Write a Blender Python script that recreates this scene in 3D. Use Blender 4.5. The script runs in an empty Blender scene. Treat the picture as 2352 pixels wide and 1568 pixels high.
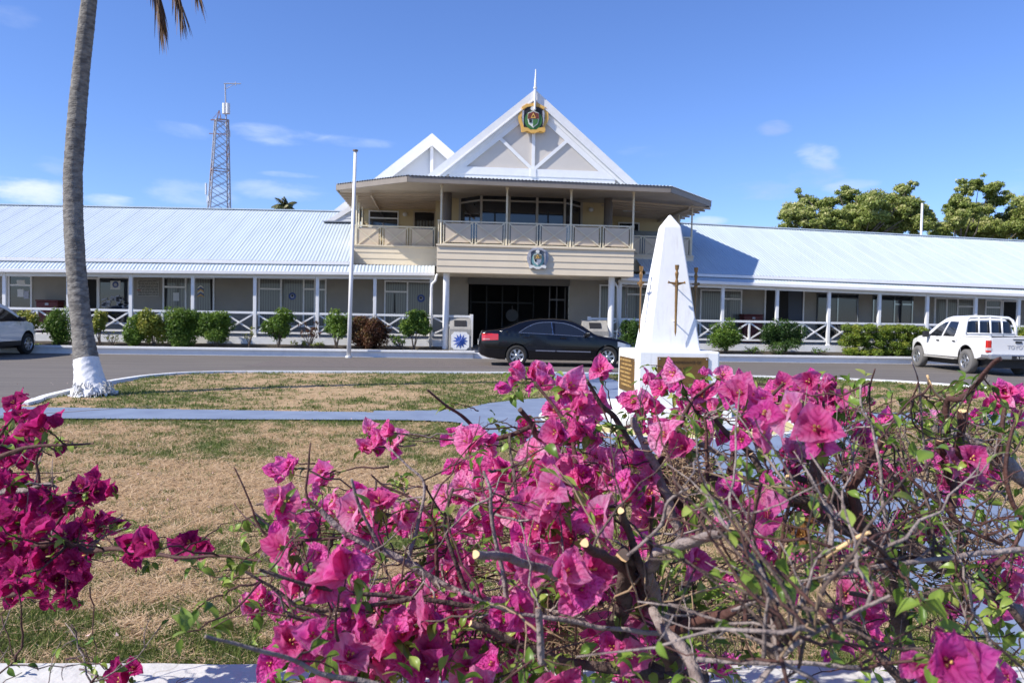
import bpy, math, random
import numpy as np
from mathutils import Vector, Matrix, noise as mnoise
R = math.radians
random.seed(7); rng = np.random.default_rng(11)
scene = bpy.context.scene
col = scene.collection

# ---------------------------------------------------------------- survey camera
# eye 1.52 m above the road; the photograph was used to survey the place, so a
# photograph coordinate (2351 px wide) can be turned into a point on a real plane.
H = 1.52; F = 1750.0; CX, CY = 1175.5, 784.0
yaw = math.atan(175 / F); pit = math.atan(58 / F); rol = 0.018
_f0 = Vector((math.sin(yaw), math.cos(yaw), 0)); _r0 = Vector((math.cos(yaw), -math.sin(yaw), 0))
fwd = _f0 * math.cos(pit) - Vector((0, 0, 1)) * math.sin(pit)
_u0 = _r0.cross(fwd)
rgt = _r0 * math.cos(rol) + _u0 * math.sin(rol)
upv = _u0 * math.cos(rol) - _r0 * math.sin(rol)
EYE = Vector((0, 0, H))
def ray(px, py):
    return fwd + rgt * ((px - CX) / F) - upv * ((py - CY) / F)
def at(px, py, Y):
    d = ray(px, py); return EYE + d * (Y / d.y)
def G(px, py, z=0.0):
    d = ray(px, py); return EYE + d * ((z - H) / d.z)
def atd(px, py, dep):
    return EYE + ray(px, py) * dep
def proj(p):
    v = Vector(p) - EYE; w = v.dot(fwd)
    return CX + F * v.dot(rgt) / w, CY - F * v.dot(upv) / w, w

cam = bpy.data.cameras.new('camera'); cam.lens = 36 * F / 2351.0; cam.sensor_width = 36
cam.clip_start = 0.05; cam.clip_end = 5000
camo = bpy.data.objects.new('camera', cam); col.objects.link(camo)
m = Matrix((rgt, upv, -fwd)).transposed().to_4x4(); m.translation = EYE
cam.dof.use_dof = True; cam.dof.focus_distance = 3.2; cam.dof.aperture_fstop = 10
camo.matrix_world = m; scene.camera = camo

# ---------------------------------------------------------------- materials
def lin(c):
    return tuple(((v / 255) / 12.92 if v <= 10 else ((v / 255 + .055) / 1.055) ** 2.4) for v in c) + (1,)
MATS = {}
def mat(name, color, rough=.6, var=.0, scale=8.0, bump=0.0, bscale=None, metal=0.0, spec=.5, color2=None,
        coat=0.0, trans=0.0, stretch=(1, 1, 1), coord='Object', fac=(.35, .7)):
    """principled material with a noise mix between two colours and a bump"""
    if name in MATS: return MATS[name]
    m = bpy.data.materials.new(name); m.use_nodes = True; MATS[name] = m
    nt = m.node_tree; N = nt.nodes; L = nt.links; b = N['Principled BSDF']
    c = color if len(color) == 4 else tuple(color) + (1,)
    b.inputs['Base Color'].default_value = c; b.inputs['Roughness'].default_value = rough
    b.inputs['Metallic'].default_value = metal; b.inputs['Specular IOR Level'].default_value = spec
    if coat: b.inputs['Coat Weight'].default_value = coat; b.inputs['Coat Roughness'].default_value = .04
    if color2 is not None or var or bump:
        tc = N.new('ShaderNodeTexCoord'); mp = N.new('ShaderNodeMapping'); mp.inputs['Scale'].default_value = stretch
        L.new(tc.outputs[coord], mp.inputs[0])
    if color2 is not None or var:
        nz = N.new('ShaderNodeTexNoise'); nz.inputs['Scale'].default_value = scale; nz.inputs['Detail'].default_value = 6
        nz.inputs['Roughness'].default_value = .6
        L.new(mp.outputs[0], nz.inputs['Vector'])
        rp = N.new('ShaderNodeMapRange'); rp.inputs[1].default_value = fac[0]; rp.inputs[2].default_value = fac[1]
        L.new(nz.outputs['Fac'], rp.inputs[0])
        mx = N.new('ShaderNodeMix'); mx.data_type = 'RGBA'
        if color2 is None: c2 = tuple(v * (1 - var) for v in c[:3]) + (1,)
        else: c2 = tuple(color2[:3]) + (1,)
        mx.inputs[6].default_value = c; mx.inputs[7].default_value = c2
        L.new(rp.outputs[0], mx.inputs[0]); L.new(mx.outputs[2], b.inputs['Base Color'])
    if bump:
        nb = N.new('ShaderNodeTexNoise'); nb.inputs['Scale'].default_value = bscale or scale * 4; nb.inputs['Detail'].default_value = 5
        L.new(mp.outputs[0], nb.inputs['Vector'])
        bp = N.new('ShaderNodeBump'); bp.inputs['Strength'].default_value = bump; bp.inputs['Distance'].default_value = .02
        L.new(nb.outputs['Fac'], bp.inputs['Height']); L.new(bp.outputs[0], b.inputs['Normal'])
    if trans:
        tr = N.new('ShaderNodeBsdfTranslucent'); ms = N.new('ShaderNodeMixShader'); ms.inputs[0].default_value = trans
        out = N['Material Output']
        if b.inputs['Base Color'].links: L.new(b.inputs['Base Color'].links[0].from_socket, tr.inputs['Color'])
        else: tr.inputs['Color'].default_value = c
        L.new(b.outputs[0], ms.inputs[1]); L.new(tr.outputs[0], ms.inputs[2]); L.new(ms.outputs[0], out.inputs[0])
    return m

def attr_color(m, attr, ramp):
    """drive the base colour of m by a point attribute through a colour ramp"""
    nt = m.node_tree; N = nt.nodes; L = nt.links; b = N['Principled BSDF']
    a = N.new('ShaderNodeAttribute'); a.attribute_name = attr
    r = N.new('ShaderNodeValToRGB'); r.color_ramp.elements.remove(r.color_ramp.elements[0])
    r.color_ramp.elements[0].position = ramp[0][0]; r.color_ramp.elements[0].color = ramp[0][1]
    for p, c in ramp[1:]:
        e = r.color_ramp.elements.new(p); e.color = c
    L.new(a.outputs['Fac'], r.inputs[0]); L.new(r.outputs[0], b.inputs['Base Color'])
    for n in N:
        if n.type == 'BSDF_TRANSLUCENT': L.new(r.outputs[0], n.inputs['Color'])
    return r

# ---------------------------------------------------------------- mesh builder
class MB:
    def __init__(s): s.v = []; s.f = []; s.mi = []; s.cur = 0
    def quad(s, a, b, c, d): s.poly([a, b, c, d])
    def poly(s, pts):
        n = len(s.v); s.v += [tuple(p) for p in pts]; s.f.append(tuple(range(n, n + len(pts)))); s.mi.append(s.cur)
    def add(s, vs, fs):
        n = len(s.v); s.v += [tuple(p) for p in vs]; s.f += [tuple(i + n for i in f) for f in fs]; s.mi += [s.cur] * len(fs)
    def box(s, c, d, rz=0.0, M=None):
        x, y, z = (v / 2 for v in d); c = Vector(c)
        vs = [Vector((sx * x, sy * y, sz * z)) for sx in (-1, 1) for sy in (-1, 1) for sz in (-1, 1)]
        if M is None: M = Matrix.Rotation(rz, 3, 'Z')
        s.add([M @ p + c for p in vs], [(0, 1, 3, 2), (4, 6, 7, 5), (0, 4, 5, 1), (2, 3, 7, 6), (0, 2, 6, 4), (1, 5, 7, 3)])
        return s
    def bx(s, x0, x1, y0, y1, z0, z1):
        return s.box(((x0 + x1) / 2, (y0 + y1) / 2, (z0 + z1) / 2), (x1 - x0, y1 - y0, z1 - z0))
    def bar(s, p, q, w, h, up=(0, 0, 1)):
        p = Vector(p); q = Vector(q); d = q - p; L = d.length
        if L < 1e-6: return s
        x = d / L; u = Vector(up); y = u.cross(x)
        if y.length < 1e-4: y = Vector((0, 1, 0)).cross(x)
        y.normalize(); z = x.cross(y)
        return s.box((p + q) / 2, (L, w, h), M=Matrix((x, y, z)).transposed())
    def tube(s, pts, rad, n=8, cap=True):
        pts = [Vector(p) for p in pts]
        if not hasattr(rad, '__len__'): rad = [rad] * len(pts)
        base = len(s.v); u = None; k = len(pts)
        for i, p in enumerate(pts):
            t = (pts[min(i + 1, k - 1)] - pts[max(i - 1, 0)])
            if t.length < 1e-9: t = Vector((0, 0, 1))
            t.normalize()
            if u is None:
                u = t.cross(Vector((0, 0, 1)));
                if u.length < 1e-3: u = t.cross(Vector((1, 0, 0)))
            u = u - t * u.dot(t)
            if u.length < 1e-6: u = t.orthogonal()
            u.normalize(); w = t.cross(u)
            for j in range(n):
                a = 2 * math.pi * j / n; s.v.append(tuple(p + (u * math.cos(a) + w * math.sin(a)) * rad[i]))
        for i in range(k - 1):
            for j in range(n):
                a = base + i * n + j; b = base + i * n + (j + 1) % n
                s.f.append((a, b, b + n, a + n)); s.mi.append(s.cur)
        if cap:
            s.f.append(tuple(base + j for j in range(n))[::-1]); s.mi.append(s.cur)
            s.f.append(tuple(base + (k - 1) * n + j for j in range(n))); s.mi.append(s.cur)
        return s
    def cyl(s, c, r, z0, z1, n=16): return s.tube([(c[0], c[1], z0), (c[0], c[1], z1)], r, n)
    def prism(s, pts, off):
        """closed slab: polygon pts pushed by vector off"""
        n = len(pts); off = Vector(off); A = [Vector(p) for p in pts]; B = [p + off for p in A]
        s.add(A + B, [tuple(range(n))[::-1], tuple(range(n, 2 * n))] + [(i, (i + 1) % n, (i + 1) % n + n, i + n) for i in range(n)])
        return s
    def lathe(s, prof, c=(0, 0, 0), axis='Z', n=24):
        """prof: (r, h) list"""
        c = Vector(c); vs = []
        for r, h in prof:
            for j in range(n):
                a = 2 * math.pi * j / n; p = (r * math.cos(a), r * math.sin(a), h)
                if axis == 'Y': p = (p[0], p[2], p[1])
                if axis == 'X': p = (p[2], p[0], p[1])
                vs.append(c + Vector(p))
        fs = [(i * n + j, i * n + (j + 1) % n, (i + 1) * n + (j + 1) % n, (i + 1) * n + j) for i in range(len(prof) - 1) for j in range(n)]
        s.add(vs, fs); return s
    def build(s, name, mats, parent=None, smooth=False, bevel=0.0, subd=0):
        me = bpy.data.meshes.new(name); me.from_pydata(s.v, [], s.f); me.update()
        if not isinstance(mats, (list, tuple)): mats = [mats]
        for m in mats: me.materials.append(m)
        if len(mats) > 1: me.polygons.foreach_set('material_index', s.mi)
        if smooth: me.polygons.foreach_set('use_smooth', [True] * len(me.polygons))
        o = bpy.data.objects.new(name, me); col.objects.link(o)
        if parent:
            o.parent = parent; o.matrix_parent_inverse = parent.matrix_basis.inverted()
        if bevel:
            b = o.modifiers.new('bevel', 'BEVEL'); b.width = bevel; b.segments = 2; b.limit_method = 'ANGLE'; b.angle_limit = R(40)
        if subd:
            b = o.modifiers.new('sub', 'SUBSURF'); b.levels = subd; b.render_levels = subd
        return o

def npmesh(name, V, Fc, mats, parent=None, attr=None, smooth=False, mi=None):
    """fast mesh from numpy arrays; Fc (n,3) or (n,4); attr = dict name -> per-vertex float"""
    me = bpy.data.meshes.new(name); V = np.asarray(V, np.float32); Fc = np.asarray(Fc, np.int32)
    k = Fc.shape[1]
    me.vertices.add(len(V)); me.vertices.foreach_set('co', V.ravel())
    me.loops.add(Fc.size); me.loops.foreach_set('vertex_index', Fc.ravel())
    me.polygons.add(len(Fc)); me.polygons.foreach_set('loop_start', np.arange(0, Fc.size, k, dtype=np.int32))
    me.polygons.foreach_set('loop_total', np.full(len(Fc), k, np.int32))
    if not isinstance(mats, (list, tuple)): mats = [mats]
    for m in mats: me.materials.append(m)
    if mi is not None: me.polygons.foreach_set('material_index', np.asarray(mi, np.int32))
    if smooth: me.polygons.foreach_set('use_smooth', np.ones(len(Fc), bool))
    me.update(calc_edges=True); me.validate()
    if attr:
        for n, a in attr.items():
            at_ = me.attributes.new(n, 'FLOAT', 'POINT'); at_.data.foreach_set('value', np.asarray(a, np.float32))
    o = bpy.data.objects.new(name, me); col.objects.link(o)
    if parent:
        o.parent = parent; o.matrix_parent_inverse = parent.matrix_basis.inverted()
    return o

def tag(o, label=None, cat=None, group=None, kind=None):
    if label: o['label'] = label
    if cat: o['category'] = cat
    if group: o['group'] = group
    if kind: o['kind'] = kind
    return o
def thing(name, loc, label, cat, group=None, rz=0.0):
    o = bpy.data.objects.new(name, None); col.objects.link(o); o.location = Vector(loc); o.rotation_euler = (0, 0, rz)
    o.empty_display_size = .2
    bpy.context.view_layer.update() if False else None
    return tag(o, label, cat, group)
def txt(s, size, ext=.004, bold=False):
    """text turned into mesh data lying in XZ (facing -Y), centred"""
    cu = bpy.data.curves.new('t', 'FONT'); cu.body = s; cu.size = size; cu.extrude = ext; cu.align_x = 'CENTER'; cu.align_y = 'CENTER'
    if bold: cu.offset = size * .02
    o = bpy.data.objects.new('t', cu); col.objects.link(o)
    dg = bpy.context.evaluated_depsgraph_get(); me = bpy.data.meshes.new_from_object(o.evaluated_get(dg))
    vs = [Vector((v.co.x, -v.co.z, v.co.y)) for v in me.vertices]; fs = [tuple(p.vertices) for p in me.polygons]
    bpy.data.objects.remove(o); bpy.data.meshes.remove(me); bpy.data.curves.remove(cu)
    return vs, fs

def vnoise(x, y, s, seed=0):
    """smooth value noise, numpy"""
    g = np.random.default_rng(seed).random((64, 64)); x = np.asarray(x) * s; y = np.asarray(y) * s
    xi = np.floor(x).astype(int); yi = np.floor(y).astype(int); fx = x - xi; fy = y - yi
    fx = fx * fx * (3 - 2 * fx); fy = fy * fy * (3 - 2 * fy)
    a = g[xi % 64, yi % 64]; b = g[(xi + 1) % 64, yi % 64]; c = g[xi % 64, (yi + 1) % 64]; d = g[(xi + 1) % 64, (yi + 1) % 64]
    return (a * (1 - fx) + b * fx) * (1 - fy) + (c * (1 - fx) + d * fx) * fy

# ---------------------------------------------------------------- light
SUN = Vector((-1.0, -0.36, 0.92)).normalized()      # towards the sun: left, a little behind the camera
elev = math.asin(SUN.z); azi = math.atan2(SUN.x, SUN.y)
sl = bpy.data.lights.new('sun', 'SUN'); sl.energy = 4.9; sl.angle = R(.53); sl.color = (1, .94, .85)
so = bpy.data.objects.new('sun', sl); col.objects.link(so)
so.rotation_euler = (-SUN).to_track_quat('-Z', 'Y').to_euler()
w = bpy.data.worlds.new('World'); scene.world = w; w.use_nodes = True
N = w.node_tree.nodes; L = w.node_tree.links; bg = N['Background']
sky = N.new('ShaderNodeTexSky'); sky.sky_type = 'NISHITA'; sky.sun_disc = False
sky.sun_elevation = elev; sky.sun_rotation = azi; sky.air_density = 1.0; sky.dust_density = .1; sky.ozone_density = 3.0
tint = N.new('ShaderNodeMix'); tint.data_type = 'RGBA'; tint.blend_type = 'MULTIPLY'; tint.inputs[0].default_value = 1
tint.inputs[7].default_value = SKYTINT = (.60, .72, 1.06, 1)
L.new(sky.outputs[0], tint.inputs[6])
tc = N.new('ShaderNodeTexCoord')
nz = N.new('ShaderNodeTexNoise'); nz.inputs['Scale'].default_value = 13; nz.inputs['Detail'].default_value = 7; nz.inputs['Roughness'].default_value = .55
nz.inputs['Distortion'].default_value = .25
cmp_ = N.new('ShaderNodeMapping'); cmp_.inputs['Scale'].default_value = (1, 1, 3.2)
L.new(tc.outputs['Generated'], cmp_.inputs[0]); L.new(cmp_.outputs[0], nz.inputs['Vector'])
prev = tint.outputs[2]
# cumulus wisps: (photo direction, half width, half height, threshold, strength, colour)
CL = [((60, 438), 110, 34, .42, .95, (5.6, 6.0, 6.9)), ((255, 462), 70, 22, .45, .85, (5.6, 6.0, 6.9)), ((640, 312), 130, 30, .47, .62, (4.6, 5.3, 6.9)),
      ((400, 300), 110, 26, .50, .42, (4.6, 5.3, 6.9)), ((800, 326), 140, 17, .50, .42, (4.6, 5.3, 6.9)), ((650, 436), 150, 30, .46, .55, (4.8, 5.4, 6.9)),
      ((430, 445), 130, 40, .48, .42, (4.8, 5.4, 6.9)), ((660, 402), 90, 9, .44, .45, (4.8, 5.4, 6.9)), ((120, 380), 60, 25, .5, .35, (4.4, 4.9, 6.2)),
      ((1872, 358), 56, 42, .45, .7, (5.0, 5.4, 6.2)), ((1868, 405), 75, 34, .46, .5, (3.4, 3.9, 5.5)), ((1740, 438), 130, 28, .46, .5, (3.4, 3.8, 5.4)),
      ((1775, 296), 50, 20, .44, .5, (3.4, 3.8, 5.4)), ((1625, 508), 50, 16, .42, .7, (5.0, 5.4, 6.6)), ((2330, 440), 60, 50, .46, .4, (4.2, 4.7, 6.0)), ((1960, 430), 80, 20, .46, .5, (4.4, 4.9, 6.2)),
      ((30, 40), 60, 30, .5, .25, (4, 4.5, 6)), ((1490, 350), 90, 22, .5, .25, (4.2, 4.8, 6.4))]
def math_(op, a, b=None):
    n = N.new('ShaderNodeMath'); n.operation = op
    for i, v in enumerate((a, b)):
        if v is None: continue
        if isinstance(v, (int, float)): n.inputs[i].default_value = v
        else: L.new(v, n.inputs[i])
    return n.outputs[0]
for (px, py), hw, hh, th, st, cc in CL:
    d = ray(px, py).normalized(); sx = Vector((d.y, -d.x, 0)).normalized(); sz = sx.cross(d)
    def dot(vec):
        n = N.new('ShaderNodeVectorMath'); n.operation = 'DOT_PRODUCT'; L.new(tc.outputs['Generated'], n.inputs[0]); n.inputs[1].default_value = vec
        return n.outputs['Value']
    ax = math_('MULTIPLY', dot(sx), F / hw); az = math_('MULTIPLY', dot(sz), F / hh)
    r2 = math_('ADD', math_('MULTIPLY', ax, ax), math_('MULTIPLY', az, az))
    front = math_('GREATER_THAN', dot(d), 0)
    fall = N.new('ShaderNodeMapRange'); fall.interpolation_type = 'SMOOTHSTEP'; L.new(r2, fall.inputs[0])
    fall.inputs[1].default_value = 1.25; fall.inputs[2].default_value = 0; fall.inputs[3].default_value = 0; fall.inputs[4].default_value = 1
    den = math_('ADD', nz.outputs['Fac'], math_('MULTIPLY', math_('SUBTRACT', fall.outputs[0], 1), .38))
    mr = N.new('ShaderNodeMapRange'); mr.interpolation_type = 'SMOOTHSTEP'; L.new(den, mr.inputs[0]); mr.inputs[1].default_value = th - .14; mr.inputs[2].default_value = th + .28
    mr.inputs[4].default_value = st * .8
    k = math_('MULTIPLY', math_('MULTIPLY', mr.outputs[0], front), math_('MINIMUM', math_('MULTIPLY', fall.outputs[0], 3), 1))
    mx = N.new('ShaderNodeMix'); mx.data_type = 'RGBA'; L.new(k, mx.inputs[0]); L.new(prev, mx.inputs[6])
    mx.inputs[7].default_value = tuple(v * CLOUDK for v in cc) + (1,) if 'CLOUDK' in globals() else tuple(cc) + (1,)
    prev = mx.outputs[2]
L.new(prev, bg.inputs['Color']); bg.inputs['Strength'].default_value = .138
scene.view_settings.view_transform = 'Standard'; scene.view_settings.look = 'None'; scene.view_settings.gamma = 1
scene.view_settings.exposure = 0.42
scene.render.film_transparent = False
try:
    scene.cycles.use_denoising = True; scene.cycles.max_bounces = 8; scene.cycles.transparent_max_bounces = 8
except Exception: pass
# ================================================================ GROUND
M_asph = mat('asphalt', (.165, .145, .125), .9, scale=1.3, color2=(.118, .105, .093), bump=.35, bscale=60, stretch=(.22, 1.8, 1))
M_soil = mat('dry_soil', (.20, .14, .09), .95, color2=(.12, .085, .055), scale=3, bump=.4, bscale=25)
M_white = mat('white_masonry', (.80, .80, .79), .75, color2=(.66, .67, .69), scale=3.5, bump=.15, bscale=30, fac=(.5, .8))
M_path = mat('blue_path_paint', (.215, .268, .365), .75, color2=(.16, .20, .29), scale=2.6, bump=.12, bscale=20, fac=(.35, .72))
M_yel = mat('yellow_path_paint', (.68, .60, .25), .7, color2=(.55, .47, .22), scale=6)

g = MB(); g.quad((-900, -60, -.06), (900, -60, -.06), (900, 1500, -.06), (-900, 1500, -.06))
tag(g.build('ground', M_soil), kind='structure')
rd = MB(); rd.quad((-45, -4, 0), (50, -4, 0), (50, 27.2, 0), (-45, 27.2, 0)); tag(rd.build('road', M_asph), kind='structure')
# pinkish block paving band in front of the entrance
M_pave = mat('block_paving', (.20, .165, .145), .9, scale=20, color2=(.15, .13, .115), bump=.3, bscale=40)
nt = M_pave.node_tree; bk = nt.nodes.new('ShaderNodeTexBrick'); bk.inputs['Scale'].default_value = 4.5
bk.inputs['Color1'].default_value = (.19, .155, .135, 1); bk.inputs['Color2'].default_value = (.14, .12, .11, 1); bk.inputs['Mortar'].default_value = (.09, .08, .075, 1); bk.inputs['Mortar Size'].default_value = .03
tcb = nt.nodes.new('ShaderNodeTexCoord'); nt.links.new(tcb.outputs['Object'], bk.inputs['Vector']); nt.links.new(bk.outputs[0], nt.nodes['Principled BSDF'].inputs['Base Color'])
pv = MB(); pts = [G(640, 823), G(1120, 829), G(1170, 846), G(560, 842)]
pv.poly([(p.x, p.y, .004) for p in pts]); tag(pv.build('pavement', M_pave), kind='structure')

def gz(px, py): p = G(px, py); return (p.x, p.y)
# island outline (far kerb) and blue path
far_k = [gz(*p) for p in ((84, 929), (106, 920), (170, 904), (240, 886), (330, 871), (430, 862.5), (560, 860), (760, 860.5), (1170, 862), (1450, 864.5), (1771, 871), (2060, 881), (2351, 904), (2600, 935))]
OBC = Vector(G(1520, 962)).xy   # centre of the monument on the ground
OBX, OBY = 3.32, 10.72
PY = .055
def pathL(x): return 11.80 - (x + 7.0) * .075      # far edge of the blue path
def pathN(x): return 10.48 + 0 * x                 # near edge
isl = MB(); ring = list(far_k)
right_end = (far_k[-1][0], 9.9)
isl.poly([(x, y, PY) for x, y in ([(far_k[0][0], far_k[0][1])] + [(x, y) for x, y in far_k[1:]] + [(far_k[-1][0], 9.5), (far_k[0][0] + .3, 9.5)])][::-1])
# lawn sheet for the island with colour attribute made below
def lawn_sheet(name, x0, x1, y0, y1, step, inside, z, greenf):
    xs = np.arange(x0, x1 + step, step); ys = np.arange(y0, y1 + step, step)
    X, Y = np.meshgrid(xs, ys); ok = inside(X, Y)
    g = greenf(X, Y); V = np.stack([X.ravel(), Y.ravel(), z + .012 * vnoise(X.ravel(), Y.ravel(), 3.0, 5)], 1)
    nx = len(xs); f = []
    o2 = ok[:-1, :-1] & ok[1:, :-1] & ok[:-1, 1:] & ok[1:, 1:]
    ii, jj = np.nonzero(o2); a = ii * nx + jj
    Fc = np.stack([a, a + 1, a + nx + 1, a + nx], 1)
    return npmesh(name, V, Fc, M_lawn, attr={'green': g.ravel()}, smooth=True)
M_lawn = mat('lawn_soil_and_thatch', (.3, .22, .12), .95, bump=.8, bscale=38)
r_ = attr_color(M_lawn, 'green', [(0.0, (.46, .32, .18, 1)), (.3, (.34, .235, .12, 1)), (.55, (.20, .165, .065, 1)), (1.0, (.10, .12, .03, 1))])
nt = M_lawn.node_tree; n1 = nt.nodes.new('ShaderNodeTexNoise'); n1.inputs['Scale'].default_value = 9; n1.inputs['Detail'].default_value = 8; n1.inputs['Roughness'].default_value = .75
tcn = nt.nodes.new('ShaderNodeTexCoord'); nt.links.new(tcn.outputs['Object'], n1.inputs['Vector'])
mr = nt.nodes.new('ShaderNodeMapRange'); mr.inputs[1].default_value = .3; mr.inputs[2].default_value = .7; mr.inputs[3].default_value = -.35; mr.inputs[4].default_value = .35
nt.links.new(n1.outputs['Fac'], mr.inputs[0]); ad = nt.nodes.new('ShaderNodeMath'); ad.operation = 'ADD'; ad.use_clamp = True
at_n = [n for n in nt.nodes if n.type == 'ATTRIBUTE'][0]; nt.links.new(at_n.outputs['Fac'], ad.inputs[0]); nt.links.new(mr.outputs[0], ad.inputs[1]); nt.links.new(ad.outputs[0], r_.inputs[0])

# path shapes: a band from the left, a disc round the monument, a walk toward the viewer, a walk to the building
DR = 3.0
DXC, DYC = 3.25, 10.75
def in_path(X, Y, pad=0.0):
    band = (Y < pathL(X) + pad) & (Y > pathN(X) - pad) & (X < DXC)
    disc = (X - DXC) ** 2 + (Y - DYC) ** 2 < (DR + pad) ** 2
    near = (np.abs(X - 3.55) < 1.0 + pad) & (Y < DYC) & (Y > 2.5)
    back = (np.abs(X - 3.35) < .85 + pad) & (Y > DYC)
    bandr = (X > DXC) & (Y < 11.6 + pad) & (Y > 10.2 - pad)
    fil = (X > -.9) & (X < 1.0) & (np.abs(Y - 11.0) < .5 + .55 * np.clip((X + .9) / 1.9, 0, 1) ** 2 + pad)
    return band | disc | near | back | bandr | fil
fkx = np.array([p[0] for p in far_k]); fky = np.array([p[1] for p in far_k])
def far_y(X): return np.interp(X, fkx, fky, left=-1, right=-1)
def green_i(X, Y):
    n = .5 * vnoise(X + 50, Y, .55, 2) + .3 * vnoise(X, Y + 9, 1.6, 3) + .2 * vnoise(X, Y, 5, 4)
    e = np.exp(-np.abs(Y - far_y(X)) / .8) * .3
    f = .6 * vnoise(X + 7, Y, 6, 25) + .4 * vnoise(X, Y + 3, 13, 26)
    return np.clip((n - .42) * 1.5 + .34 + e + (f - .5) * 1.5, 0, 1)
def green_n(X, Y):
    n = .4 * vnoise(X + 31, Y, .45, 12) + .35 * vnoise(X, Y + 19, 1.5, 13) + .25 * vnoise(X, Y, 5, 14)
    edge = np.exp(-np.clip(pathN(X) - Y, 0, 9) / .38) * 1.1
    d = np.sqrt((X - DXC) ** 2 + (Y - DYC) ** 2) - DR; edge2 = np.exp(-np.clip(d, 0, 9) / .9) * .7
    mid = np.exp(-((Y - 4.9) / .9) ** 2) * .24 + np.exp(-((Y - 3.0) / .75) ** 2) * .5
    f = .6 * vnoise(X + 7, Y * 1.6, 7, 15) + .4 * vnoise(X, Y * 1.6 + 3, 15, 16)
    return np.clip((n - .5) * 2.1 + .19 + np.maximum(edge, edge2) + mid + np.clip(f - .5, -.1, 1) * 2.0, 0, 1)
lawn_far = lawn_sheet('lawn_soil', far_k[0][0], 14.5, 10.3, 20.6, .12,
    lambda X, Y: (Y < far_y(X) - .02) & (Y > np.minimum(pathL(X), 12.5) - .1), PY - .01, green_i)
tag(lawn_far, kind='structure')
lawn_near = lawn_sheet('lawn_soil', -11.5, 13, 2.0, 10.7, .1, lambda X, Y: (Y < pathN(X) + .1) & (Y > -50), PY - .01, green_n)
tag(lawn_near, kind='structure')
# painted path as a fine grid cut out by in_path
def grid_shape(name, inside, z, m, step=.05, box=(-12, 13, 2.4, 20.3)):
    xs = np.arange(box[0], box[1], step); ys = np.arange(box[2], box[3], step); X, Y = np.meshgrid(xs, ys)
    ok = inside(X, Y); o2 = ok[:-1, :-1] & ok[1:, :-1] & ok[:-1, 1:] & ok[1:, 1:]
    ii, jj = np.nonzero(o2); nx = len(xs); a = ii * nx + jj
    Fc = np.stack([a, a + 1, a + nx + 1, a + nx], 1); used, inv = np.unique(Fc, return_inverse=True)
    V = np.stack([X.ravel(), Y.ravel(), np.full(X.size, z)], 1)[used]
    return npmesh(name, V, inv.reshape(-1, 4), m)
tag(grid_shape('path', lambda X, Y: in_path(X, Y) & (Y < far_y(X) - .05) | (in_path(X, Y) & (Y < 9)), .075, M_path), kind='structure')
# faded pale yellow ring with white edge painted round the monument
def ringband(name, r0, r1, z, m, n=72):
    b = MB()
    for i in range(n):
        a0, a1 = 2 * math.pi * i / n, 2 * math.pi * (i + 1) / n
        b.quad(*[(OBX + r * math.cos(a), OBY + r * math.sin(a), z) for r, a in ((r0, a0), (r1, a0), (r1, a1), (r0, a1))])
    return tag(b.build(name, m), kind='structure')
ringband('path_marking', 1.25, 1.75, .079, M_yel); ringband('path_marking', 1.75, 1.83, .079, M_white)
# kerb round the island
kb = MB()
pp = [Vector((x, y, 0)) for x, y in far_k]
fine = []
for i in range(len(pp) - 1):
    for t in np.linspace(0, 1, 7)[:-1]:
        fine.append(pp[i].lerp(pp[i + 1], t))
fine.append(pp[-1])
for _ in range(3):
    fine = [fine[0]] + [(fine[i - 1] + fine[i] * 2 + fine[i + 1]) / 4 for i in range(1, len(fine) - 1)] + [fine[-1]]
for a, b_ in zip(fine[:-1], fine[1:]):
    kb.bar((a.x, a.y, .045), (b_.x, b_.y, .045), .13, .10)
a = fine[0]; kb.bar((a.x, a.y + .02, .045), (a.x + .05, a.y - .55, .045), .2, .11)
tag(kb.build('kerb', M_white), kind='structure')
# small kerb left of the near lawn end
# grass blades -------------------------------------------------------------
def blades(name, n, xr, yr, inside, green, z, hmin, hmax, wid, want_green, m, neardens=1.6, seed=1):
    r = np.random.default_rng(seed)
    Y = yr[0] + (yr[1] - yr[0]) * r.random(n) ** neardens; half = .70 * Y + .8
    X = np.where(True, .1 * Y + (r.random(n) * 2 - 1) * half, 0); X = np.clip(X, xr[0], xr[1])
    g = green(X, Y); p = (g if want_green else 1 - g); keep = inside(X, Y) & (r.random(n) < np.clip(p * (1.15 if want_green else .9), 0, 1) ** (1.7 if want_green else 1))
    X, Y = X[keep], Y[keep]; k = len(X)
    h = hmin + (hmax - hmin) * r.random(k); a = r.random(k) * 2 * np.pi; lean = (r.random(k) * .9 + (.15 if want_green else .9)); b = r.random(k) * 2 * np.pi
    w = wid * (.6 + .8 * r.random(k)) * (1 + Y / 12)
    dx, dy = np.cos(a) * w, np.sin(a) * w
    tx, ty = X + np.cos(b) * h * lean, Y + np.sin(b) * h * lean
    V = np.zeros((k, 3, 3)); V[:, 0] = np.stack([X - dx, Y - dy, np.full(k, z)], 1); V[:, 1] = np.stack([X + dx, Y + dy, np.full(k, z)], 1)
    V[:, 2] = np.stack([tx, ty, z + h * (1 if want_green else .35)], 1)
    c = np.repeat(np.clip(r.normal(.5, .22, k), 0, 1), 3)
    return npmesh(name, V.reshape(-1, 3), np.arange(k * 3).reshape(-1, 3), m, attr={'tone': c})
M_gr = mat('green_grass', (.1, .16, .03), .6, trans=.35, spec=.3); attr_color(M_gr, 'tone', [(0, (.06, .10, .02, 1)), (.5, (.125, .17, .035, 1)), (1, (.27, .28, .08, 1))])
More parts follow.
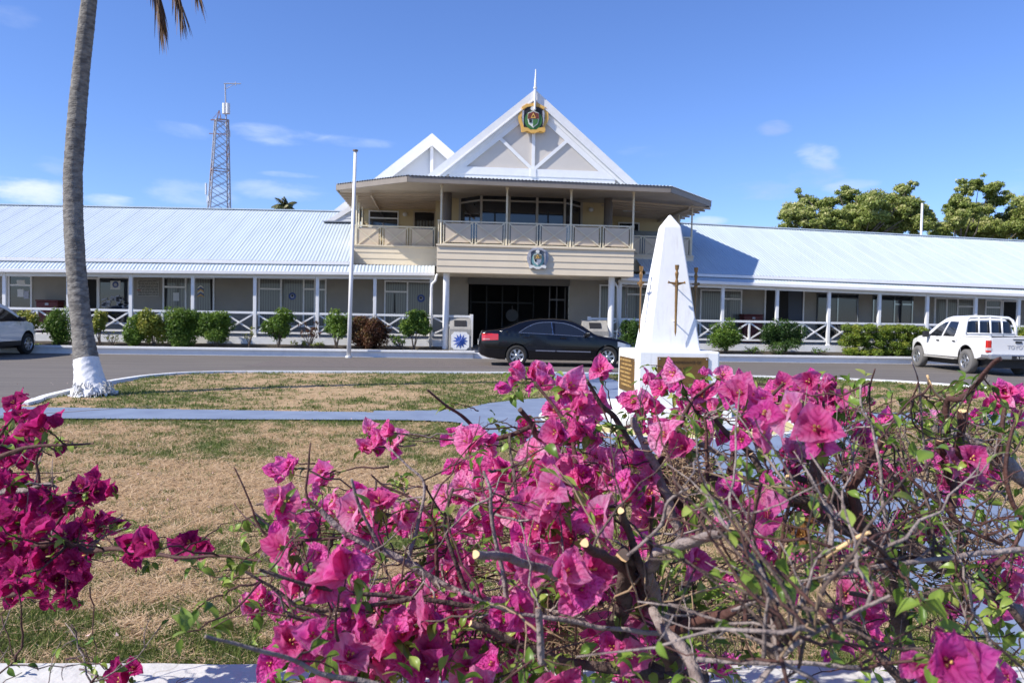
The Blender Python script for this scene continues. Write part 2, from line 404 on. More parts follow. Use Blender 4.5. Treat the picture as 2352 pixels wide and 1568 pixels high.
M_st = mat('dry_straw', (.5, .4, .22), .8, trans=.2, spec=.2); attr_color(M_st, 'tone', [(0, (.42, .275, .15, 1)), (.5, (.58, .41, .24, 1)), (1, (.74, .58, .39, 1))])
inN = lambda X, Y: (Y < pathN(X) + .03) & (~in_path(X, Y, -.02)) & (Y > 2.35)
inF = lambda X, Y: (Y < far_y(X) - .06) & (Y > pathL(X) - .04) & (~in_path(X, Y, -.03))
tag(blades('grass', 420000, (-11, 13), (2.4, 10.5), inN, green_n, PY, .018, .05, .0022, True, M_gr, 1.5, 3), 'short green grass tufts in the near lawn in front of the blue path', 'grass', kind='stuff')
tag(blades('dry_grass', 520000, (-11, 13), (2.4, 10.5), inN, green_n, PY + .004, .03, .08, .0026, False, M_st, 1.6, 4), 'bleached straw-coloured grass lying over the near lawn', 'dry grass', kind='stuff')
tag(blades('grass', 150000, (-9, 14), (10.6, 20.5), inF, green_i, PY, .02, .05, .004, True, M_gr, 1.2, 5), 'short green grass on the island lawn between blue path and road', 'grass', kind='stuff')
tag(blades('dry_grass', 130000, (-9, 14), (10.6, 20.5), inF, green_i, PY, .02, .05, .003, False, M_st, 1.2, 6), 'brownish dry grass on the island lawn between blue path and road', 'dry grass', kind='stuff')

# fallen petals on lawn and path
r = np.random.default_rng(44); VV = []; 
for i in range(230):
    Y = 2.6 + 14 * r.random() ** 1.2; X = .1 * Y + (r.random() * 2 - 1) * (.62 * Y); s = .007 + .009 * r.random(); a = r.random() * 6.28; z = PY + .03
    for k_ in range(4): VV.append((X + math.cos(a + k_ * 1.571) * s * (1 if k_ % 2 else .7), Y + math.sin(a + k_ * 1.571) * s * (1 if k_ % 2 else .7), z + .012 * (k_ == 1)))
tag(npmesh('fallen_petals', VV, np.arange(len(VV)).reshape(-1, 4), mat('faded_petal', (.62, .34, .36), .8, color2=(.55, .47, .38), scale=.8)), 'faded pink petals scattered over the lawn and blue path', 'petals', kind='stuff')
ck = MB(); P_ = [Vector((-5.9 + t * 1.7, 10.5 + t * 1.35 + .05 * mnoise.noise(Vector((t * 9, 0, 3))), .078)) for t in np.linspace(0, 1, 22)]
for a, b_ in zip(P_[:-1], P_[1:]): ck.bar(a, b_, .025, .004)
tag(ck.build('path_crack', mat('crack_fill', (.30, .24, .19), .9)), kind='structure')
# ---- low white wall at the bottom of the view
wl = MB(); M_wall = mat('cracked_white_paint', (.60, .585, .55), .85, color2=(.50, .48, .44), scale=5, bump=.5, bscale=14, fac=(.52, .8))
nt = M_wall.node_tree; vo = nt.nodes.new('ShaderNodeTexVoronoi'); vo.feature = 'DISTANCE_TO_EDGE'; vo.inputs['Scale'].default_value = 3.2
tcx = nt.nodes.new('ShaderNodeTexCoord'); mpx = nt.nodes.new('ShaderNodeMapping'); mpx.inputs['Scale'].default_value = (.55, 1.6, 1)
nzx = nt.nodes.new('ShaderNodeTexNoise'); nzx.inputs['Scale'].default_value = 6; vm = nt.nodes.new('ShaderNodeMix'); vm.data_type = 'VECTOR'; vm.inputs[0].default_value = .18
nt.links.new(tcx.outputs['Object'], mpx.inputs[0]); nt.links.new(tcx.outputs['Object'], nzx.inputs['Vector'])
nt.links.new(mpx.outputs[0], vm.inputs[4]); nt.links.new(nzx.outputs['Color'], vm.inputs[5]); nt.links.new(vm.outputs[1], vo.inputs['Vector'])
lt = nt.nodes.new('ShaderNodeMapRange'); lt.inputs[1].default_value = .0; lt.inputs[2].default_value = .012; nt.links.new(vo.outputs['Distance'], lt.inputs[0])
mc = nt.nodes.new('ShaderNodeMix'); mc.data_type = 'RGBA'; bb = nt.nodes['Principled BSDF']; src = bb.inputs['Base Color'].links[0].from_socket
mc.inputs[6].default_value = (.40, .38, .34, 1); nt.links.new(src, mc.inputs[7]); nt.links.new(lt.outputs[0], mc.inputs[0]); nt.links.new(mc.outputs[2], bb.inputs['Base Color'])
A = G(-60, 1520, .5); B = G(1500, 1526, .5)
dirw = (B - A).normalized(); nrm = Vector((dirw.y, -dirw.x, 0))
n = 120; P0 = A - dirw * .6; top = []; 
for i in range(n + 1):
    p = P0 + dirw * (i * 6.2 / n); wob = .012 * mnoise.noise(p * 3) + .006 * mnoise.noise(p * 14)
    top.append((p - nrm * wob, p + nrm * .34))
for (a, c), (b, d) in zip(top[:-1], top[1:]):
    wl.quad(a, c, d, b); wl.quad(Vector((a.x, a.y, -.05)), a, b, Vector((b.x, b.y, -.05))); wl.quad(c, Vector((c.x, c.y, -.05)), Vector((d.x, d.y, -.05)), d)
wo = tag(wl.build('low_wall', M_wall), 'low white painted wall with cracked top at the bottom edge, beneath the bougainvillea', 'wall')
# ================================================================ THE BUILDING
M_wallg = mat('grey_weatherboard_paint', (.31, .285, .24), .7, var=.12, scale=1.5)
M_trim = mat('white_gloss_paint', (.82, .81, .79), .5, var=.07, scale=4)
M_roof = mat('white_corrugated_iron', (.53, .60, .65), .42, color2=(.46, .525, .575), scale=.9, spec=.6, fac=(.4, .8), stretch=(2.2, .25, 1))
M_tan = mat('tan_weatherboard_paint', (.78, .66, .48), .6, var=.08, scale=1.5)
M_cream = mat('cream_wall_paint', (.64, .52, .30), .7, var=.1, scale=1.2)
M_soff = mat('brown_grey_fascia_paint', (.26, .225, .19), .6, var=.15, scale=3)
M_soffit = mat('soffit_paint', (.52, .43, .33), .7, var=.15, scale=1.2)
M_panel = mat('beige_rail_panel', (.66, .55, .41), .6, var=.06, scale=3)
M_rail = mat('cream_rail_paint', (.76, .68, .50), .5, var=.1, scale=6)
M_glass = mat('dark_window_glass', (.012, .016, .024), .04, spec=.9)
M_blind = mat('window_with_blinds', (.16, .165, .145), .35, spec=.6, coat=.6)
nt = M_blind.node_tree; wv = nt.nodes.new('ShaderNodeTexWave'); wv.inputs['Scale'].default_value = 3.3; wv.inputs['Distortion'].default_value = 1.2; wv.inputs['Detail'].default_value = 1
tcw = nt.nodes.new('ShaderNodeTexCoord'); nt.links.new(tcw.outputs['Object'], wv.inputs['Vector'])
rpw = nt.nodes.new('ShaderNodeValToRGB'); rpw.color_ramp.elements[0].color = (.075, .08, .07, 1); rpw.color_ramp.elements[1].color = (.17, .175, .15, 1)
nt.links.new(wv.outputs['Fac'], rpw.inputs[0]); nt.links.new(rpw.outputs[0], nt.nodes['Principled BSDF'].inputs['Base Color'])
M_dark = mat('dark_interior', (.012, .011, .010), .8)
M_darkwood = mat('dark_door_wood', (.010, .008, .006), .4)
M_gable = mat('beige_gable_board', (.60, .55, .49), .7, var=.06, scale=2)
M_paper = mat('paper', (.62, .62, .60), .8)
M_red = mat('dark_red_metal', (.09, .008, .008), .5)
M_lamp = mat('fluorescent_cover', (.75, .75, .74), .4)
M_blue = mat('emblem_blue', (.03, .07, .25), .6); M_gold = mat('gold_paint', (.72, .42, .10), .5); M_green = mat('emblem_green', (.05, .16, .04), .6)
M_brown = mat('emblem_brown', (.16, .035, .02), .6); M_black = mat('matt_black', (.015, .015, .018), .6); M_teal = mat('verdigris_teal', (.16, .33, .33), .6)
M_silver = mat('silver_grey_paint', (.42, .43, .48), .5, var=.3, scale=20); M_ewhite = mat('emblem_white', (.75, .74, .68), .6)

BLD = thing('government_building', at(1230, 823, 27.2) * 1.0, 'long single-storey white-roofed government building with verandas and a gabled two-storey centre block', 'building')
BLD.location.z = 0
def lp(a, b, t): return a + (b - a) * t

def clap(mb, x0, x1, z0, z1, Y, board=.16, d=.018, z0b=None, z1b=None):
    """weatherboards: each board tilted, real lips"""
    z0b = z0 if z0b is None else z0b; z1b = z1 if z1b is None else z1b
    n = max(1, round((z1 - z0) / board))
    for i in range(n):
        a0, a1 = z0 + (z1 - z0) * i / n, z0 + (z1 - z0) * (i + 1) / n
        b0, b1 = z0b + (z1b - z0b) * i / n, z0b + (z1b - z0b) * (i + 1) / n
        mb.quad((x0, Y - d, a0), (x1, Y - d, b0), (x1, Y, b1), (x0, Y, a1))
        mb.quad((x0, Y, a0), (x1, Y, b0), (x1, Y - d, b0), (x0, Y - d, a0))
def corrug(eL, eR, rR, rL, pitch=.127, amp=.0075, lap=.762, rows=1):
    eL, eR, rR, rL = map(Vector, (eL, eR, rR, rL)); n = (eR - eL).cross(rL - eL).normalized()
    L_ = (eR - eL).length; k = int(L_ / pitch * 8); us = np.arange(k + 1) / k; V = []
    for j in range(rows + 1):
        a = eL.lerp(rL, j / rows); b = eR.lerp(rR, j / rows)
        for u in us:
            s = u * L_; off = amp * math.sin(2 * math.pi * s / pitch)
            if (s % lap) < pitch * .5: off += .004
            V.append(a.lerp(b, u) + n * off)
    f = [(j * (k + 1) + i, j * (k + 1) + i + 1, (j + 1) * (k + 1) + i + 1, (j + 1) * (k + 1) + i) for j in range(rows) for i in range(k)]
    return V, f

Yk, Yp, Yw, Yg, Ye, Yr = 26.9, 28.3, 30.8, 28.05, 28.55, 34.9
FZ = .60
def wing(side):
    if side == 'L':
        xa, xb = -420, 803
        eave = lambda x: 591 + x * .0125; ridge = lambda x: 471 + x * .0198
        vt = lambda x: lp(598, 605.5, (x) / 571) if x < 571 else lp(605.5, 610.5, (x - 571) / 430)
        vb = lambda x: lp(617, 626, x / 1000); xvb = 1000
        wallx = (-90, 1075)
    else:
        xa, xb = 1588, 2900
        eave = lambda x: lp(627.5, 656, (x - 1593) / 758); ridge = lambda x: lp(513.5, 554.5, (x - 1566) / 785)
        vt = lambda x: lp(634, 665, (x - 1591) / 758); vb = lambda x: lp(643, 674.5, (x - 1591) / 753); xvb = 1425
        wallx = (1305, 2460)
    # weatherboard wall
    w_ = MB(); X0, X1 = at(wallx[0], 700, Yw).x, at(wallx[1], 700, Yw).x
    zt0, zt1 = (3.15, 3.15) if side == 'L' else (3.1, 2.75)
    clap(w_, X0, X1, FZ - .2, zt0, Yw, z1b=zt1)
    w_.build('wall', M_wallg, BLD)
    # main roof
    eL, eR = at(xa, eave(xa), Ye), at(xb, eave(xb), Ye)
    if side == 'R': eL = at(1480, eave(1480), Ye)
    rL, rR = at(xa, ridge(xa), Yr), at(xb, ridge(xb), Yr)
    rL = Vector((eL.x, Yr, rL.z + (rR.z - rL.z) * (eL.x - rL.x) / (rR.x - rL.x))); k = (rR.z - rL.z) / (rR.x - rL.x); rR = Vector((eR.x, Yr, rL.z + k * (eR.x - rL.x)))
    V, f = corrug(eL, eR, rR, rL); rb = MB(); rb.add(V, f)
    bL, bR = eL + Vector((0, 12.4, -.3)), eR + Vector((0, 12.4, -.3))
    rb.quad(rL, rR, bR, bL); roof = rb.build('roof', M_roof, BLD)
    rc = MB(); rc.bar(rL + Vector((0, 0, .02)), rR + Vector((0, 0, .02)), .26, .045); rc.build('ridge_cap', M_roof, roof)
    # eave gutter
    gt = MB(); gt.bar(eL + Vector((0, -.08, -.07)), eR + Vector((0, -.08, -.07)), .12, .11); gt.build('gutter', M_trim, BLD, bevel=.012)
    # veranda roof
    if side == 'L':
        a, b = at(-70, vb(-70), Yg), at(998, vb(998), Yg); c, d = at(998, vt(998), Ye), at(-70, vt(-70), Ye)
    else:
        a, b = at(1425, 637, Yg), at(2440, vb(2440), Yg); c, d = at(2440, vt(2440), Ye), at(1425, 628, Ye)
    c = Vector((b.x, Ye - .02, c.z)); d = Vector((a.x, Ye - .02, d.z))
    V, f = corrug(a, b, c, d, amp=.012); vb_ = MB(); vb_.add(V, f)
    # inner continuation under the main roof
    vb_.quad(d - Vector((0, 0, .03)), c - Vector((0, 0, .03)), Vector((c.x, Yw, c.z - .0)), Vector((d.x, Yw, d.z - .0)))
    vr = vb_.build('veranda_roof', M_roof, BLD)
    g2 = MB(); g2.bar(a + Vector((0, -.05, -.06)), b + Vector((0, -.05, -.06)), .11, .12); g2.build('gutter', M_trim, BLD, bevel=.012)
    bm_ = MB(); bm_.bar(a + Vector((0, Yp - Yg, -.16)), b + Vector((0, Yp - Yg, -.16)), .08, .16); bm_.build('veranda_beam', M_trim, BLD)
    cl_ = MB(); cl_.quad(a + Vector((0, .1, -.06)), b + Vector((0, .1, -.06)), Vector((b.x, Yw, b.z - .02)), Vector((a.x, Yw, a.z - .02))); cl_.build('veranda_ceiling', M_wallg, BLD)
    # floor slab
    fl = MB(); x0, x1 = (at(-90, 780, Yp).x, at(1060, 780, Yp).x) if side == 'L' else (at(1400, 780, Yp).x, at(2440, 780, Yp).x)
    fl.bx(x0, x1, Yp - .12, Yw + .1, .34, FZ); fl.build('veranda_floor', M_white, BLD)
    # posts and railing
    posts = ([11, 158, 301, 443, 585.5, 729, 860.6, 990] if side == 'L' else [1423, 1540, 1659, 1784, 1903, 2019, 2129, 2240, 2339, 2430])
    pxs = []
    for px in posts:
        p = at(px, 690, Yp); t = (p.x - a.x) / (b.x - a.x); zt = a.z + (b.z - a.z) * t - .1; pxs.append(p.x)
        pb = MB(); pb.bx(p.x - .058, p.x + .058, Yp - .058, Yp + .058, .40, zt); pb.bx(p.x - .075, p.x + .075, Yp - .075, Yp + .075, FZ, FZ + .05)
        pb.build('veranda_post', M_trim, BLD, bevel=.008)
    if side == 'L': pxs = [at(-132, 700, Yp).x] + pxs + [at(1082, 760, Yp).x]
    else: pxs = [at(1352, 760, Yp).x] + pxs
    for xa_, xb_ in zip(pxs[:-1], pxs[1:]):
        r_ = MB(); r_.bx(xa_ + .06, xb_ - .06, Yp - .045, Yp + .045, 1.44, 1.52); r_.bx(xa_ + .06, xb_ - .06, Yp - .03, Yp + .03, .73, .80)
        xm = (xa_ + xb_) / 2; short = (xb_ - xa_) < 1.6
        segs = [(xa_ + .06, xb_ - .06)] if short else [(xa_ + .06, xm - .035), (xm + .035, xb_ - .06)]
        if not short: r_.bx(xm - .035, xm + .035, Yp - .03, Yp + .03, .80, 1.44)
        for s0, s1 in segs:
            r_.bar((s0, Yp - .006, .81), (s1, Yp - .006, 1.43), .03, .055); r_.bar((s0, Yp + .026, 1.43), (s1, Yp + .026, .81), .03, .055)
        r_.build('railing', M_trim, BLD)
    for x_ in ([pxs[-1]] if side == 'L' else [pxs[0]]):
        e_ = MB(); e_.bx(x_ - .06, x_ + .06, Yp - .06, Yp + .06, .35, 1.56); e_.build('railing_post', M_trim, BLD, bevel=.006)
    return eL, eR, rL, rR
wl_ = wing('L'); wr_ = wing('R')

def window(x0, x1, y0, y1, Y, mull=(), trans=(), panes=None, fm=None, depth=.06, fw=.055, pm=None, zmin=None, name='window'):
    """x,y in photo coordinates on plane Y; mull = photo x of mullions; trans = list of (xa, xb, y)"""
    fm = fm or M_trim; cxp = (x0 + x1) / 2
    X0, X1 = at(x0, (y0 + y1) / 2, Y).x, at(x1, (y0 + y1) / 2, Y).x; Z1 = at(cxp, y0, Y).z; Z0 = at(cxp, y1, Y).z
    if zmin is not None: Z0 = zmin
    g_ = MB(); g_.bx(X0 + .01, X1 - .01, Y - .022, Y + .02, Z0 + .01, Z1 - .01)
    wn = tag(bpy.data.objects.new(name, None)); col.objects.link(wn); wn.location = (X0, Y, Z0); wn.parent = BLD; wn.matrix_parent_inverse = BLD.matrix_basis.inverted()
    def ch(mb, nm, mm, **k):
        o = mb.build(nm, mm, None, **k); o.parent = wn; wn_w = Matrix.Translation((X0, Y, Z0)); o.matrix_parent_inverse = wn_w.inverted(); return o
    ch(g_, 'pane', pm or M_blind)
    f_ = MB(); y_ = Y - depth; f_.bx(X0 - fw / 2, X0 + fw / 2, y_, Y + .01, Z0, Z1); f_.bx(X1 - fw / 2, X1 + fw / 2, y_, Y + .01, Z0, Z1)
    f_.bx(X0 - fw / 2 - .003, X1 + fw / 2 + .003, y_ - .003, Y + .01, Z1 - fw * .4, Z1 + fw * .7); f_.bx(X0 - fw / 2 - .003, X1 + fw / 2 + .003, y_ - .02, Y + .01, Z0 - fw, Z0 + .002)
    for mx_ in mull:
        xx = at(mx_, (y0 + y1) / 2, Y).x; f_.bx(xx - .028, xx + .028, y_ + .006, Y + .01, Z0 + .003, Z1 - fw * .4 - .001)
    for ta, tb, ty in trans:
        xa_, xb_ = at(ta, ty, Y).x, at(tb, ty, Y).x; zz = at((ta + tb) / 2, ty, Y).z
        f_.bx(xa_ + .03, xb_ - .03, y_ + .012, Y + .01, zz - .03, zz + .03)
    ch(f_, 'frame', fm)
    return wn, ch, (X0, X1, Z0, Z1)
def flatpoly(ch, nm, m, Y, pts, off=.03, th=.006):
    mb = MB(); P = [at(x, y, Y - off) for x, y in pts]; mb.prism(P, (0, th, 0)); return ch(mb, nm, m)
def disc_pts(cx, cy, r, n=14, ry=None): return [(cx + r * math.cos(2 * math.pi * i / n), cy + (ry or r) * math.sin(2 * math.pi * i / n)) for i in range(n)]
def sticker(ch, cx, cy, r, Y=Yw):
    flatpoly(ch, 'emblem_sticker', M_blue, Y, disc_pts(cx, cy, r), .030); flatpoly(ch, 'emblem_sticker', M_silver, Y, disc_pts(cx, cy, r * .55), .040)
    flatpoly(ch, 'emblem_sticker', M_dark, Y, disc_pts(cx, cy - r * .1, r * .3, 8), .050)

# left wing windows
wn, ch, _ = window(22, 73, 634, 708, Yw, trans=[(22, 73, 655)], zmin=1.0, pm=M_glass)
flatpoly(ch, 'notice_sheet', M_paper, Yw, [(38.5, 643), (57, 643), (57, 653), (38.5, 653)]); flatpoly(ch, 'notice_sheet', M_paper, Yw, [(40, 664), (54, 664), (54, 682), (40, 682)])
flatpoly(ch, 'notice_sheet', M_silver, Yw, [(54.5, 668), (66, 668), (66, 686), (54.5, 686)], .036)
window(-75, -20, 632, 706, Yw, zmin=1.0)
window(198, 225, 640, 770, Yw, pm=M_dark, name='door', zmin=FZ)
wn, ch, _ = window(228, 297, 638, 709, Yw, pm=M_glass, zmin=1.0)
flatpoly(ch, 'poster', M_paper, Yw, [(253.5, 645), (276.5, 645), (276.5, 664.5), (253.5, 664.5)])
o_ = flatpoly(ch, 'poster', M_blue, Yw, disc_pts(265, 653.5, 7, ry=7.5), .040); flatpoly(ch, 'poster', M_silver, Yw, disc_pts(265, 654, 4), .048)
mbk = MB(); random.seed(3)
for i in range(26):
    x = 236 + random.random() * 56; y = 688 + random.random() * 17 - max(0, 9 - abs(x - 262) * .35); p = at(x, y, Yw - .05); mbk.box(p, (.1 + .12 * random.random(), .03, .05 + .05 * random.random()), M=Matrix.Rotation(random.uniform(-.4, .4), 3, 'Y'))
ch(mbk, 'crumpled_paper', M_silver)
wn, ch, _ = window(376, 491, 638, 712, Yw, mull=(427,), trans=[(376, 427, 659)], zmin=1.0)
flatpoly(ch, 'notice_sheet', M_paper, Yw, [(397.5, 672), (411, 672), (411, 691), (397.5, 691)])
for k_, (cc_, y_) in enumerate(((M_ewhite, 655), (M_blue, 659), (M_gold, 663.5), (M_ewhite, 667), (M_blue, 671), (M_gold, 675))):
    flatpoly(ch, 'chevron_sticker', cc_, Yw, [(453.5, y_ + 5), (460.5, y_), (467.5, y_ + 5), (467.5, y_ + 7.5), (460.5, y_ + 3), (453.5, y_ + 7.5)], .030 + .004 * k_)
flatpoly(ch, 'curtain_gap', M_dark, Yw, [(378.5, 641), (383, 641), (383, 656), (378.5, 656)]); flatpoly(ch, 'curtain_gap', M_dark, Yw, [(378.5, 662), (384, 662), (382, 712), (378.5, 712)]); flatpoly(ch, 'curtain_gap', M_dark, Yw, [(482, 641), (489, 641), (489, 712), (484, 712)])
wn, ch, _ = window(595.5, 748, 640.5, 714, Yw, mull=(645.6, 697.5, 723), trans=[(595.5, 645.6, 663.5), (697.5, 723, 664), (723, 748, 665)], zmin=1.0); sticker(ch, 671, 680, 8.5)
wn, ch, _ = window(884, 989, 647, 718, Yw, mull=(935.5,), trans=[(884, 935.5, 670)], zmin=1.0); sticker(ch, 966.5, 685, 9)
flatpoly(ch, 'curtain_gap', M_dark, Yw, [(905, 674), (907, 674), (908, 718), (904, 718)])
# right wing windows
window(1377, 1437, 656, 730, Yw, mull=(), pm=M_blind, zmin=1.0)
wn, ch, _ = window(1438, 1500, 659, 730, Yw, trans=[(1438, 1470, 676), (1470, 1500, 677)], mull=(1470,), zmin=1.0)
window(1608, 1701, 667, 733, Yw, mull=(1660,), trans=[(1660, 1701, 686.5)], zmin=.95, pm=M_blind)
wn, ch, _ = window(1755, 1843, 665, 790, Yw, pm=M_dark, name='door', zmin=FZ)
flatpoly(ch, 'door_panel', mat('blue_grey_door', (.045, .055, .075), .5), Yw, [(1810, 669), (1841, 671), (1841, 790), (1810, 790)])
M_refl = mat('mirror_glass', (.25, .27, .28), .02, metal=.85)
for (a_, b_, y0, y1, mm, tt) in ((1875, 1968, 676, 742, (1922,), [(1922, 1968, 684)]), (2003.6, 2093, 680, 744, (2052,), [(2052, 2093, 699)])):
    wn, ch, (X0, X1, Z0, Z1) = window(a_, b_, y0, y1, Yw, mull=mm, trans=tt, pm=M_glass, zmin=.95)
    # what the glass mirrors is seen as bright verandas and leaves; reflective glass does it
    wn.children[0].data.materials[0] = M_refl
window(2145, 2234, 686, 750, Yw, mull=(2172, 2197), trans=[(2197, 2234, 704)], zmin=.95)
window(2261, 2296, 690, 752, Yw, trans=[(2261, 2296, 706)], zmin=.95)
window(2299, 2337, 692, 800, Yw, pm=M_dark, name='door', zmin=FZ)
# downpipes
dp = MB(); a = at(1000, 628, 27.95)
dp.tube([at(1006, 627, 27.95), at(1002, 634, 27.95), at(1000, 644, 27.95), at(992, 652, 27.95), at(990.5, 662, 28.0), at(990, 700, 28.0), at(988, 800, 28.0)], .045, 8); dp.build('downpipe', M_trim, BLD, smooth=True)
dp = MB(); dp.tube([at(1397, 643, 28), at(1412, 650, 28), at(1418, 660, 28), at(1418, 800, 28)], .04, 8); dp.build('downpipe', M_trim, BLD, smooth=True)

# ---------------- entrance (dark recess) ----------------
XL, XR = at(1075, 700, Yw).x, at(1305, 700, Yw).x
Yin = 35.5
en = MB(); zf = .18
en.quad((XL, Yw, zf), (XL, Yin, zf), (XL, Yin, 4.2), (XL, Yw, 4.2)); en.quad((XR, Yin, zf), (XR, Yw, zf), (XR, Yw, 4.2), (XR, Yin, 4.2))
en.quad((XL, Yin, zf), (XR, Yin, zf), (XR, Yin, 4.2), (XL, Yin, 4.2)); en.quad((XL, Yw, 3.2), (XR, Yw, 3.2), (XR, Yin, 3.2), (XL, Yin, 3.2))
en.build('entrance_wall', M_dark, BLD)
fl = MB(); fl.bx(at(1087, 810, 27.2).x, at(1392, 810, 27.2).x, 26.95, Yin, .0, zf); fl.build('entrance_step', M_white, BLD)
ln = MB(); zl0, zl1 = at(1190, 648, 30.8).z, 4.0; ln.bx(XL - .02, XR + .02, Yw - .10, Yw + .1, 2.78, zl1); ln.build('lintel', mat('lintel_paint', (.10, .095, .09), .7), BLD)
dr = MB()
for i in range(5):
    x = lp(XL + .3, XR - .9, i / 4); dr.bx(x - .03, x + .03, Yin - .5, Yin - .44, zf, 2.9)
dr.bx(XL + .3, XR - .9, Yin - .502, Yin - .438, 2.1, 2.17)
dor = dr.build('door', M_darkwood, BLD)
hd = MB(); hd.tube([at(1175.5, 720, 34.4) + Vector((0, 0, z)) for z in (-.25, .35)], .03, 8); p = at(1175.5, 724, 34.35); hd.lathe([(0.001, -.02), (.28, -.02), (.28, .0), (0.001, .0)], p, 'Y', 20)
hd.build('handle', mat('door_sign_metal', (.12, .12, .115), .5), dor)
sw = MB()
for x0, x1 in ((XR - .75, XR - .71), (XR - .45, XR - .41), (XR - .1, XR - .06)): sw.bx(x0, x1, Yw + .35, Yw + .42, zf, 2.75)
sw.bx(XR - .75, XR - .06, Yw + .348, Yw + .422, 2.2, 2.26)
sw.build('side_light_frame', mat('greyish_frame', (.09, .085, .08), .5), BLD)
# round columns
for px in (1024, 1403):
    c = at(px, 700, 27.75); cb = MB(); cb.cyl((c.x, c.y), .115, .05, 4.05, 24); cb.build('column', M_trim, BLD, smooth=False)
# piers of weatherboard are part of the wall; upper side masses ------------------------------------
# ---------------- projecting balcony ----------------
YB = 27.25; YB2 = 29.9
bl, br = at(1003, 565, YB), at(1455.5, 573, YB)
z0b, z1b = 3.06, 3.98
fb = MB(); clap(fb, bl.x, br.x, 3.03, z1b, YB, .235, .022); fb.bx(bl.x - .03, br.x + .03, YB - .07, YB + .06, z1b - .01, z1b + .05)
for x_, s_ in ((bl.x, 1), (br.x, -1)):
    fb.quad((x_, YB, 3.03), (x_, YB2 + .05, 3.03), (x_, YB2 + .05, z1b), (x_, YB, z1b))
fb.quad((bl.x, YB, 3.05), (br.x, YB, 3.05), (br.x, Yw, 3.05), (bl.x, Yw, 3.05)); fb.build('balcony_fascia', M_tan, BLD)
df = MB(); df.bx(bl.x + .02, br.x - .02, YB + .08, 31.2, 3.8, z1b + .02); l2 = at(808, 575, YB2); r2 = at(1592, 588, YB2)
df.bx(l2.x + .02, bl.x + .01, YB2 + .08, 33.45, 3.95, 4.12); df.bx(br.x - .01, r2.x, YB2 + .08, 33.45, 3.95, 4.12); df.build('balcony_floor', M_soffit, BLD)
for xa_, xb_, za, zb in ((l2.x, bl.x - .005, 3.42, 4.12), (br.x + .005, r2.x, 3.38, 4.02)):
    f2 = MB(); clap(f2, xa_, xb_, za, zb, YB2, .235, .022); f2.bx(xa_ - .02, xb_ + .0, YB2 - .06, YB2 + .05, zb, zb + .05)
    e_ = xa_ if xa_ < 0 else xb_
    f2.quad((e_, YB2, za - .6), (e_, 33.4, za - .6), (e_, 33.4, zb), (e_, YB2, zb)); f2.build('balcony_fascia', M_tan, BLD)
def balrail(p0, p1, bays, zb, zt, mid_posts):
    """railing between two world points; each bay a beige panel with a cross in front"""
    p0, p1 = Vector(p0), Vector(p1); d = (p1 - p0); L_ = d.length; t = d / L_; nn = Vector((t.y, -t.x, 0))
    r_ = MB(); r_.bar(p0 + Vector((0, 0, zt)), p1 + Vector((0, 0, zt)), .07, .05); r_.bar(p0 + Vector((0, 0, zb)), p1 + Vector((0, 0, zb)), .05, .05)
    pn = MB()
    for i in range(bays):
        a = p0 + d * (i / bays) + t * .05; b = p0 + d * ((i + 1) / bays) - t * .05
        for q in (a, b): r_.bar(q + Vector((0, 0, zb)), q + Vector((0, 0, zt)), .035, .035, up=(1, 0, 0))
        r_.bar(a + nn * .02 + Vector((0, 0, zb + .03)), b + nn * .02 + Vector((0, 0, zt - .03)), .015, .035); r_.bar(a + nn * .036 + Vector((0, 0, zt - .03)), b + nn * .036 + Vector((0, 0, zb + .03)), .015, .035)
        a2, b2 = a + t * .06, b - t * .06
        pn.prism([a2 + Vector((0, 0, zb + .07)), b2 + Vector((0, 0, zb + .07)), b2 + Vector((0, 0, zt - .06)), a2 + Vector((0, 0, zt - .06))], -nn * .02)
    ro = r_.build('balcony_railing', M_rail, BLD); pn.build('panel', M_panel, ro)
zt_, zb_ = at(1230, 514.5, YB + .1).z, at(1230, 566, YB + .1).z
xs_ = [at(x, 540, YB + .1).x for x in (1012.5, 1163, 1310, 1453)]
for a_, b_ in zip(xs_[:-1], xs_[1:]): balrail((a_ + .04, YB + .1, 0), (b_ - .04, YB + .1, 0), 2, zb_, zt_, ())
zt2, zb2 = at(905, 520.5, YB2 + .1).z, at(905, 570, YB2 + .1).z
balrail((l2.x + .07, YB2 + .1, 0), (bl.x - .05, YB2 + .1, 0), 3, zb2, zt2, ())
balrail((l2.x + .07, YB2 + .15, 0), (l2.x + .07, 33.3, 0), 3, zb2, zt2, ())
balrail((bl.x + .05, YB + .15, 0), (bl.x + .05, YB2 + .1, 0), 2, zb_ + .05, zt_ + .03, ())
balrail((br.x - .05, YB + .15, 0), (br.x - .05, YB2 + .1, 0), 2, zb_ + .05, zt_ + .03, ())
balrail((br.x + .05, YB2 + .1, 0), (r2.x - .07, YB2 + .1, 0), 3, zb2 - .1, zt2 - .1, ())
balrail((r2.x - .07, YB2 + .15, 0), (r2.x - .07, 33.3, 0), 3, zb2 - .1, zt2 - .1, ())
# thin posts of the balcony roof
ZS = 6.12
ppos = [(x, YB + .1, z1b) for x in xs_] + [(at(819, 500, YB2 + .1).x, YB2 + .1, 4.1), (at(1588, 530, YB2 + .1).x, YB2 + .1, 4.0), (l2.x + .1, 31.5, 4.1), (r2.x - .1, 31.6, 4.0), (r2.x - .1, 32.9, 4.0), (l2.x + .1, 32.9, 4.1)]
for x, y, z in ppos:
    pb = MB(); pb.cyl((x, y), .036, z, ZS + .02, 10); pb.cyl((x, y), .06, ZS - .06, ZS, 10); pb.cyl((x, y), .05, z + .0, z + .02, 10); pb.cyl((x, y), .045, zt_ - .03, zt_ + .06, 10)
    pb.build('balcony_post', M_rail, BLD)
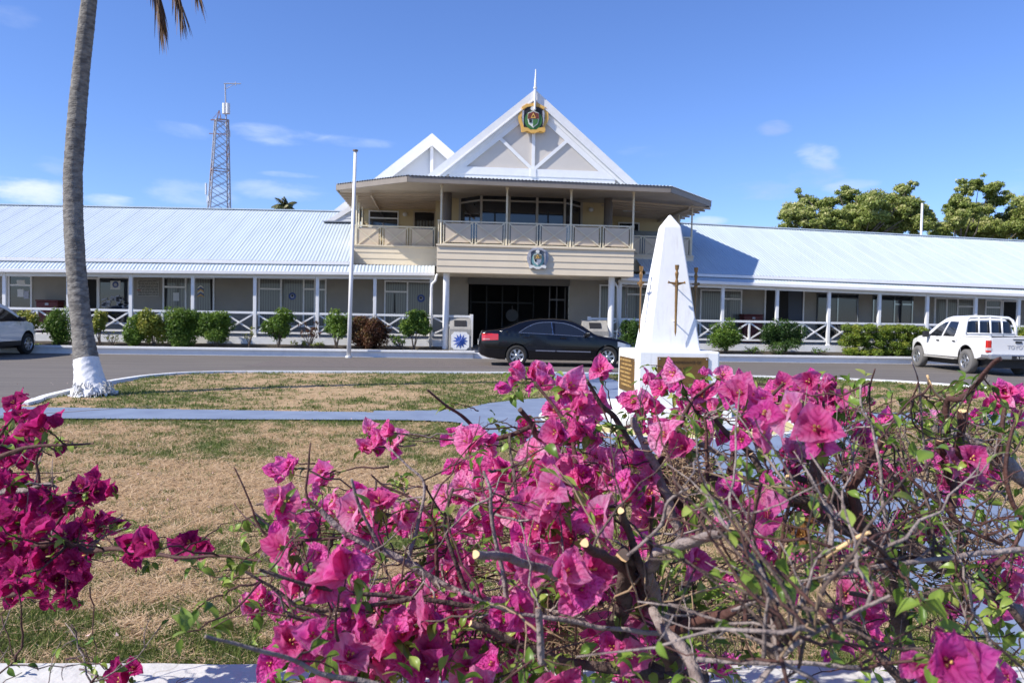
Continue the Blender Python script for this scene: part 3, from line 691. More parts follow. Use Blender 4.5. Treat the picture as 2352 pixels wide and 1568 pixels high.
# ---------------- upper storey walls ----------------
YU, YU2 = 31.2, 33.5
uL, uR = at(1000, 480, YU).x, at(1392, 480, YU).x; wL, wR = at(836, 480, YU2).x, at(1562, 500, YU2).x
uw = MB(); clap(uw, uL, uR, 3.9, 6.4, YU, .2, .015); clap(uw, wL, uL, 3.9, 6.4, YU2, .2, .015); clap(uw, uR, wR, 3.9, 6.4, YU2, .2, .015)
uw.quad((uL, YU, 3.9), (uL, YU2, 3.9), (uL, YU2, 6.4), (uL, YU, 6.4)); uw.quad((uR, YU2, 3.9), (uR, YU, 3.9), (uR, YU, 6.4), (uR, YU2, 6.4))
uw.quad((wL, YU2, 3.4), (wL, 38, 3.4), (wL, 38, 6.4), (wL, YU2, 6.4)); uw.quad((wR, 38, 3.4), (wR, YU2, 3.4), (wR, YU2, 6.4), (wR, 38, 6.4)); uw.quad((wR, 38, 3.4), (wL, 38, 3.4), (wL, 38, 6.4), (wR, 38, 6.4))
# dark bands beneath the railing gap
uw.build('upper_wall', M_cream, BLD)
M_cream2 = M_trim
for px in (1028, 1406):
    c = at(px, 470, 28.6 if px < 1200 else 28.9); cb = MB(); cb.cyl((c.x, 29.6), .17, 3.9, 6.2, 20); cb.build('column', mat('dark_taupe_column', (.12, .10, .085), .6), BLD, smooth=False)
window(848, 914, 486, 521, YU2, trans=[(848, 914, 501.5)], pm=M_glass)
window(1420, 1466, 513, 540, YU2, trans=[], pm=M_glass)
wn, ch, _ = window(950, 998, 487, 560, YU2, pm=M_glass, fm=M_soffit, name='door', zmin=4.15)
mbk = MB()
for i in range(6): x = at(958 + i * 7, 505, YU2 - .03).x; mbk.bx(x, x + .05, YU2 - .04, YU2 - .03, 4.3, 5.6)
ch(mbk, 'curtain', M_blind)
window(1382, 1402, 505, 560, YU2, pm=M_glass, fm=M_soffit, name='door', zmin=4.0)
# bay window: plan polygon
YF = 30.2
bp = [(at(1056, 470, YU).x, YU), (at(1105, 470, YF).x, YF), (at(1296.5, 475, YF).x, YF), (at(1335, 480, YU).x, YU)]
zT, zM, zB = at(1200, 441.5, YF).z, at(1200, 463, YF).z, 4.55
bay_o = None
for z0_, z1_ in ((3.98, zB), (zT, 6.25)):
    bay = MB()
    for (xa_, ya_), (xb_, yb_) in zip(bp[:-1], bp[1:]): bay.quad((xa_, ya_, z0_), (xb_, yb_, z0_), (xb_, yb_, z1_), (xa_, ya_, z1_))
    bay_o = bay.build('bay_wall', M_cream, BLD)
gp = MB(); fr = MB()
for k_, ((xa_, ya_), (xb_, yb_)) in enumerate(zip(bp[:-1], bp[1:])):
    a = Vector((xa_, ya_, 0)); b = Vector((xb_, yb_, 0)); gp.quad(a + Vector((0, 0.03, zB)), b + Vector((0, 0.03, zB)), b + Vector((0, 0.03, zT)), a + Vector((0, 0.03, zT)))
    n = 3 if k_ == 1 else 1
    for i in range(n + 1):
        p = a.lerp(b, i / n); fr.bx(p.x - .045, p.x + .045, p.y - .05 - .002 * k_, p.y + .03, zB, zT)
    for z in (zB, zM, zT): fr.bar(a + Vector((0, -.01, z)), b + Vector((0, -.01, z)), .07, .075 if z != zM else .06)
gp.build('pane', M_glass, bay_o); fr.build('frame', mat('greige_window_frame', (.42, .38, .33), .5), bay_o)
for px, py, Y in ((930, 492, YU2), (1357, 481, YU)):
    p = at(px, py, Y - .12); lb = MB(); lb.lathe([(.001, -.1), (.06, -.09), (.1, -.04), (.105, 0), (.08, .06), (.001, .09)], p, 'Z', 14); lb.bx(p.x - .04, p.x + .04, p.y, Y, p.z - .02, p.z + .03)
    lb.build('wall_lamp', M_lamp, BLD, smooth=True)
# ---------------- balcony roof (flat skirt, octagonal) ----------------
FLp, FRp = at(936, 404, 26.65), at(1540, 429, 26.65); LCp, RCp = at(773, 424, 29.0), at(1632, 463, 29.6)
ze = 6.3
out = [(FLp.x, FLp.y), (FRp.x, FRp.y), (RCp.x, RCp.y), (RCp.x - .0, 37.5), (LCp.x + .0, 37.5), (LCp.x, LCp.y)]
zz = [FLp.z, FRp.z, RCp.z, RCp.z + .1, LCp.z + .1, LCp.z]
sb = MB(); und = MB()
cxr = (FLp.x + FRp.x) / 2
inner = [(FLp.x + 1.2, 30.5), (FRp.x - 1.2, 30.5), (FRp.x - .4, 31.5), (FRp.x - .4, 36), (FLp.x + .4, 36), (FLp.x + .4, 31.5)]
for i in range(6):
    j = (i + 1) % 6
    a = Vector((*out[i], zz[i] - .16)); b = Vector((*out[j], zz[j] - .16)); c = Vector((*inner[j], 6.42 - .16)); d = Vector((*inner[i], 6.42 - .16))
    und.quad(b, a, d, c)
und.poly([Vector((*p, 6.25)) for p in inner])
und.build('soffit', M_soffit, BLD)
for i in (5, 0, 1):
    j = (i + 1) % 6; a = Vector((*out[i], zz[i] - .11)); b = Vector((*out[j], zz[j] - .11)); sb.bar(a, b, .05, .2)
sb.bar(Vector((*out[5], zz[5] - .11)), Vector((*out[4], zz[4] - .11)), .05, .2); sb.bar(Vector((*out[2], zz[2] - .11)), Vector((*out[3], zz[3] - .11)), .05, .2)
sb.build('fascia_board', M_soff, BLD)
rf = MB()
for i in (5, 0, 1):
    j = (i + 1) % 6; a = Vector((*out[i], zz[i] + .015)); b = Vector((*out[j], zz[j] + .015)); dd = (b - a).normalized(); nn = Vector((dd.y, -dd.x, 0)) * .06
    c = Vector((*inner[j], 6.6)); d = Vector((*inner[i], 6.6)); V, f = corrug(a + nn, b + nn, c, d, amp=.016, lap=99); rf.add(V, f)
a = Vector((*out[5], zz[5] + .015)); b = Vector((*out[4], zz[4] + .015)); c = Vector((*inner[4], 6.6)); d = Vector((*inner[5], 6.6)); rf.quad(a, b, c, d)
a = Vector((*out[2], zz[2] + .015)); b = Vector((*out[3], zz[3] + .015)); c = Vector((*inner[3], 6.6)); d = Vector((*inner[2], 6.6)); rf.quad(a, b, c, d)
rf.poly([Vector((*p, 6.6)) for p in inner]); rf.build('balcony_roof', M_roof, BLD)
# rafters seen under the skirt
for s_, x0_, x1_, z0_ in ((-1, LCp.x + .05, uL + .3, 6.02), (1, RCp.x - .05, uR - .3, 5.92)):
    for k_ in range(7):
        ra = MB(); y = 29.5 + k_ * .62; ra.bar((x0_, y, z0_), (x1_, y, 6.11), .05, .08); ra.build('rafter', M_soffit, BLD)
for x_, z_ in ((LCp.x + 1.25, 6.0), (RCp.x - 1.0, 5.88)):
    ra = MB(); ra.bar((x_, 29.2, z_), (x_, 36, z_ + .02), .06, .12); ra.build('rafter', M_soffit, BLD)
for px, py, Y in ((905, 441, 31.0), (905, 461, 32.0), (1491, 466, 30.4), (1451, 483, 31.6)):
    p = at(px, py, Y); lb = MB(); lb.bx(p.x - .38, p.x + .38, p.y - .09, p.y + .09, p.z - .05, p.z + .04); lb.build('ceiling_light', M_lamp, BLD, bevel=.015)

# ---------------- great gable ----------------
YG = 28.25
def gable(apex, bl_, br_, Y, depth, wallY, name='gable', deco=True):
    """white open truss gable: outer barge, inner boards, recessed board wall, roof planes running back"""
    A, B_, C = at(*apex, Y), at(*bl_, Y), at(*br_, Y)
    ax = A.x; zb = (B_.z + C.z) / 2
    return A, B_, C
A, B_, C = at(1228, 206, YG), at(1005, 385, YG), at(1462, 420, YG)
zb = (B_.z + C.z) / 2; pitch = ((A.z - B_.z) / (A.x - B_.x) + (A.z - C.z) / (C.x - A.x)) / 2
hw = (A.z - 6.45) / pitch
rg = MB(); back = 37.0
for s in (-1, 1):
    e = Vector((A.x + s * (hw + .1), YG, 6.45 - .1 * pitch)); ap = Vector((A.x, YG, A.z))
    rg.prism([ap, e, e + Vector((0, back - YG, 0)), ap + Vector((0, back - YG, 0))], (0, 0, -.07))
rg_o = rg.build('gable_roof', M_trim, BLD)
def off_line(s, d, z0):
    """point on a line parallel to the rake, d below it measured square; returns x at height z0"""
    k = d * math.sqrt(1 + pitch * pitch)      # vertical offset
    return A.x + s * ((A.z - k) - z0) / pitch, k
def rake(mb, d0, d1, Y0, Y1, zbot):
    k0 = d0 * math.sqrt(1 + pitch ** 2); k1 = d1 * math.sqrt(1 + pitch ** 2)
    for s in (-1, 1):
        x0 = A.x + s * ((A.z - k0) - zbot) / pitch; x1 = A.x + s * ((A.z - k1) - zbot) / pitch
        pts = [Vector((A.x, Y0, A.z - k0)), Vector((x0, Y0, zbot)), Vector((x1, Y0, zbot)), Vector((A.x, Y0, A.z - k1))]
        mb.prism(pts, (0, Y1 - Y0, 0))
bgb = MB(); rake(bgb, .0, .26, YG - .02, YG + .05, 6.50); rake(bgb, .26, .30, YG - .05, YG + .02, 6.56); bgb.build('barge_board', M_trim, BLD)
bg2 = MB(); rake(bg2, .24, .42, YG + .055, YG + .085, 6.52); bg2.build('barge_board', M_trim, BLD)
bg3 = MB(); rake(bg3, .38, .62, YG + .088, YG + .13, 6.70)
# chord
zc0, zc1 = 6.72, 7.0
kk = .62 * math.sqrt(1 + pitch ** 2); xc = lambda z: (A.z - kk - z) / pitch
bg3.bx(A.x - xc(zc0) - .45, A.x + xc(zc0) + .45, YG + .082, YG + .14, zc0, zc1)
bg3.bx(A.x - xc(zc0) - .30, A.x + xc(zc0) + .30, YG + .10, YG + .145, 6.42, zc0 - .002)
zk = 0
bg3.bx(A.x - .06, A.x + .06, YG + .085, YG + .13, zc1 + .001, A.z - kk + .3)
bg3.box((A.x, YG + .09, zc0 + .14), (.22, .06, .30))
# diagonals
for s in (-1, 1):
    zt3 = 8.05; xt = A.x + s * xc(zt3); bg3.bar((A.x + s * .07, YG + .11, zc1 + .02), (xt, YG + .11, zt3 + .02), .045, .12)
bg3.build('gable_truss', M_trim, BLD)
gw = MB(); gw.poly([Vector((A.x - hw + .3, YG + .15, 6.4)), Vector((A.x + hw - .3, YG + .15, 6.4)), Vector((A.x, YG + .15, A.z - .32))]); gw.build('gable_wall', M_gable, BLD)
fi = MB(); ft = at(1229, 160, YG - .08); fz = A.z; fi.tube([(A.x, YG - .1, A.z - .75), (A.x, YG - .1, A.z - .15), (A.x, YG - .1, A.z + .12), (A.x + .01, YG - .1, ft.z)], [.03, .05, .045, .018], 8)
fi.tube([(A.x, YG - .1, A.z + .0), (A.x, YG - .1, A.z + .05)], .07, 10); fi.build('finial', M_trim, BLD)
# ---------------- rear gable ----------------
YG2 = 35.6
A2 = at(992, 307, YG2); B2 = at(858, 412, YG2); p2 = (A2.z - B2.z) / (A2.x - B2.x)
hw2 = (A2.z - 5.9) / p2
g2 = MB()
for s in (-1, 1):
    ap = A2.copy(); e = Vector((A2.x + s * (hw2 + .05), YG2, 5.85)); g2.prism([ap, e, e + Vector((0, 7, 0)), ap + Vector((0, 7, 0))], (0, 0, -.08))
    k = .42 * math.sqrt(1 + p2 ** 2)
    g2.prism([ap + Vector((0, -.03, .01)), e + Vector((0, -.03, .01)), e + Vector((-s * k / p2, -.03, 0)), ap + Vector((0, -.03, -k))], (0, .1, 0))
zt = B2.z - .5
g2.bx(A2.x - .07, A2.x + .07, YG2 + .1, YG2 + .2, 6, A2.z - k)
g2.bar((A2.x - 2.0, YG2 + .15, A2.z - k - 2.0 * p2 + .05), (A2.x - .1, YG2 + .15, A2.z - k - 3.4 * p2), .08, .12)
g2.build('gable_roof', M_trim, BLD)
gw = MB(); gw.poly([Vector((A2.x - hw2 + .2, YG2 + .3, 6)), Vector((A2.x + hw2 - .2, YG2 + .3, 6)), Vector((A2.x, YG2 + .3, A2.z - .3))]); gw.build('gable_wall', mat('pale_gable_board', (.62, .64, .66), .7), BLD)
cw = MB(); cw.bx(at(1009, 395, 31).x, A.x - 2, 29.3, 31, 6.3, 7.0); cw.build('upper_wall', M_cream, BLD)
# small roof gablet on the left wing
s1, s2, s3 = at(749, 507, 33.3), at(812, 468, 33.3), at(812, 510, 33.3)
gb = MB(); gb.prism([s1, at(768, 507, 33.3), at(815, 478, 33.3), at(815, 464, 33.3)], (0, 2.4, 0)); gb.build('gablet_roof', M_trim, BLD)
gb = MB(); clap(gb, at(766, 505, 33.36).x, at(815, 500, 33.36).x, at(790, 508, 33.36).z, at(790, 494, 33.36).z, 33.36, .12, .02); gb.prism([at(768, 508, 33.38), at(815, 508, 33.38), at(815, 479, 33.38)], (0, .02, 0)); gb.build('gablet_wall', mat('pale_gable_board', (.62, .64, .66), .7), BLD)
fl_ = MB(); fl_.bar(at(742, 509, 33.2), at(815, 510.5, 33.2), .3, .03); fl_.build('flashing', mat('lead_flashing', (.3, .32, .36), .5), BLD)

# ================================================================ things on and before the building
# planter kerbs and soil
for nm, a_, b_, lab in (('planter_wall', -110, 1087, 'long low white planter wall before the left veranda, ending at the entrance'), ('planter_wall', 1395, 2460, 'long low white planter wall before the right veranda behind the obelisk')):
    xa_, xb_ = at(a_, 815, Yk).x, at(b_, 815, Yk).x
    k_ = MB(); k_.bx(xa_, xb_, Yk, Yk + .16, -.02, .20); k_.bx(xa_ - .04, xb_ + .04, Yk - .075, Yk + .20, .202, .265)
    e_ = xb_ if a_ < 0 else xa_; k_.bx(e_ - .16 if a_ < 0 else e_, e_ if a_ < 0 else e_ + .16, Yk + .165, Yp - .13, -.02, .20)
    tag(k_.build(nm, M_white), lab, 'wall')
    s_ = MB(); s_.quad((xa_, Yk + .1, .2), (xb_ - .1 if a_ < 0 else xb_, Yk + .1, .2), (xb_ - .1 if a_ < 0 else xb_, Yp - .1, .36), (xa_, Yp - .1, .36)); tag(s_.build('soil', mat('bed_soil', (.06, .045, .03), .95, color2=(.03, .025, .018), scale=8, bump=.6, bscale=30)), kind='structure')
# flagpole
fp0 = at(800.5, 819, 26.55); fp1 = at(816, 348, 26.4)
f_ = MB(); zt = fp1.z; f_.tube([Vector((fp0.x, 26.55, 0)), Vector((fp0.x, 26.55, 2.6)) .lerp(Vector((fp1.x, 26.4, 2.6)), .35), fp1], [.075, .068, .052], 12)
pole = thing('flagpole', (fp0.x, 26.55, 0), 'tall white bare flagpole standing before the left veranda, leaning slightly right', 'flagpole')
f_.build('pole', M_trim, pole, smooth=True)
c_ = MB(); c_.cyl((fp1.x, fp1.y), .09, fp1.z, fp1.z + .05, 12); c_.build('cap', mat('rusty_cap', (.18, .13, .10), .7), pole)
c_ = MB(); c_.cyl((fp0.x, 26.55), .11, 0, .06, 12); c_.build('base_collar', M_trim, pole)
# notice board
nb = thing('notice_board', at(340, 661, Yw - .05), 'white notice board with lines of small print on the grey veranda wall', 'sign')
b_ = MB(); b_.prism([at(314, 642, Yw - .04), at(365, 642.6, Yw - .04), at(365, 680.5, Yw - .04), at(314, 679.6, Yw - .04)], (0, .02, 0)); b_.build('board', mat('notice_board_white', (.36, .34, .29), .7), nb)
ln = MB(); random.seed(5)
for i in range(10):
    y = 645 + i * 3.55; x = 316.5 + random.random() * 3
    while x < 361:
        w_ = 3 + random.random() * 8; w_ = min(w_, 363 - x)
        if not (i == 6 and x < 325): ln.prism([at(x, y - .75, Yw - .046), at(x + w_, y - .75, Yw - .046), at(x + w_, y + .75, Yw - .046), at(x, y + .75, Yw - .046)], (0, .003, 0))
        x += w_ + 1.2
ln.build('lettering', mat('sign_ink', (.05, .045, .04), .7), nb)
ln = MB(); ln.prism([at(314.5, 665.3, Yw - .046), at(323, 665.3, Yw - .046), at(323, 667.6, Yw - .046), at(314.5, 667.6, Yw - .046)], (0, .003, 0)); ln.build('red_lettering', mat('sign_red', (.30, .06, .05), .7), nb)
# red lockers on the verandas
for x0, x1, y0, lab in ((84, 134, 688, 'dark red metal chest on the left veranda beside the palm trunk'), (1708, 1751, 721, 'dark red metal chest on the right veranda beside the dark doorway')):
    p, q = at(x0, y0, 30.2), at(x1, y0, 30.2); t_ = thing('storage_chest', ((p.x + q.x) / 2, 30.4, FZ), lab, 'chest')
    c_ = MB(); c_.bx(p.x, q.x, 30.15, 30.65, FZ, p.z - .07); c_.build('body', M_red, t_, bevel=.02); c_ = MB(); c_.bx(p.x - .02, q.x + .02, 30.12, 30.67, p.z - .065, p.z); c_.build('lid', M_red, t_, bevel=.02)
    c_ = MB(); c_.bx((p.x + q.x) / 2 - .06, (p.x + q.x) / 2 + .06, 30.13, 30.15, p.z - .2, p.z - .12); c_.build('latch', M_silver, t_)
# sign blocks at the entrance
def star_pts(n, r1, r2, a0=math.pi / 2): return [((r1 if i % 2 == 0 else r2) * math.cos(a0 + math.pi * i / n), (r1 if i % 2 == 0 else r2) * math.sin(a0 + math.pi * i / n)) for i in range(2 * n)]
M_conc = mat('raw_concrete', (.36, .34, .30), .85, color2=(.24, .23, .21), scale=5, bump=.3, bscale=30)
for (x0, x1, yy, lab) in ((1031, 1082, 27.35, 'concrete block left of the entrance with a blue twelve-pointed star and sloping plaque'), (1338, 1398, 27.5, 'concrete block right of the entrance behind the black sedan, with sloping plaque')):
    p, q = at(x0, 780, yy), at(x1, 780, yy); cx_ = (p.x + q.x) / 2; wd = q.x - p.x
    t_ = thing('plaque_block', (cx_, yy + .3, 0), lab, 'plaque block'); b_ = MB(); b_.bx(p.x, q.x, yy, yy + .6, .2, 1.02)
    b_.prism([Vector((p.x + .02, yy + .02, 1.022)), Vector((q.x - .02, yy + .02, 1.022)), Vector((q.x - .02, yy + .35, 1.42)), Vector((p.x + .02, yy + .35, 1.42))], (0, .22, 0)); b_.build('block', M_conc, t_, bevel=.01)
    sl_ = Vector((0, .33, .398)).normalized(); nrm_ = Vector((0, -.398, .33)).normalized(); c0 = Vector((cx_, yy + .185, 1.22)) + nrm_ * .004
    pl = MB(); pw = .22; pl.prism([c0 + Vector((-pw, 0, 0)) - sl_ * .13, c0 + Vector((pw, 0, 0)) - sl_ * .13, c0 + Vector((pw, 0, 0)) + sl_ * .13, c0 + Vector((-pw, 0, 0)) + sl_ * .13], nrm_ * .02); pl.build('plaque', M_black, t_)
    if x0 < 1100:
        oc = MB(); s_ = .32; k = .10; zc = .60
        P = [(-s_ + k, -s_), (s_ - k, -s_), (s_ - k * .6, -s_ + k * .6), (s_, -s_ + k), (s_, s_ - k), (s_ - k * .6, s_ - k * .6), (s_ - k, s_), (-s_ + k, s_), (-s_ + k * .6, s_ - k * .6), (-s_, s_ - k), (-s_, -s_ + k), (-s_ + k * .6, -s_ + k * .6)]
        oc.prism([Vector((cx_ + x, yy - .035, zc + z)) for x, z in P], (0, .033, 0)); oc.build('star_panel', M_trim, t_)
        st = MB(); P = star_pts(12, .28, .15)
        for i in range(24):
            a_, b2_ = P[i], P[(i + 1) % 24]; tip = Vector((cx_, yy - .085, zc)); st.poly([tip, Vector((cx_ + a_[0], yy - .037, zc + a_[1])), Vector((cx_ + b2_[0], yy - .037, zc + b2_[1]))])
        st.build('star', mat('star_blue', (.02, .07, .33), .5), t_)
# crests
def crest(cx, cy, w, h, Y, gold, lab, u):
    """layered relief: u maps unit coords to photo coords"""
    P = lambda x, y, o: at(cx + x * w / 2, cy + y * h / 2, Y - o)
    t_ = thing('coat_of_arms', P(0, 0, 0), lab, 'crest')
    edge = M_gold if gold else M_silver
    outl = [(-.45, -.98), (-.15, -1.0), (.15, -1.0), (.45, -.95), (.85, -.72), (.98, -.35), (1.0, .0), (.9, .3), (.78, .5), (.8, .85), (.62, .95), (.3, .9), (0, .97), (-.35, .92), (-.55, .85), (-.78, .88), (-.82, .5), (-.95, .2), (-1, -.1), (-.9, -.45), (-.72, -.8)]
    def lay(pts, o, m, nm, th=.03): mb = MB(); mb.prism([P(x, y, o) for x, y in pts], (0, th, 0)); mb.build(nm, m, t_)
    lay(outl, .06, edge, 'backing', .06)
    lay([(x * .78, y * .78) for x, y in outl], .075, M_black if gold else mat('slate_relief', (.08, .10, .13), .6), 'inner_field')
    lay([(-.75, -.78), (-.4, -.97), (0, -1.02), (.4, -.97), (.75, -.78), (.7, -.6), (.38, -.78), (0, -.84), (-.38, -.78), (-.7, -.6)], .10, edge, 'top_ribbon')
    lay([(.55 * math.cos(a) * 1.05, .1 + .62 * math.sin(a)) for a in np.linspace(0, 2 * math.pi, 20)[:-1]], .088, M_green if gold else M_teal, 'wreath')
    sh = [(-.36, -.38), (0, -.5), (.36, -.38), (.38, 0), (.3, .35), (0, .6), (-.3, .35), (-.38, 0)]
    lay(sh, .105, M_ewhite, 'shield')
    lay([(-.35, -.34), (0, -.46), (.35, -.34), (.37, .0), (-.37, .0)], .12, M_brown if gold else mat('dull_olive', (.16, .15, .09), .6), 'shield_chief', .02)
    lay([(-.02, .03), (.33, .03), (.26, .32), (-.02, .52)], .12, M_green if gold else M_silver, 'shield_quarter', .02)
    lay([(-.3, .03), (-.1, .03), (-.1, .26), (-.26, .26)], .12, M_black, 'shield_quarter', .02)
    lay([(-.17, -.04), (0, -.40), (.17, -.04), (.1, -.1), (0, -.26), (-.1, -.1)], .135, M_gold, 'shield_symbol', .015)
    lay([(-.17, -.04), (.17, -.04), (.12, -.10), (-.12, -.10)], .136, M_gold, 'shield_symbol', .015)
    lay([(x * 1, -.66 + y * 1) for x, y in [(a * .22, b * .2) for a, b in star_pts(12, 1, .6)]], .115, M_ewhite, 'star')
    for s in (-1, 1):
        lay([(s * .60, -.52), (s * .70, -.56), (s * .74, -.3), (s * .72, .1), (s * .64, .45), (s * .64, .1)], .10, M_silver, 'supporter')
        lay([(s * .35, .6), (s * .62, .56), (s * .8, .72), (s * .72, .9), (s * .4, .8), (s * .1, .95), (0, .92), (0, .72), (s * .2, .72)], .12, edge if gold else M_ewhite, 'ribbon')
    return t_
crest(1224.5, 273, 70, 70, YG + .03, True, 'round gilt coat of arms with green wreath, high in the white gable', None)
crest(1234.5, 594.5, 50, 50, YB - .03, False, 'silver and teal coat of arms on the tan balcony boards above the entrance', None)
# ================================================================ OBELISK
M_obel = mat('white_limewash', (.82, .82, .80), .7, color2=(.74, .74, .73), scale=2.5, bump=.12, bscale=12, fac=(.5, .9))
M_brass = mat('weathered_brass', (.24, .13, .04), .42, metal=.55, color2=(.17, .095, .03), scale=5, bump=.1, bscale=40)
M_sword = mat('bronze_gilt', (.28, .16, .06), .45, metal=.6, color2=(.22, .12, .04), scale=14)
zf_ = 10.30
pn = atd(1464, 803.5, zf_); pr = atd(1657, 809.5, zf_)      # front corners of the plinth top
nt = M_obel.node_tree; bb = nt.nodes['Principled BSDF']; src = bb.inputs['Base Color'].links[0].from_socket
tco = nt.nodes.new('ShaderNodeTexCoord'); mpo = nt.nodes.new('ShaderNodeMapping'); mpo.inputs['Scale'].default_value = (9, 9, .9); nzo = nt.nodes.new('ShaderNodeTexNoise'); nzo.inputs['Scale'].default_value = 1.4; nzo.inputs['Detail'].default_value = 7
nt.links.new(tco.outputs['Object'], mpo.inputs[0]); nt.links.new(mpo.outputs[0], nzo.inputs['Vector'])
mro = nt.nodes.new('ShaderNodeMapRange'); mro.inputs[1].default_value = .55; mro.inputs[2].default_value = .75; mro.inputs[4].default_value = .55; nt.links.new(nzo.outputs['Fac'], mro.inputs[0])
mxo = nt.nodes.new('ShaderNodeMix'); mxo.data_type = 'RGBA'; mxo.inputs[7].default_value = (.58, .56, .52, 1); nt.links.new(src, mxo.inputs[6]); nt.links.new(mro.outputs[0], mxo.inputs[0]); nt.links.new(mxo.outputs[2], bb.inputs['Base Color'])
ZP = (pn.z + pr.z) / 2; SW = pr.x - pn.x; OX = (pn.x + pr.x) / 2; OYf = (pn.y + pr.y) / 2; OY = OYf + SW / 2
OBM = thing('obelisk_monument', (OX, OY, .08), 'white painted war memorial obelisk on a square plinth with bronze swords and brass plaques', 'monument')
pb = MB(); h_ = SW / 2
pb.bx(OX - h_, OX + h_, OY - h_, OY + h_, .30, ZP); pb.build('plinth', M_obel, OBM, bevel=.026)
pb = MB(); pb.bx(OX - h_ - .14, OX + h_ + .14, OY - h_ - .14, OY + h_ + .14, .19, .302); pb.build('step', M_obel, OBM, bevel=.015)
pb = MB(); pb.bx(OX - h_ - .3, OX + h_ + .3, OY - h_ - .3, OY + h_ + .3, .07, .192); pb.build('step', M_obel, OBM, bevel=.015)
# shaft: base width from photo x 1491..1616 ; shoulder 1548..  top
b0 = atd(1490.5, 795, zf_ + .12); b1 = atd(1615.5, 799, zf_ + .12); WB = (b1.x - b0.x) / 2
s0 = atd(1524.5, 519, zf_ + .35); s1 = atd(1567, 519, zf_ + .35); WT = (s1.x - s0.x) / 2; ZT = s0.z; ZA = atd(1539.5, 492, zf_ + .57).z
sx_ = (b0.x + b1.x) / 2; OXs = sx_ * .5 + (s0.x + s1.x) * .25
def lvl(w, z): return [Vector((OXs - w, OY - w, z)), Vector((OXs + w, OY - w, z)), Vector((OXs + w, OY + w, z)), Vector((OXs - w, OY + w, z))]
sh = MB(); A_ = lvl(WB, ZP - .01); B_ = lvl(WT, ZT); ap = Vector((OXs, OY, ZA)); base = len(sh.v)
for i in range(4):
    j = (i + 1) % 4; sh.quad(A_[i], A_[j], B_[j], B_[i]); sh.poly([B_[i], B_[j], ap])
sh.poly(A_[::-1]); 
me_o = sh.build('shaft', M_obel, OBM)
import bmesh
def weld(o, d=1e-4):
    bm = bmesh.new(); bm.from_mesh(o.data); bmesh.ops.remove_doubles(bm, verts=bm.verts, dist=d); bmesh.ops.recalc_face_normals(bm, faces=bm.faces); bm.to_mesh(o.data); bm.free(); return o
weld(me_o); bv = me_o.modifiers.new('bevel', 'BEVEL'); bv.width = .02; bv.segments = 2; bv.limit_method = 'ANGLE'; bv.angle_limit = R(15)
# swords: local frame x across, y out of wall toward -Y, z up; tip down
def sword(M, px_w=1.0, shade=1.0):
    def T(x, y, z): return M @ Vector((x, y, z))
    s = MB()
    L_, gz_, top = .0, .0, .0
    z_tip, z_g, z_top = ZSW[0], ZSW[1], ZSW[2]
    # blade: diamond section
    w = .023; t = .012
    def dia(w, t, z): return [T(-w, 0, z), T(0, -t, z), T(w, 0, z), T(0, t, z)]
    R0, R1 = dia(w, t, z_g), dia(w * .62, t * .8, z_tip + .07)
    tip = T(0, 0, z_tip)
    for i in range(4):
        j = (i + 1) % 4; s.quad(R1[i], R1[j], R0[j], R0[i]); s.poly([tip, R1[j], R1[i]])
    # guard: flared cross bar
    gw = GW
    s.tube([T(-gw, 0, z_g + .018), T(-gw * .8, 0, z_g + .012), T(-.03, 0, z_g), T(.03, 0, z_g), T(gw * .8, 0, z_g + .012), T(gw, 0, z_g + .018)], [.021, .011, .020, .020, .011, .021], 8)
    hh = z_top - z_g
    s.tube([T(0, 0, z_g - .03), T(0, 0, z_g + .03), T(0, 0, z_g + hh * .25), T(0, 0, z_g + hh * .55), T(0, 0, z_top - .075), T(0, 0, z_top - .06), T(0, 0, z_top)], [.026, .024, .016, .026, .014, .025, .030], 10)
    o = s.build('sword', M_sword, OBM); return o
SO = .20    # standing off the plinth-side plane
def front_z(py, px=1557): return atd(px, py, zf_ + .05).z
ZSW = (front_z(774), front_z(651), front_z(608)); GW = .19 * (608 - 651) / -43 * .62
fx = atd(1556.5, 650, zf_ + .05).x
yface = lambda z: OY - (WB + (WT - WB) * (z - ZP) / (ZT - ZP))
def brackets(M, o, out, zs):
    b = MB()
    for z in zs:
        wv_ = (WB + (WT - WB) * (z - ZP) / (ZT - ZP)); b.tube([M @ Vector((.0, .0, z)), M @ Vector((.0, out - wv_ + .02, z))], .008, 6)
    b.build('bracket', M_trim, o)
for ang, xo in ((0, fx - OXs), (-90, .0), (90, .0), (180, 0)):
    out = WB + .055 if ang in (0,) else WB + .03
    # rotate about the obelisk axis; local -Y is outward
    M = Matrix.Translation((OXs, OY, 0)) @ Matrix.Rotation(R(ang), 4, 'Z') @ Matrix.Translation((xo if ang == 0 else 0, -out, 0))
    o = sword(M); brackets(M, o, out, (ZSW[1] - .0, ZSW[0] + .22))
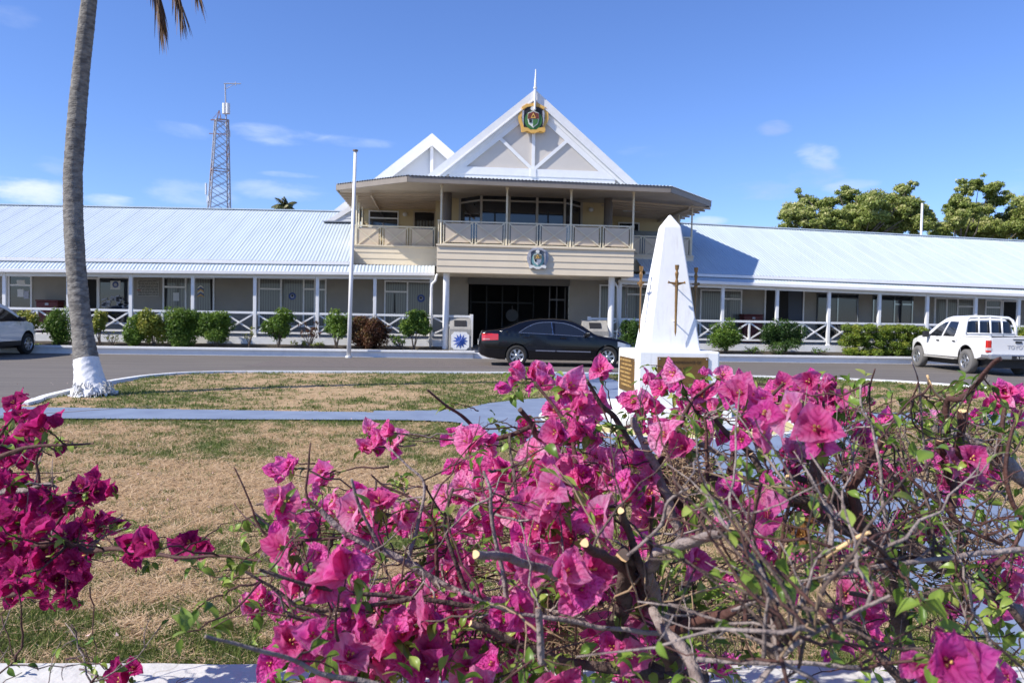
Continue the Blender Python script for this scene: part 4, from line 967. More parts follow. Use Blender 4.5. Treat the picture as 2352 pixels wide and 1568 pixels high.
# plaques with raised lettering
def plaque(M, w, h, lines, size):
    p = MB(); p.add([M @ Vector(v) for v in ((-w, 0, -h), (w, 0, -h), (w, 0, h), (-w, 0, h), (-w, -.018, -h), (w, -.018, -h), (w, -.018, h), (-w, -.018, h))], [(3, 2, 1, 0), (4, 5, 6, 7), (0, 1, 5, 4), (2, 3, 7, 6), (1, 2, 6, 5), (3, 0, 4, 7)])
    o = p.build('plaque', M_brass, OBM)
    t = MB()
    for i, ln_ in enumerate(lines):
        vs, fs = txt(ln_, size, .004); zz_ = h - .07 - i * (2 * h - .12) / max(1, len(lines) - .3)
        t.add([M @ (v + Vector((0, -.02, zz_))) for v in vs], fs)
    t.build('lettering', mat('dark_lettering', (.07, .04, .02), .5, metal=.3), o)
    sc_ = MB()
    for sx in (-1, 1):
        for sz in (-1, 1): sc_.lathe([(.001, -.028), (.009, -.026), (.01, -.018)], tuple(M @ Vector((sx * (w - .025), 0, sz * (h - .025)))), 'Y', 8)
    sc_.build('screw', M_silver, o)
p0 = atd(1508, 823, zf_); p1 = atd(1628, 827, zf_); 
pm_ = Matrix.Translation((p0.x * .5 + p1.x * .5, OYf - .002, ZP - .29)); plaque(pm_, (p1.x - p0.x) / 2, .21, ['IN REMEMBRANCE OF', 'ALL MEN', '', ''], .05)
ML = Matrix.Translation((OX - h_ - .002, OY + .02, ZP - .36)) @ Matrix.Rotation(R(-90), 4, 'Z')
plaque(ML, .40, .24, [], .062)
rq = random.Random(8); wm = MB()
for i in range(7):                                    # worn raised lines, too eroded to read
    x = -.33 + (.08 if i in (1, 4, 6) else 0); zz_ = .185 - i * .058; xe = rq.uniform(.24, .35)
    while x < xe:
        w_ = rq.uniform(.008, .02)
        wm.add([ML @ Vector(v) for v in ((x, -.018, zz_), (x + w_, -.018, zz_), (x + w_, -.018, zz_ + .028), (x, -.018, zz_ + .028), (x, -.023, zz_), (x + w_, -.023, zz_), (x + w_, -.023, zz_ + .028), (x, -.023, zz_ + .028))], [(4, 5, 6, 7), (0, 1, 5, 4), (2, 3, 7, 6), (1, 2, 6, 5), (3, 0, 4, 7)]); x += w_ + rq.choice([.006, .007, .03])
wo_ = wm.build('worn_lettering', mat('brass_lettering', (.50, .32, .11), .35), OBM)
# ================================================================ PALM
def tube_np(path, rad, n=24, bumps=None):
    """swept ring mesh -> V, F"""
    path = [Vector(p) for p in path]; V = []; k = len(path); u = Vector((1, 0, 0))
    for i, p in enumerate(path):
        t = (path[min(i + 1, k - 1)] - path[max(i - 1, 0)]).normalized(); u = (u - t * u.dot(t)).normalized(); w_ = t.cross(u)
        for j in range(n):
            a = 2 * math.pi * j / n; r = rad[i] * (bumps(i, a, p) if bumps else 1); V.append(p + (u * math.cos(a) + w_ * math.sin(a)) * r)
    Fc = [(i * n + j, i * n + (j + 1) % n, (i + 1) * n + (j + 1) % n, (i + 1) * n + j) for i in range(k - 1) for j in range(n)]
    return V, Fc
M_bark = mat('palm_bark', (.235, .22, .195), .9, color2=(.11, .10, .09), scale=7, bump=1, bscale=20, stretch=(1, 1, 2.4), fac=(.40, .62))
M_lich = mat('whitewash_on_bark', (.76, .76, .76), .8, color2=(.58, .59, .60), scale=7, bump=.6, bscale=18, fac=(.5, .8))
M_sbark = mat('lichen_speck', (.3, .3, .28), .9)
ctr = [(-560, 262, 30), (-250, 228, 33), (-120, 217, 34), (0, 205, 32), (60, 198, 33.5), (134, 189.5, 35), (200, 182.5, 36.5), (269, 176.5, 38), (400, 167, 39.5), (500, 168.5, 40), (600, 173.5, 40.5), (700, 181.5, 42), (760, 189.5, 43), (821, 197, 52), (850, 202, 56), (880, 206, 64), (900, 210, 74), (912, 213, 86), (924, 215, 92)][::-1]
zb = 12.9
def dep(py):  # trunk leans back a little as it climbs
    t = (912 - py) / 912; return zb + .35 * t + .25 * math.sin(t * 3)
ys = np.array([c[0] for c in ctr][::-1], float); xs_a = np.array([c[1] for c in ctr][::-1]); ws = np.array([c[2] for c in ctr][::-1])
path = []; rad = []; nring = 420
for t in np.linspace(924, -560, nring):
    d = dep(t); path.append(atd(float(np.interp(t, ys, xs_a)), t, d)); rad.append(float(np.interp(t, ys, ws)) / 2 * d / F)
for _ in range(12): path = [path[0]] + [(path[i - 1] + path[i] * 2 + path[i + 1]) / 4 for i in range(1, nring - 1)] + [path[-1]]
g0 = G(214, 912, PY); path[0] = Vector((path[0].x, path[0].y, -.03))
def bump(i, a, p):
    q = Vector((math.cos(a) * 1.3, math.sin(a) * 1.3, p.z * 2.0)); ringy = p.z * 9 + .9 * mnoise.noise(q * .8)
    fr_ = ringy % 1; b = 1 + .045 * (fr_ ** 2) + .05 * mnoise.noise(q * 2.2) + .025 * mnoise.noise(Vector((q.x * 5, q.y * 5, p.z * 12)))
    if p.z < .45: b += (.45 - p.z) * .35 * max(0, mnoise.noise(Vector((q.x * 4, q.y * 4, p.z * 9)))) * 2
    return b
V, Fc = tube_np(path, rad, 40, bump)
PALM = thing('palm_tree', (path[0].x, path[0].y, 0), 'tall leaning coconut palm with bare grey trunk and whitewashed foot at the lawn corner', 'palm tree')
ksplit = int(nring * (924 - 824) / 1484)
n = 40
npmesh('trunk', V[(ksplit - 0) * n:], np.array([f for f in Fc if min(f) >= ksplit * n]) - ksplit * n, M_bark, PALM, smooth=True)
# ragged upper edge of the whitewash
mw = npmesh('whitewashed_foot', V[:(ksplit + 1) * n], [f for f in Fc if max(f) < (ksplit + 1) * n], M_lich, PALM, smooth=True)
# roots fringe
rt = MB(); rr = random.Random(4)
for i in range(110):
    a = rr.random() * 2 * math.pi; z0 = .02 + .30 * rr.random() ** 1.3; c = path[0]; r0 = rad[0] * (1.0 - z0 * .75)
    P0 = Vector((c.x + math.cos(a) * r0 * .88 - .02 * z0, c.y + math.sin(a) * r0 * .88, z0)); P1 = P0 + Vector((math.cos(a + .3) * .045, math.sin(a + .3) * .045, -.02)); P2 = P1 + Vector((math.cos(a - .2) * .03, math.sin(a - .2) * .03, -.05 - .04 * rr.random()))
    rt.tube([P0, P1, P2], [.014, .012, .006], 5)
rt.build('root', mat('grey_root_bark', (.30, .30, .29), .9, color2=(.75, .75, .74), scale=9, fac=(.45, .55)), PALM)
# patchy lichen flecks on the trunk (own shapes, own colour)
M_fr = mat('palm_leaflet_green', (.10, .15, .03), .5, trans=.25); M_frd = mat('dead_palm_leaflet', (.105, .055, .028), .7, trans=.12, color2=(.20, .12, .06), scale=6)
def frond(base, dirv, L_, droop, nl, leaf, m, name, parent, seed, up=.5, width=.035):
    rr = random.Random(seed); d = Vector(dirv).normalized(); pts = []; p = Vector(base); v = d.copy()
    for i in range(25):
        pts.append(p.copy()); v = (v + Vector((0, 0, -droop / 25))).normalized(); p = p + v * (L_ / 24)
    mb = MB(); mb.tube(pts, [.035 * (1 - i / 26) + .006 for i in range(25)], 5)
    for i in range(nl):
        t = .15 + .85 * i / nl; k = t * 24; a = pts[min(int(k), 24)]; b = pts[min(int(k) + 1, 24)]; c = a.lerp(b, k - int(k)); tg = (pts[min(int(k) + 1, 24)] - pts[max(int(k) - 1, 0)]).normalized()
        for s in (-1, 1):
            side = tg.cross(Vector((0, 0, 1)));
            if side.length < .1: side = Vector((1, 0, 0))
            side.normalize(); ll = leaf * (math.sin(math.pi * min(1, .18 + t * .86)) * .75 + .25) * rr.uniform(.85, 1.1)
            dv = (side * s * .8 + tg * .75 + Vector((0, 0, -.25 - rr.random() * .5))).normalized(); w_ = width * rr.uniform(.7, 1.2)
            q = c; prev_ = None; pv = dv.copy(); seg = 4
            for kk in range(seg + 1):
                wd = w_ * (1 - (kk / seg) ** 1.5) + .002; nb_ = pv.cross(Vector((0, 0, 1))); nb_ = nb_.normalized() if nb_.length > .05 else side
                cur = (q - nb_ * wd / 2, q + nb_ * wd / 2)
                if prev_: mb.quad(prev_[0], prev_[1], cur[1], cur[0])
                prev_ = cur; pv = (pv + Vector((0, 0, -.35))).normalized(); q = q + pv * ll / seg
    return mb.build(name, m, parent)
top = path[-1] + Vector((0, 0, .2)); rr = random.Random(9)
for i in range(16):
    a = i * 2.399; el = rr.uniform(-.1, 1.0); frond(top, (math.cos(a) * math.cos(el), math.sin(a) * math.cos(el), math.sin(el)), rr.uniform(3.2, 4.2), rr.uniform(1.2, 2.0), 46, .95, M_fr, 'frond', PALM, i)
# two dead fronds hanging into the view
hz = dep(-100)
def hang(pts, nl, seed, ll, wd, spread):
    rr = random.Random(seed); mb = MB(); P = [atd(x, y, hz) for x, y in pts]; Q = []
    for a, b in zip(P[:-1], P[1:]):
        for t in np.linspace(0, 1, 8)[:-1]: Q.append(a.lerp(b, t))
    Q.append(P[-1]); mb.tube(Q, [.03 * (1 - i / len(Q)) + .005 for i in range(len(Q))], 5)
    for i in range(nl):
        k = len(Q) * (.5 + .5 * i / nl); c = Q[min(int(k), len(Q) - 1)]
        tg = (Q[min(int(k) + 1, len(Q) - 1)] - Q[max(int(k) - 1, 0)]).normalized(); s = rr.uniform(-1, 1)
        dv = (tg * 1.0 + rgt * s * spread + fwd * rr.uniform(-.3, .3) + Vector((0, 0, -.25))).normalized(); w_ = wd * rr.uniform(.5, 1.1); L2 = ll * rr.uniform(.6, 1.1)
        q = c + rgt * rr.uniform(-.03, .03); prev_ = None; seg = 5; nb_ = (rgt * rr.uniform(.3, 1) + fwd * rr.uniform(-1, 1)).normalized()
        for kk in range(seg + 1):
            ww = w_ * (1 - (kk / seg) ** 2) + .0015; cur = (q - nb_ * ww / 2, q + nb_ * ww / 2)
            if prev_: mb.quad(prev_[0], prev_[1], cur[1], cur[0])
            prev_ = cur; dv = (dv + Vector((0, 0, -.10))).normalized(); q = q + dv * L2 / seg
    mb.build('dead_frond', M_frd, PALM)
hang([(262, -560), (300, -520), (335, -330), (345, -150), (352, -60), (368, 25)], 170, 3, .78, .045, .17)
hang([(262, -560), (310, -540), (360, -360), (388, -160), (402, -30), (414, 15)], 110, 5, .62, .032, .30)
hang([(262, -560), (330, -560), (400, -380), (432, -160), (444, -50), (454, -15)], 60, 6, .50, .026, .25)

# ================================================================ leaf clouds for shrubs and trees
def leafcloud(name, clumps, nleaf, size, m, parent, seed=1, flat=.4, shell=.5, tone_up=.35):
    """clumps: (x,y,z,rx,ry,rz); leaves = two-triangle folded blades in the clump volumes"""
    r = np.random.default_rng(seed); C = np.array(clumps); vol = (C[:, 3] * C[:, 4] * C[:, 5]) ** .75; p = vol / vol.sum()
    k = r.choice(len(C), nleaf, p=p); u = r.normal(size=(nleaf, 3)); u /= np.linalg.norm(u, axis=1)[:, None]
    rad_ = (shell + (1 - shell) * r.random(nleaf)) ** .6; P = C[k, :3] + u * C[k, 3:6] * rad_[:, None] * (.85 + .25 * r.random(nleaf))[:, None]
    nrm_ = u * .7 + r.normal(size=(nleaf, 3)) * .8 + np.array([0, 0, .5]); nrm_ /= np.linalg.norm(nrm_, axis=1)[:, None]
    t = np.cross(nrm_, r.normal(size=(nleaf, 3))); t /= np.linalg.norm(t, axis=1)[:, None]; b = np.cross(nrm_, t)
    s = size * (.55 + .9 * r.random(nleaf))[:, None]
    a = P - t * s; c = P + t * s; l_ = P + b * s * .42 - nrm_ * s * .12; rr_ = P - b * s * .42 - nrm_ * s * .12
    V = np.stack([a, l_, c, rr_], 1).reshape(-1, 3); Fc = np.arange(nleaf * 4).reshape(-1, 4)
    base = r.random(len(C)); tone = np.clip(.32 * base[k] + .5 * r.random(nleaf) + tone_up * .5 * (u[:, 2] + .3), 0, 1)  # tone random per clump and leaf, lighter toward each clump's top
    return npmesh(name, V, Fc, m, parent, attr={'tone': np.repeat(tone, 4)})
def leafmat(name, cols, trans=.3, rough=.5):
    m = mat(name, cols[1], rough, trans=trans, spec=.4); attr_color(m, 'tone', [(i / (len(cols) - 1), tuple(c) + (1,)) for i, c in enumerate(cols)]); return m
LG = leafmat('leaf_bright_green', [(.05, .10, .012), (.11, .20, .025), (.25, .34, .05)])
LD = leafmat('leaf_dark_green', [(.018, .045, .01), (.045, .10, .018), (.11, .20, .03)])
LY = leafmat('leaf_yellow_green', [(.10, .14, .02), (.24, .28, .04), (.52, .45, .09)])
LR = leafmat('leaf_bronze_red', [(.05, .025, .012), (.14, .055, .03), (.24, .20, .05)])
M_stem = mat('shrub_stem', (.10, .075, .055), .9)
def clumpset(cx, cy, cz, rx, ry, rz, n, seed, k=.55):
    n = int(n * 1.6)
    r = np.random.default_rng(seed); out = []
    for i in range(n):
        u = r.normal(size=3); u /= np.linalg.norm(u); q = .80 * r.random() ** .35
        out.append((cx + u[0] * rx * q, cy + u[1] * ry * q, cz + u[2] * rz * q, rx * k * (.6 + .6 * r.random()), ry * k * (.6 + .6 * r.random()), rz * k * (.6 + .6 * r.random())))
    return out
def shrub(x0, x1, y0, y1, ybase, Y, lm, nleaf, size, label, seed, n=9, group='shrubs in the planter beds', name='shrub', k=.5, cat='shrub', stems=5):
    a, b = at(x0, y0, Y), at(x1, y1, Y); c = (a + b) / 2; rx = (b.x - a.x) / 2 * 1.12; rz = (a.z - b.z) / 2 * 1.1; ry = max(min(rx, .42), .12)
    zb_ = at((x0 + x1) / 2, ybase, Y).z; t_ = thing(name, (c.x, Y, zb_), label, cat, group)
    cl = clumpset(c.x, Y, c.z, rx, ry, rz, n, seed, k); leafcloud('foliage', cl, int(nleaf * 1.9), size * 1.15, lm, t_, seed, shell=.3)
    s_ = MB(); rr = random.Random(seed)
    for i in range(stems):
        q = cl[i % len(cl)]; s_.tube([(c.x + rr.uniform(-.05, .05), Y, zb_ - .05), (c.x + (q[0] - c.x) * .35 + rr.uniform(-.04, .04), Y + rr.uniform(-.05, .05), (zb_ + q[2]) / 2), (q[0], q[1], q[2] + q[5] * .3)], [.022, .014, .006], 5)
    s_.build('stem', M_stem, t_); return t_
Ys = 27.45
SH = [(40, 86, 707, 765, 790, LY, 900, .045, 'loose yellow-green shrub at the left end of the bed beside the white car'),
 (100, 166, 711, 792, 797, LG, 3200, .035, 'dense green shrub left of the palm trunk'),
 (212, 244, 712, 768, 790, LY, 900, .04, 'sparse yellow-tinged shrub just right of the palm trunk'),
 (284, 334, 712, 792, 797, LG, 2600, .042, 'leafy green shrub with bare legs below the notice board'),
 (322, 382, 712, 788, 797, LY, 2400, .045, 'yellow-mottled shrub left of the largest green bush'),
 (373, 470, 708, 795, 798, LG, 6500, .036, 'largest dense green bush before the left veranda'),
 (458, 533, 712, 786, 798, LG, 4600, .038, 'rounded green bush right of the largest bush, light leaf edges'),
 (606, 674, 711, 774, 797, LG, 2200, .042, 'round-topped green shrub on a thin stem under the twin sticker window'),
 (746, 802, 711, 786, 797, LG, 1900, .04, 'green lollipop shrub immediately left of the flagpole'),
 (806, 886, 719, 800, 800, LR, 6500, .036, 'bushy bronze-red shrub immediately right of the flagpole'),
 (915, 988, 713, 776, 799, LG, 2300, .045, 'glossy green shrub on a stem near the downpipe'),
 (1425, 1470, 728, 795, 800, LD, 2600, .035, 'dark green bush half hidden behind the obelisk'),
 (1626, 1709, 734, 800, 812, LG, 3800, .036, 'light green rounded bush right of the obelisk'),
 (1755, 1850, 733, 808, 812, LD, 5200, .034, 'dark green round bush with tiny red flowers')]
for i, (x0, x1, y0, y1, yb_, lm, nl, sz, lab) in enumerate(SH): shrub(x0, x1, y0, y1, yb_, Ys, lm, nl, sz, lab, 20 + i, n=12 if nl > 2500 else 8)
LH = leafmat('leaf_hedge_gold', [(.06, .10, .012), (.16, .24, .025), (.38, .36, .05)])
hd_ = thing('hedge', at(2025, 818, Ys), 'wide clipped yellow-green hedge before the right veranda left of the pickup', 'hedge'); hd_.location.z = .2
a, b = at(1938, 745, Ys), at(2112, 818, Ys); cl = []
for i in range(16):
    for j in range(4): cl.append((lp(a.x, b.x, (i + .5) / 16), Ys + random.uniform(-.25, .25), lp(b.z, a.z, (j + .5) / 4) + random.uniform(-.05, .05), .16, .34, .17))
leafcloud('foliage', cl, 30000, .036, LH, hd_, 77, shell=.2)
sm_ = MB()
for i in range(9): x = lp(a.x + .1, b.x - .1, i / 8); sm_.tube([(x, Ys, .15), (x + .03, Ys + .05, .7), (x - .04, Ys, 1.1)], [.02, .015, .006], 5)
sm_.build('stem', M_stem, hd_)
shrub(2285, 2400, 752, 815, 820, Ys, LH, 4200, .03, 'yellow-green hedge behind the pickup bed', 78, n=14, group=None, name='hedge', cat='hedge', k=.5)
# small bare bushes and ground plants
def twiggy(px, y0, yb_, label, seed, lm=LY, nl=60, spread=.3, n=9, Y=27.35):
    a = at(px, y0, Y); b = at(px, yb_, Y); t_ = thing('shrub', b, label, 'shrub', 'shrubs in the planter beds'); rr = random.Random(seed); s_ = MB(); tips = []
    for i in range(n):
        e = Vector((a.x + rr.uniform(-spread, spread), Y + rr.uniform(-.15, .15), lp(b.z, a.z, rr.uniform(.5, 1)))); m_ = b.lerp(e, .5) + Vector((rr.uniform(-.05, .05), 0, 0)); s_.tube([b, m_, e], [.014, .009, .004], 5); tips.append(e); tips.append(m_.lerp(e, .5))
    s_.build('stem', M_stem, t_); leafcloud('foliage', [(p.x, p.y, p.z, .07, .06, .06) for p in tips], nl, .035, lm, t_, seed)
twiggy(572, 745, 797, 'thin half-bare young shrub between two green bushes, yellowing leaves', 41, LY, 110, .22)
twiggy(712, 736, 797, 'open brownish shrub with bare forked stems left of the lollipop shrub', 42, LR, 420, .36, 14)
twiggy(258, 760, 797, 'tiny half-bare shrub left of the notice board', 43, LY, 90, .25)
twiggy(921, 772, 800, 'low green plant with small pink flowers beside the bronze-red shrub', 44, LG, 520, .42, 12)
twiggy(688, 780, 798, 'very low yellowish grass tuft in the left bed', 45, LY, 160, .3, 10)
twiggy(730, 785, 798, 'small yellow-green ground plant at the edge of the left bed', 46, LY, 160, .2, 8)
twiggy(1730, 797, 814, 'low leafy ground plant between the two bushes right of the obelisk', 47, LG, 300, .45, 14)
twiggy(1880, 800, 815, 'low leafy ground plant right of the dark round bush', 48, LG, 160, .35, 10)
twiggy(75, 790, 800, 'low ground plant at the far left end of the bed', 49, LG, 160, .3, 8)

# ================================================================ TREES BEHIND
LT = leafmat('sea_almond_leaf', [(.08, .13, .025), (.25, .31, .065), (.60, .57, .25)], .3)
M_tb = mat('tree_bark', (.13, .11, .09), .9, color2=(.07, .06, .05), scale=3, bump=.6)
def bigtree(blobs, Y, base, label, seed, nleaf, size=.09):
    t_ = thing('broadleaf_tree', (base[0], Y, 0), label, 'tree', 'trees behind the right wing'); rr = random.Random(seed); cl = []; limb = MB()
    b0 = Vector((base[0], Y, -.2)); fork = Vector((base[0], Y, base[1]))
    limb.tube([b0, fork], [.42, .22], 10)
    for (px, py, rx, ry_) in blobs:
        c = at(px, py, Y); s = (c - EYE).dot(fwd) / F; R_ = rx * s; Rz = ry_ * s; d_ = rr.uniform(-1.6, 1.6); c = c + Vector((0, d_, 0))
        for i in range(20):
            u = Vector((rr.gauss(0, 1), rr.gauss(0, 1), rr.gauss(0, 1))).normalized() * rr.uniform(.1, 1.05)
            q = .42 * rr.uniform(.45, 1.25); cl.append((c.x + u.x * R_ * 1.15, c.y + u.y * R_ * 1.15, c.z + u.z * Rz * 1.1, max(.16, R_ * q), max(.16, R_ * q), max(.12, Rz * q)))
            if i % 10 == 0:
                e = Vector(cl[-1][:3]); mdl = fork.lerp(e, .55) + Vector((rr.uniform(-.4, .4), rr.uniform(-.4, .4), rr.uniform(-.3, .5))); limb.tube([fork, mdl, e], [.07, .04, .015], 6)
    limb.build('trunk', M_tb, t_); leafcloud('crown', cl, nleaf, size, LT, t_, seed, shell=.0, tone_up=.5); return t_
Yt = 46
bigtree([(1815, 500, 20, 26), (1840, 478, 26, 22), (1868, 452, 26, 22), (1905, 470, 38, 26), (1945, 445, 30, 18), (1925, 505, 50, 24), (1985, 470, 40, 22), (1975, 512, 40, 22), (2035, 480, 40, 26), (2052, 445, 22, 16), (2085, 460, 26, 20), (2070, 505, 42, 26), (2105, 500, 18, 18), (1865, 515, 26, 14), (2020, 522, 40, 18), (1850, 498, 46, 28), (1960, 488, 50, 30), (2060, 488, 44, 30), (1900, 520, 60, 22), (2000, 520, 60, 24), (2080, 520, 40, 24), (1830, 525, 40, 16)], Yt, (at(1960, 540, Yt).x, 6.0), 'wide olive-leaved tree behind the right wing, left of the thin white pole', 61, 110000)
bigtree([(2150, 488, 26, 16), (2185, 475, 26, 20), (2165, 512, 26, 22), (2150, 535, 20, 14), (2205, 490, 18, 14)], Yt - 1, (at(2175, 560, Yt).x, 5.6), 'small leaning tree clump directly right of the thin white pole', 62, 30000)
bigtree([(2235, 425, 36, 18), (2270, 440, 36, 18), (2290, 462, 30, 14), (2210, 440, 18, 12), (2240, 462, 24, 18), (2255, 505, 52, 30), (2315, 512, 48, 34), (2345, 490, 30, 30), (2225, 530, 40, 22), (2290, 540, 60, 20), (2370, 520, 40, 40), (2260, 480, 40, 26), (2200, 520, 50, 24), (2320, 500, 60, 30)], Yt + 2, (at(2270, 560, Yt).x, 5.8), 'tallest tree at the right edge with a high rounded top above a crown gap', 63, 85000)
# far palm top behind the left roof
fpalm = thing('palm_tree', at(660, 600, 75), 'distant palm top peeping over the left roof ridge', 'palm tree'); fpalm.location.z = 0
M_fr2 = mat('yellowish_palm_green', (.16, .20, .05), .5, trans=.3, color2=(.26, .22, .10), scale=2)  # yellowish green with browner patches for the far palm's leaflets
ptop = at(655, 474, 75); tr_ = MB(); tr_.tube([(ptop.x, 75, 0), (ptop.x, 75, ptop.z)], [.25, .16], 8); tr_.build('trunk', M_bark, fpalm)
for i in range(24):
    a = i * 2.399; el = random.Random(i).uniform(.0, 1.15); frond(ptop, (math.cos(a) * math.cos(el), math.sin(a) * math.cos(el), math.sin(el)), random.Random(i + 50).uniform(1.0, 1.5), 1.5, 34, .55, M_fr2, 'frond', fpalm, i + 30, width=.10)
# thin pole behind the right roof
pt = MB(); a = at(2117.5, 467, 40); pt.tube([(a.x, 40, 0), a], [.09, .06], 8); tag(pt.build('mast_pole', M_trim), 'thin plain white pole standing behind the right roof between the trees', 'pole')

# ================================================================ LATTICE MAST
YM = 62
ms = thing('radio_mast', (at(503, 500, YM).x, YM, 0), 'rusty square steel lattice radio mast with antennas behind the left roof', 'radio mast')
M_steel = mat('galvanised_rusty_steel', (.42, .42, .44), .5, color2=(.30, .15, .09), scale=.35, fac=(.5, .62), metal=.2)
topc = at(509, 277, YM); basec = at(503, 480, YM); wtop, wbas = 14 * 62 / F, 23.5 * 62 / F
def mc_(z): t = (topc.z - z) / (topc.z - basec.z); return (topc.x + (basec.x - topc.x) * t, (wtop + (wbas - wtop) * t))
lt_ = MB(); za = -.1
rot = R(24)
def corner(z, k):
    x, w_ = mc_(z); a = rot + math.pi / 4 + k * math.pi / 2; return Vector((x + math.cos(a) * w_ * 1.25, YM + math.sin(a) * w_ * 1.25, z))
for k in range(4): lt_.tube([corner(za, k), corner(topc.z, k)], .055, 5)
zs = np.linspace(1, topc.z, 21)
for i in range(20):
    for k in range(4):
        a, b = corner(zs[i], k), corner(zs[i + 1], (k + 1) % 4); c, d = corner(zs[i], (k + 1) % 4), corner(zs[i + 1], k); lt_.bar(a, b, .04, .04); lt_.bar(c, d, .04, .04)
        if i % 5 == 4: lt_.bar(corner(zs[i + 1], k), corner(zs[i + 1], (k + 1) % 4), .07, .07)
lt_.build('lattice', M_steel, ms)
an = MB(); a = at(519, 268, YM); b = at(517, 194, YM); an.tube([at(520, 300, YM), a, b], .05, 6); an.tube([at(514, 192.5, YM), at(553, 193, YM)], .04, 6); an.tube([at(518, 205, YM), at(540, 193, YM)], .02, 4)
an.tube([at(541, 189, YM), at(541, 197, YM)], .04, 5); an.build('antenna_pole', M_steel, ms)
an = MB(); p0, p1 = at(515.5, 238, YM), at(515.5, 262, YM); an.tube([p1, p0], .17, 12); p0, p1 = at(523, 238, YM), at(523, 262, YM); an.tube([p1, p0], .17, 12); an.build('panel_antenna', M_lamp, ms)
an = MB(); an.bar(at(484, 276, YM), at(518, 276, YM), .09, .06); an.bar(at(480, 307, YM), at(520, 309, YM), .05, .05); an.bar(at(498, 276, YM), at(503, 254, YM), .05, .05); an.bar(at(508, 276, YM), at(503, 254, YM), .05, .05); an.bar(at(486, 276, YM), at(503, 256, YM), .02, .02)
an.build('top_frame', mat('rusty_steel', (.30, .13, .07), .7), ms)
an = MB(); an.tube([at(473, 421, YM), at(473, 447, YM)], .07, 8); an.tube([at(479.5, 451, YM), at(479.5, 462, YM)], .09, 8); an.tube([at(473, 447, YM), at(475, 466, YM), at(480, 470, YM)], .02, 4); an.lathe([(.01, 0), (.3, .05), (.34, .12), (.01, .16)], at(523, 307, YM), 'X', 12); an.build('whip_antenna', M_lamp, ms)
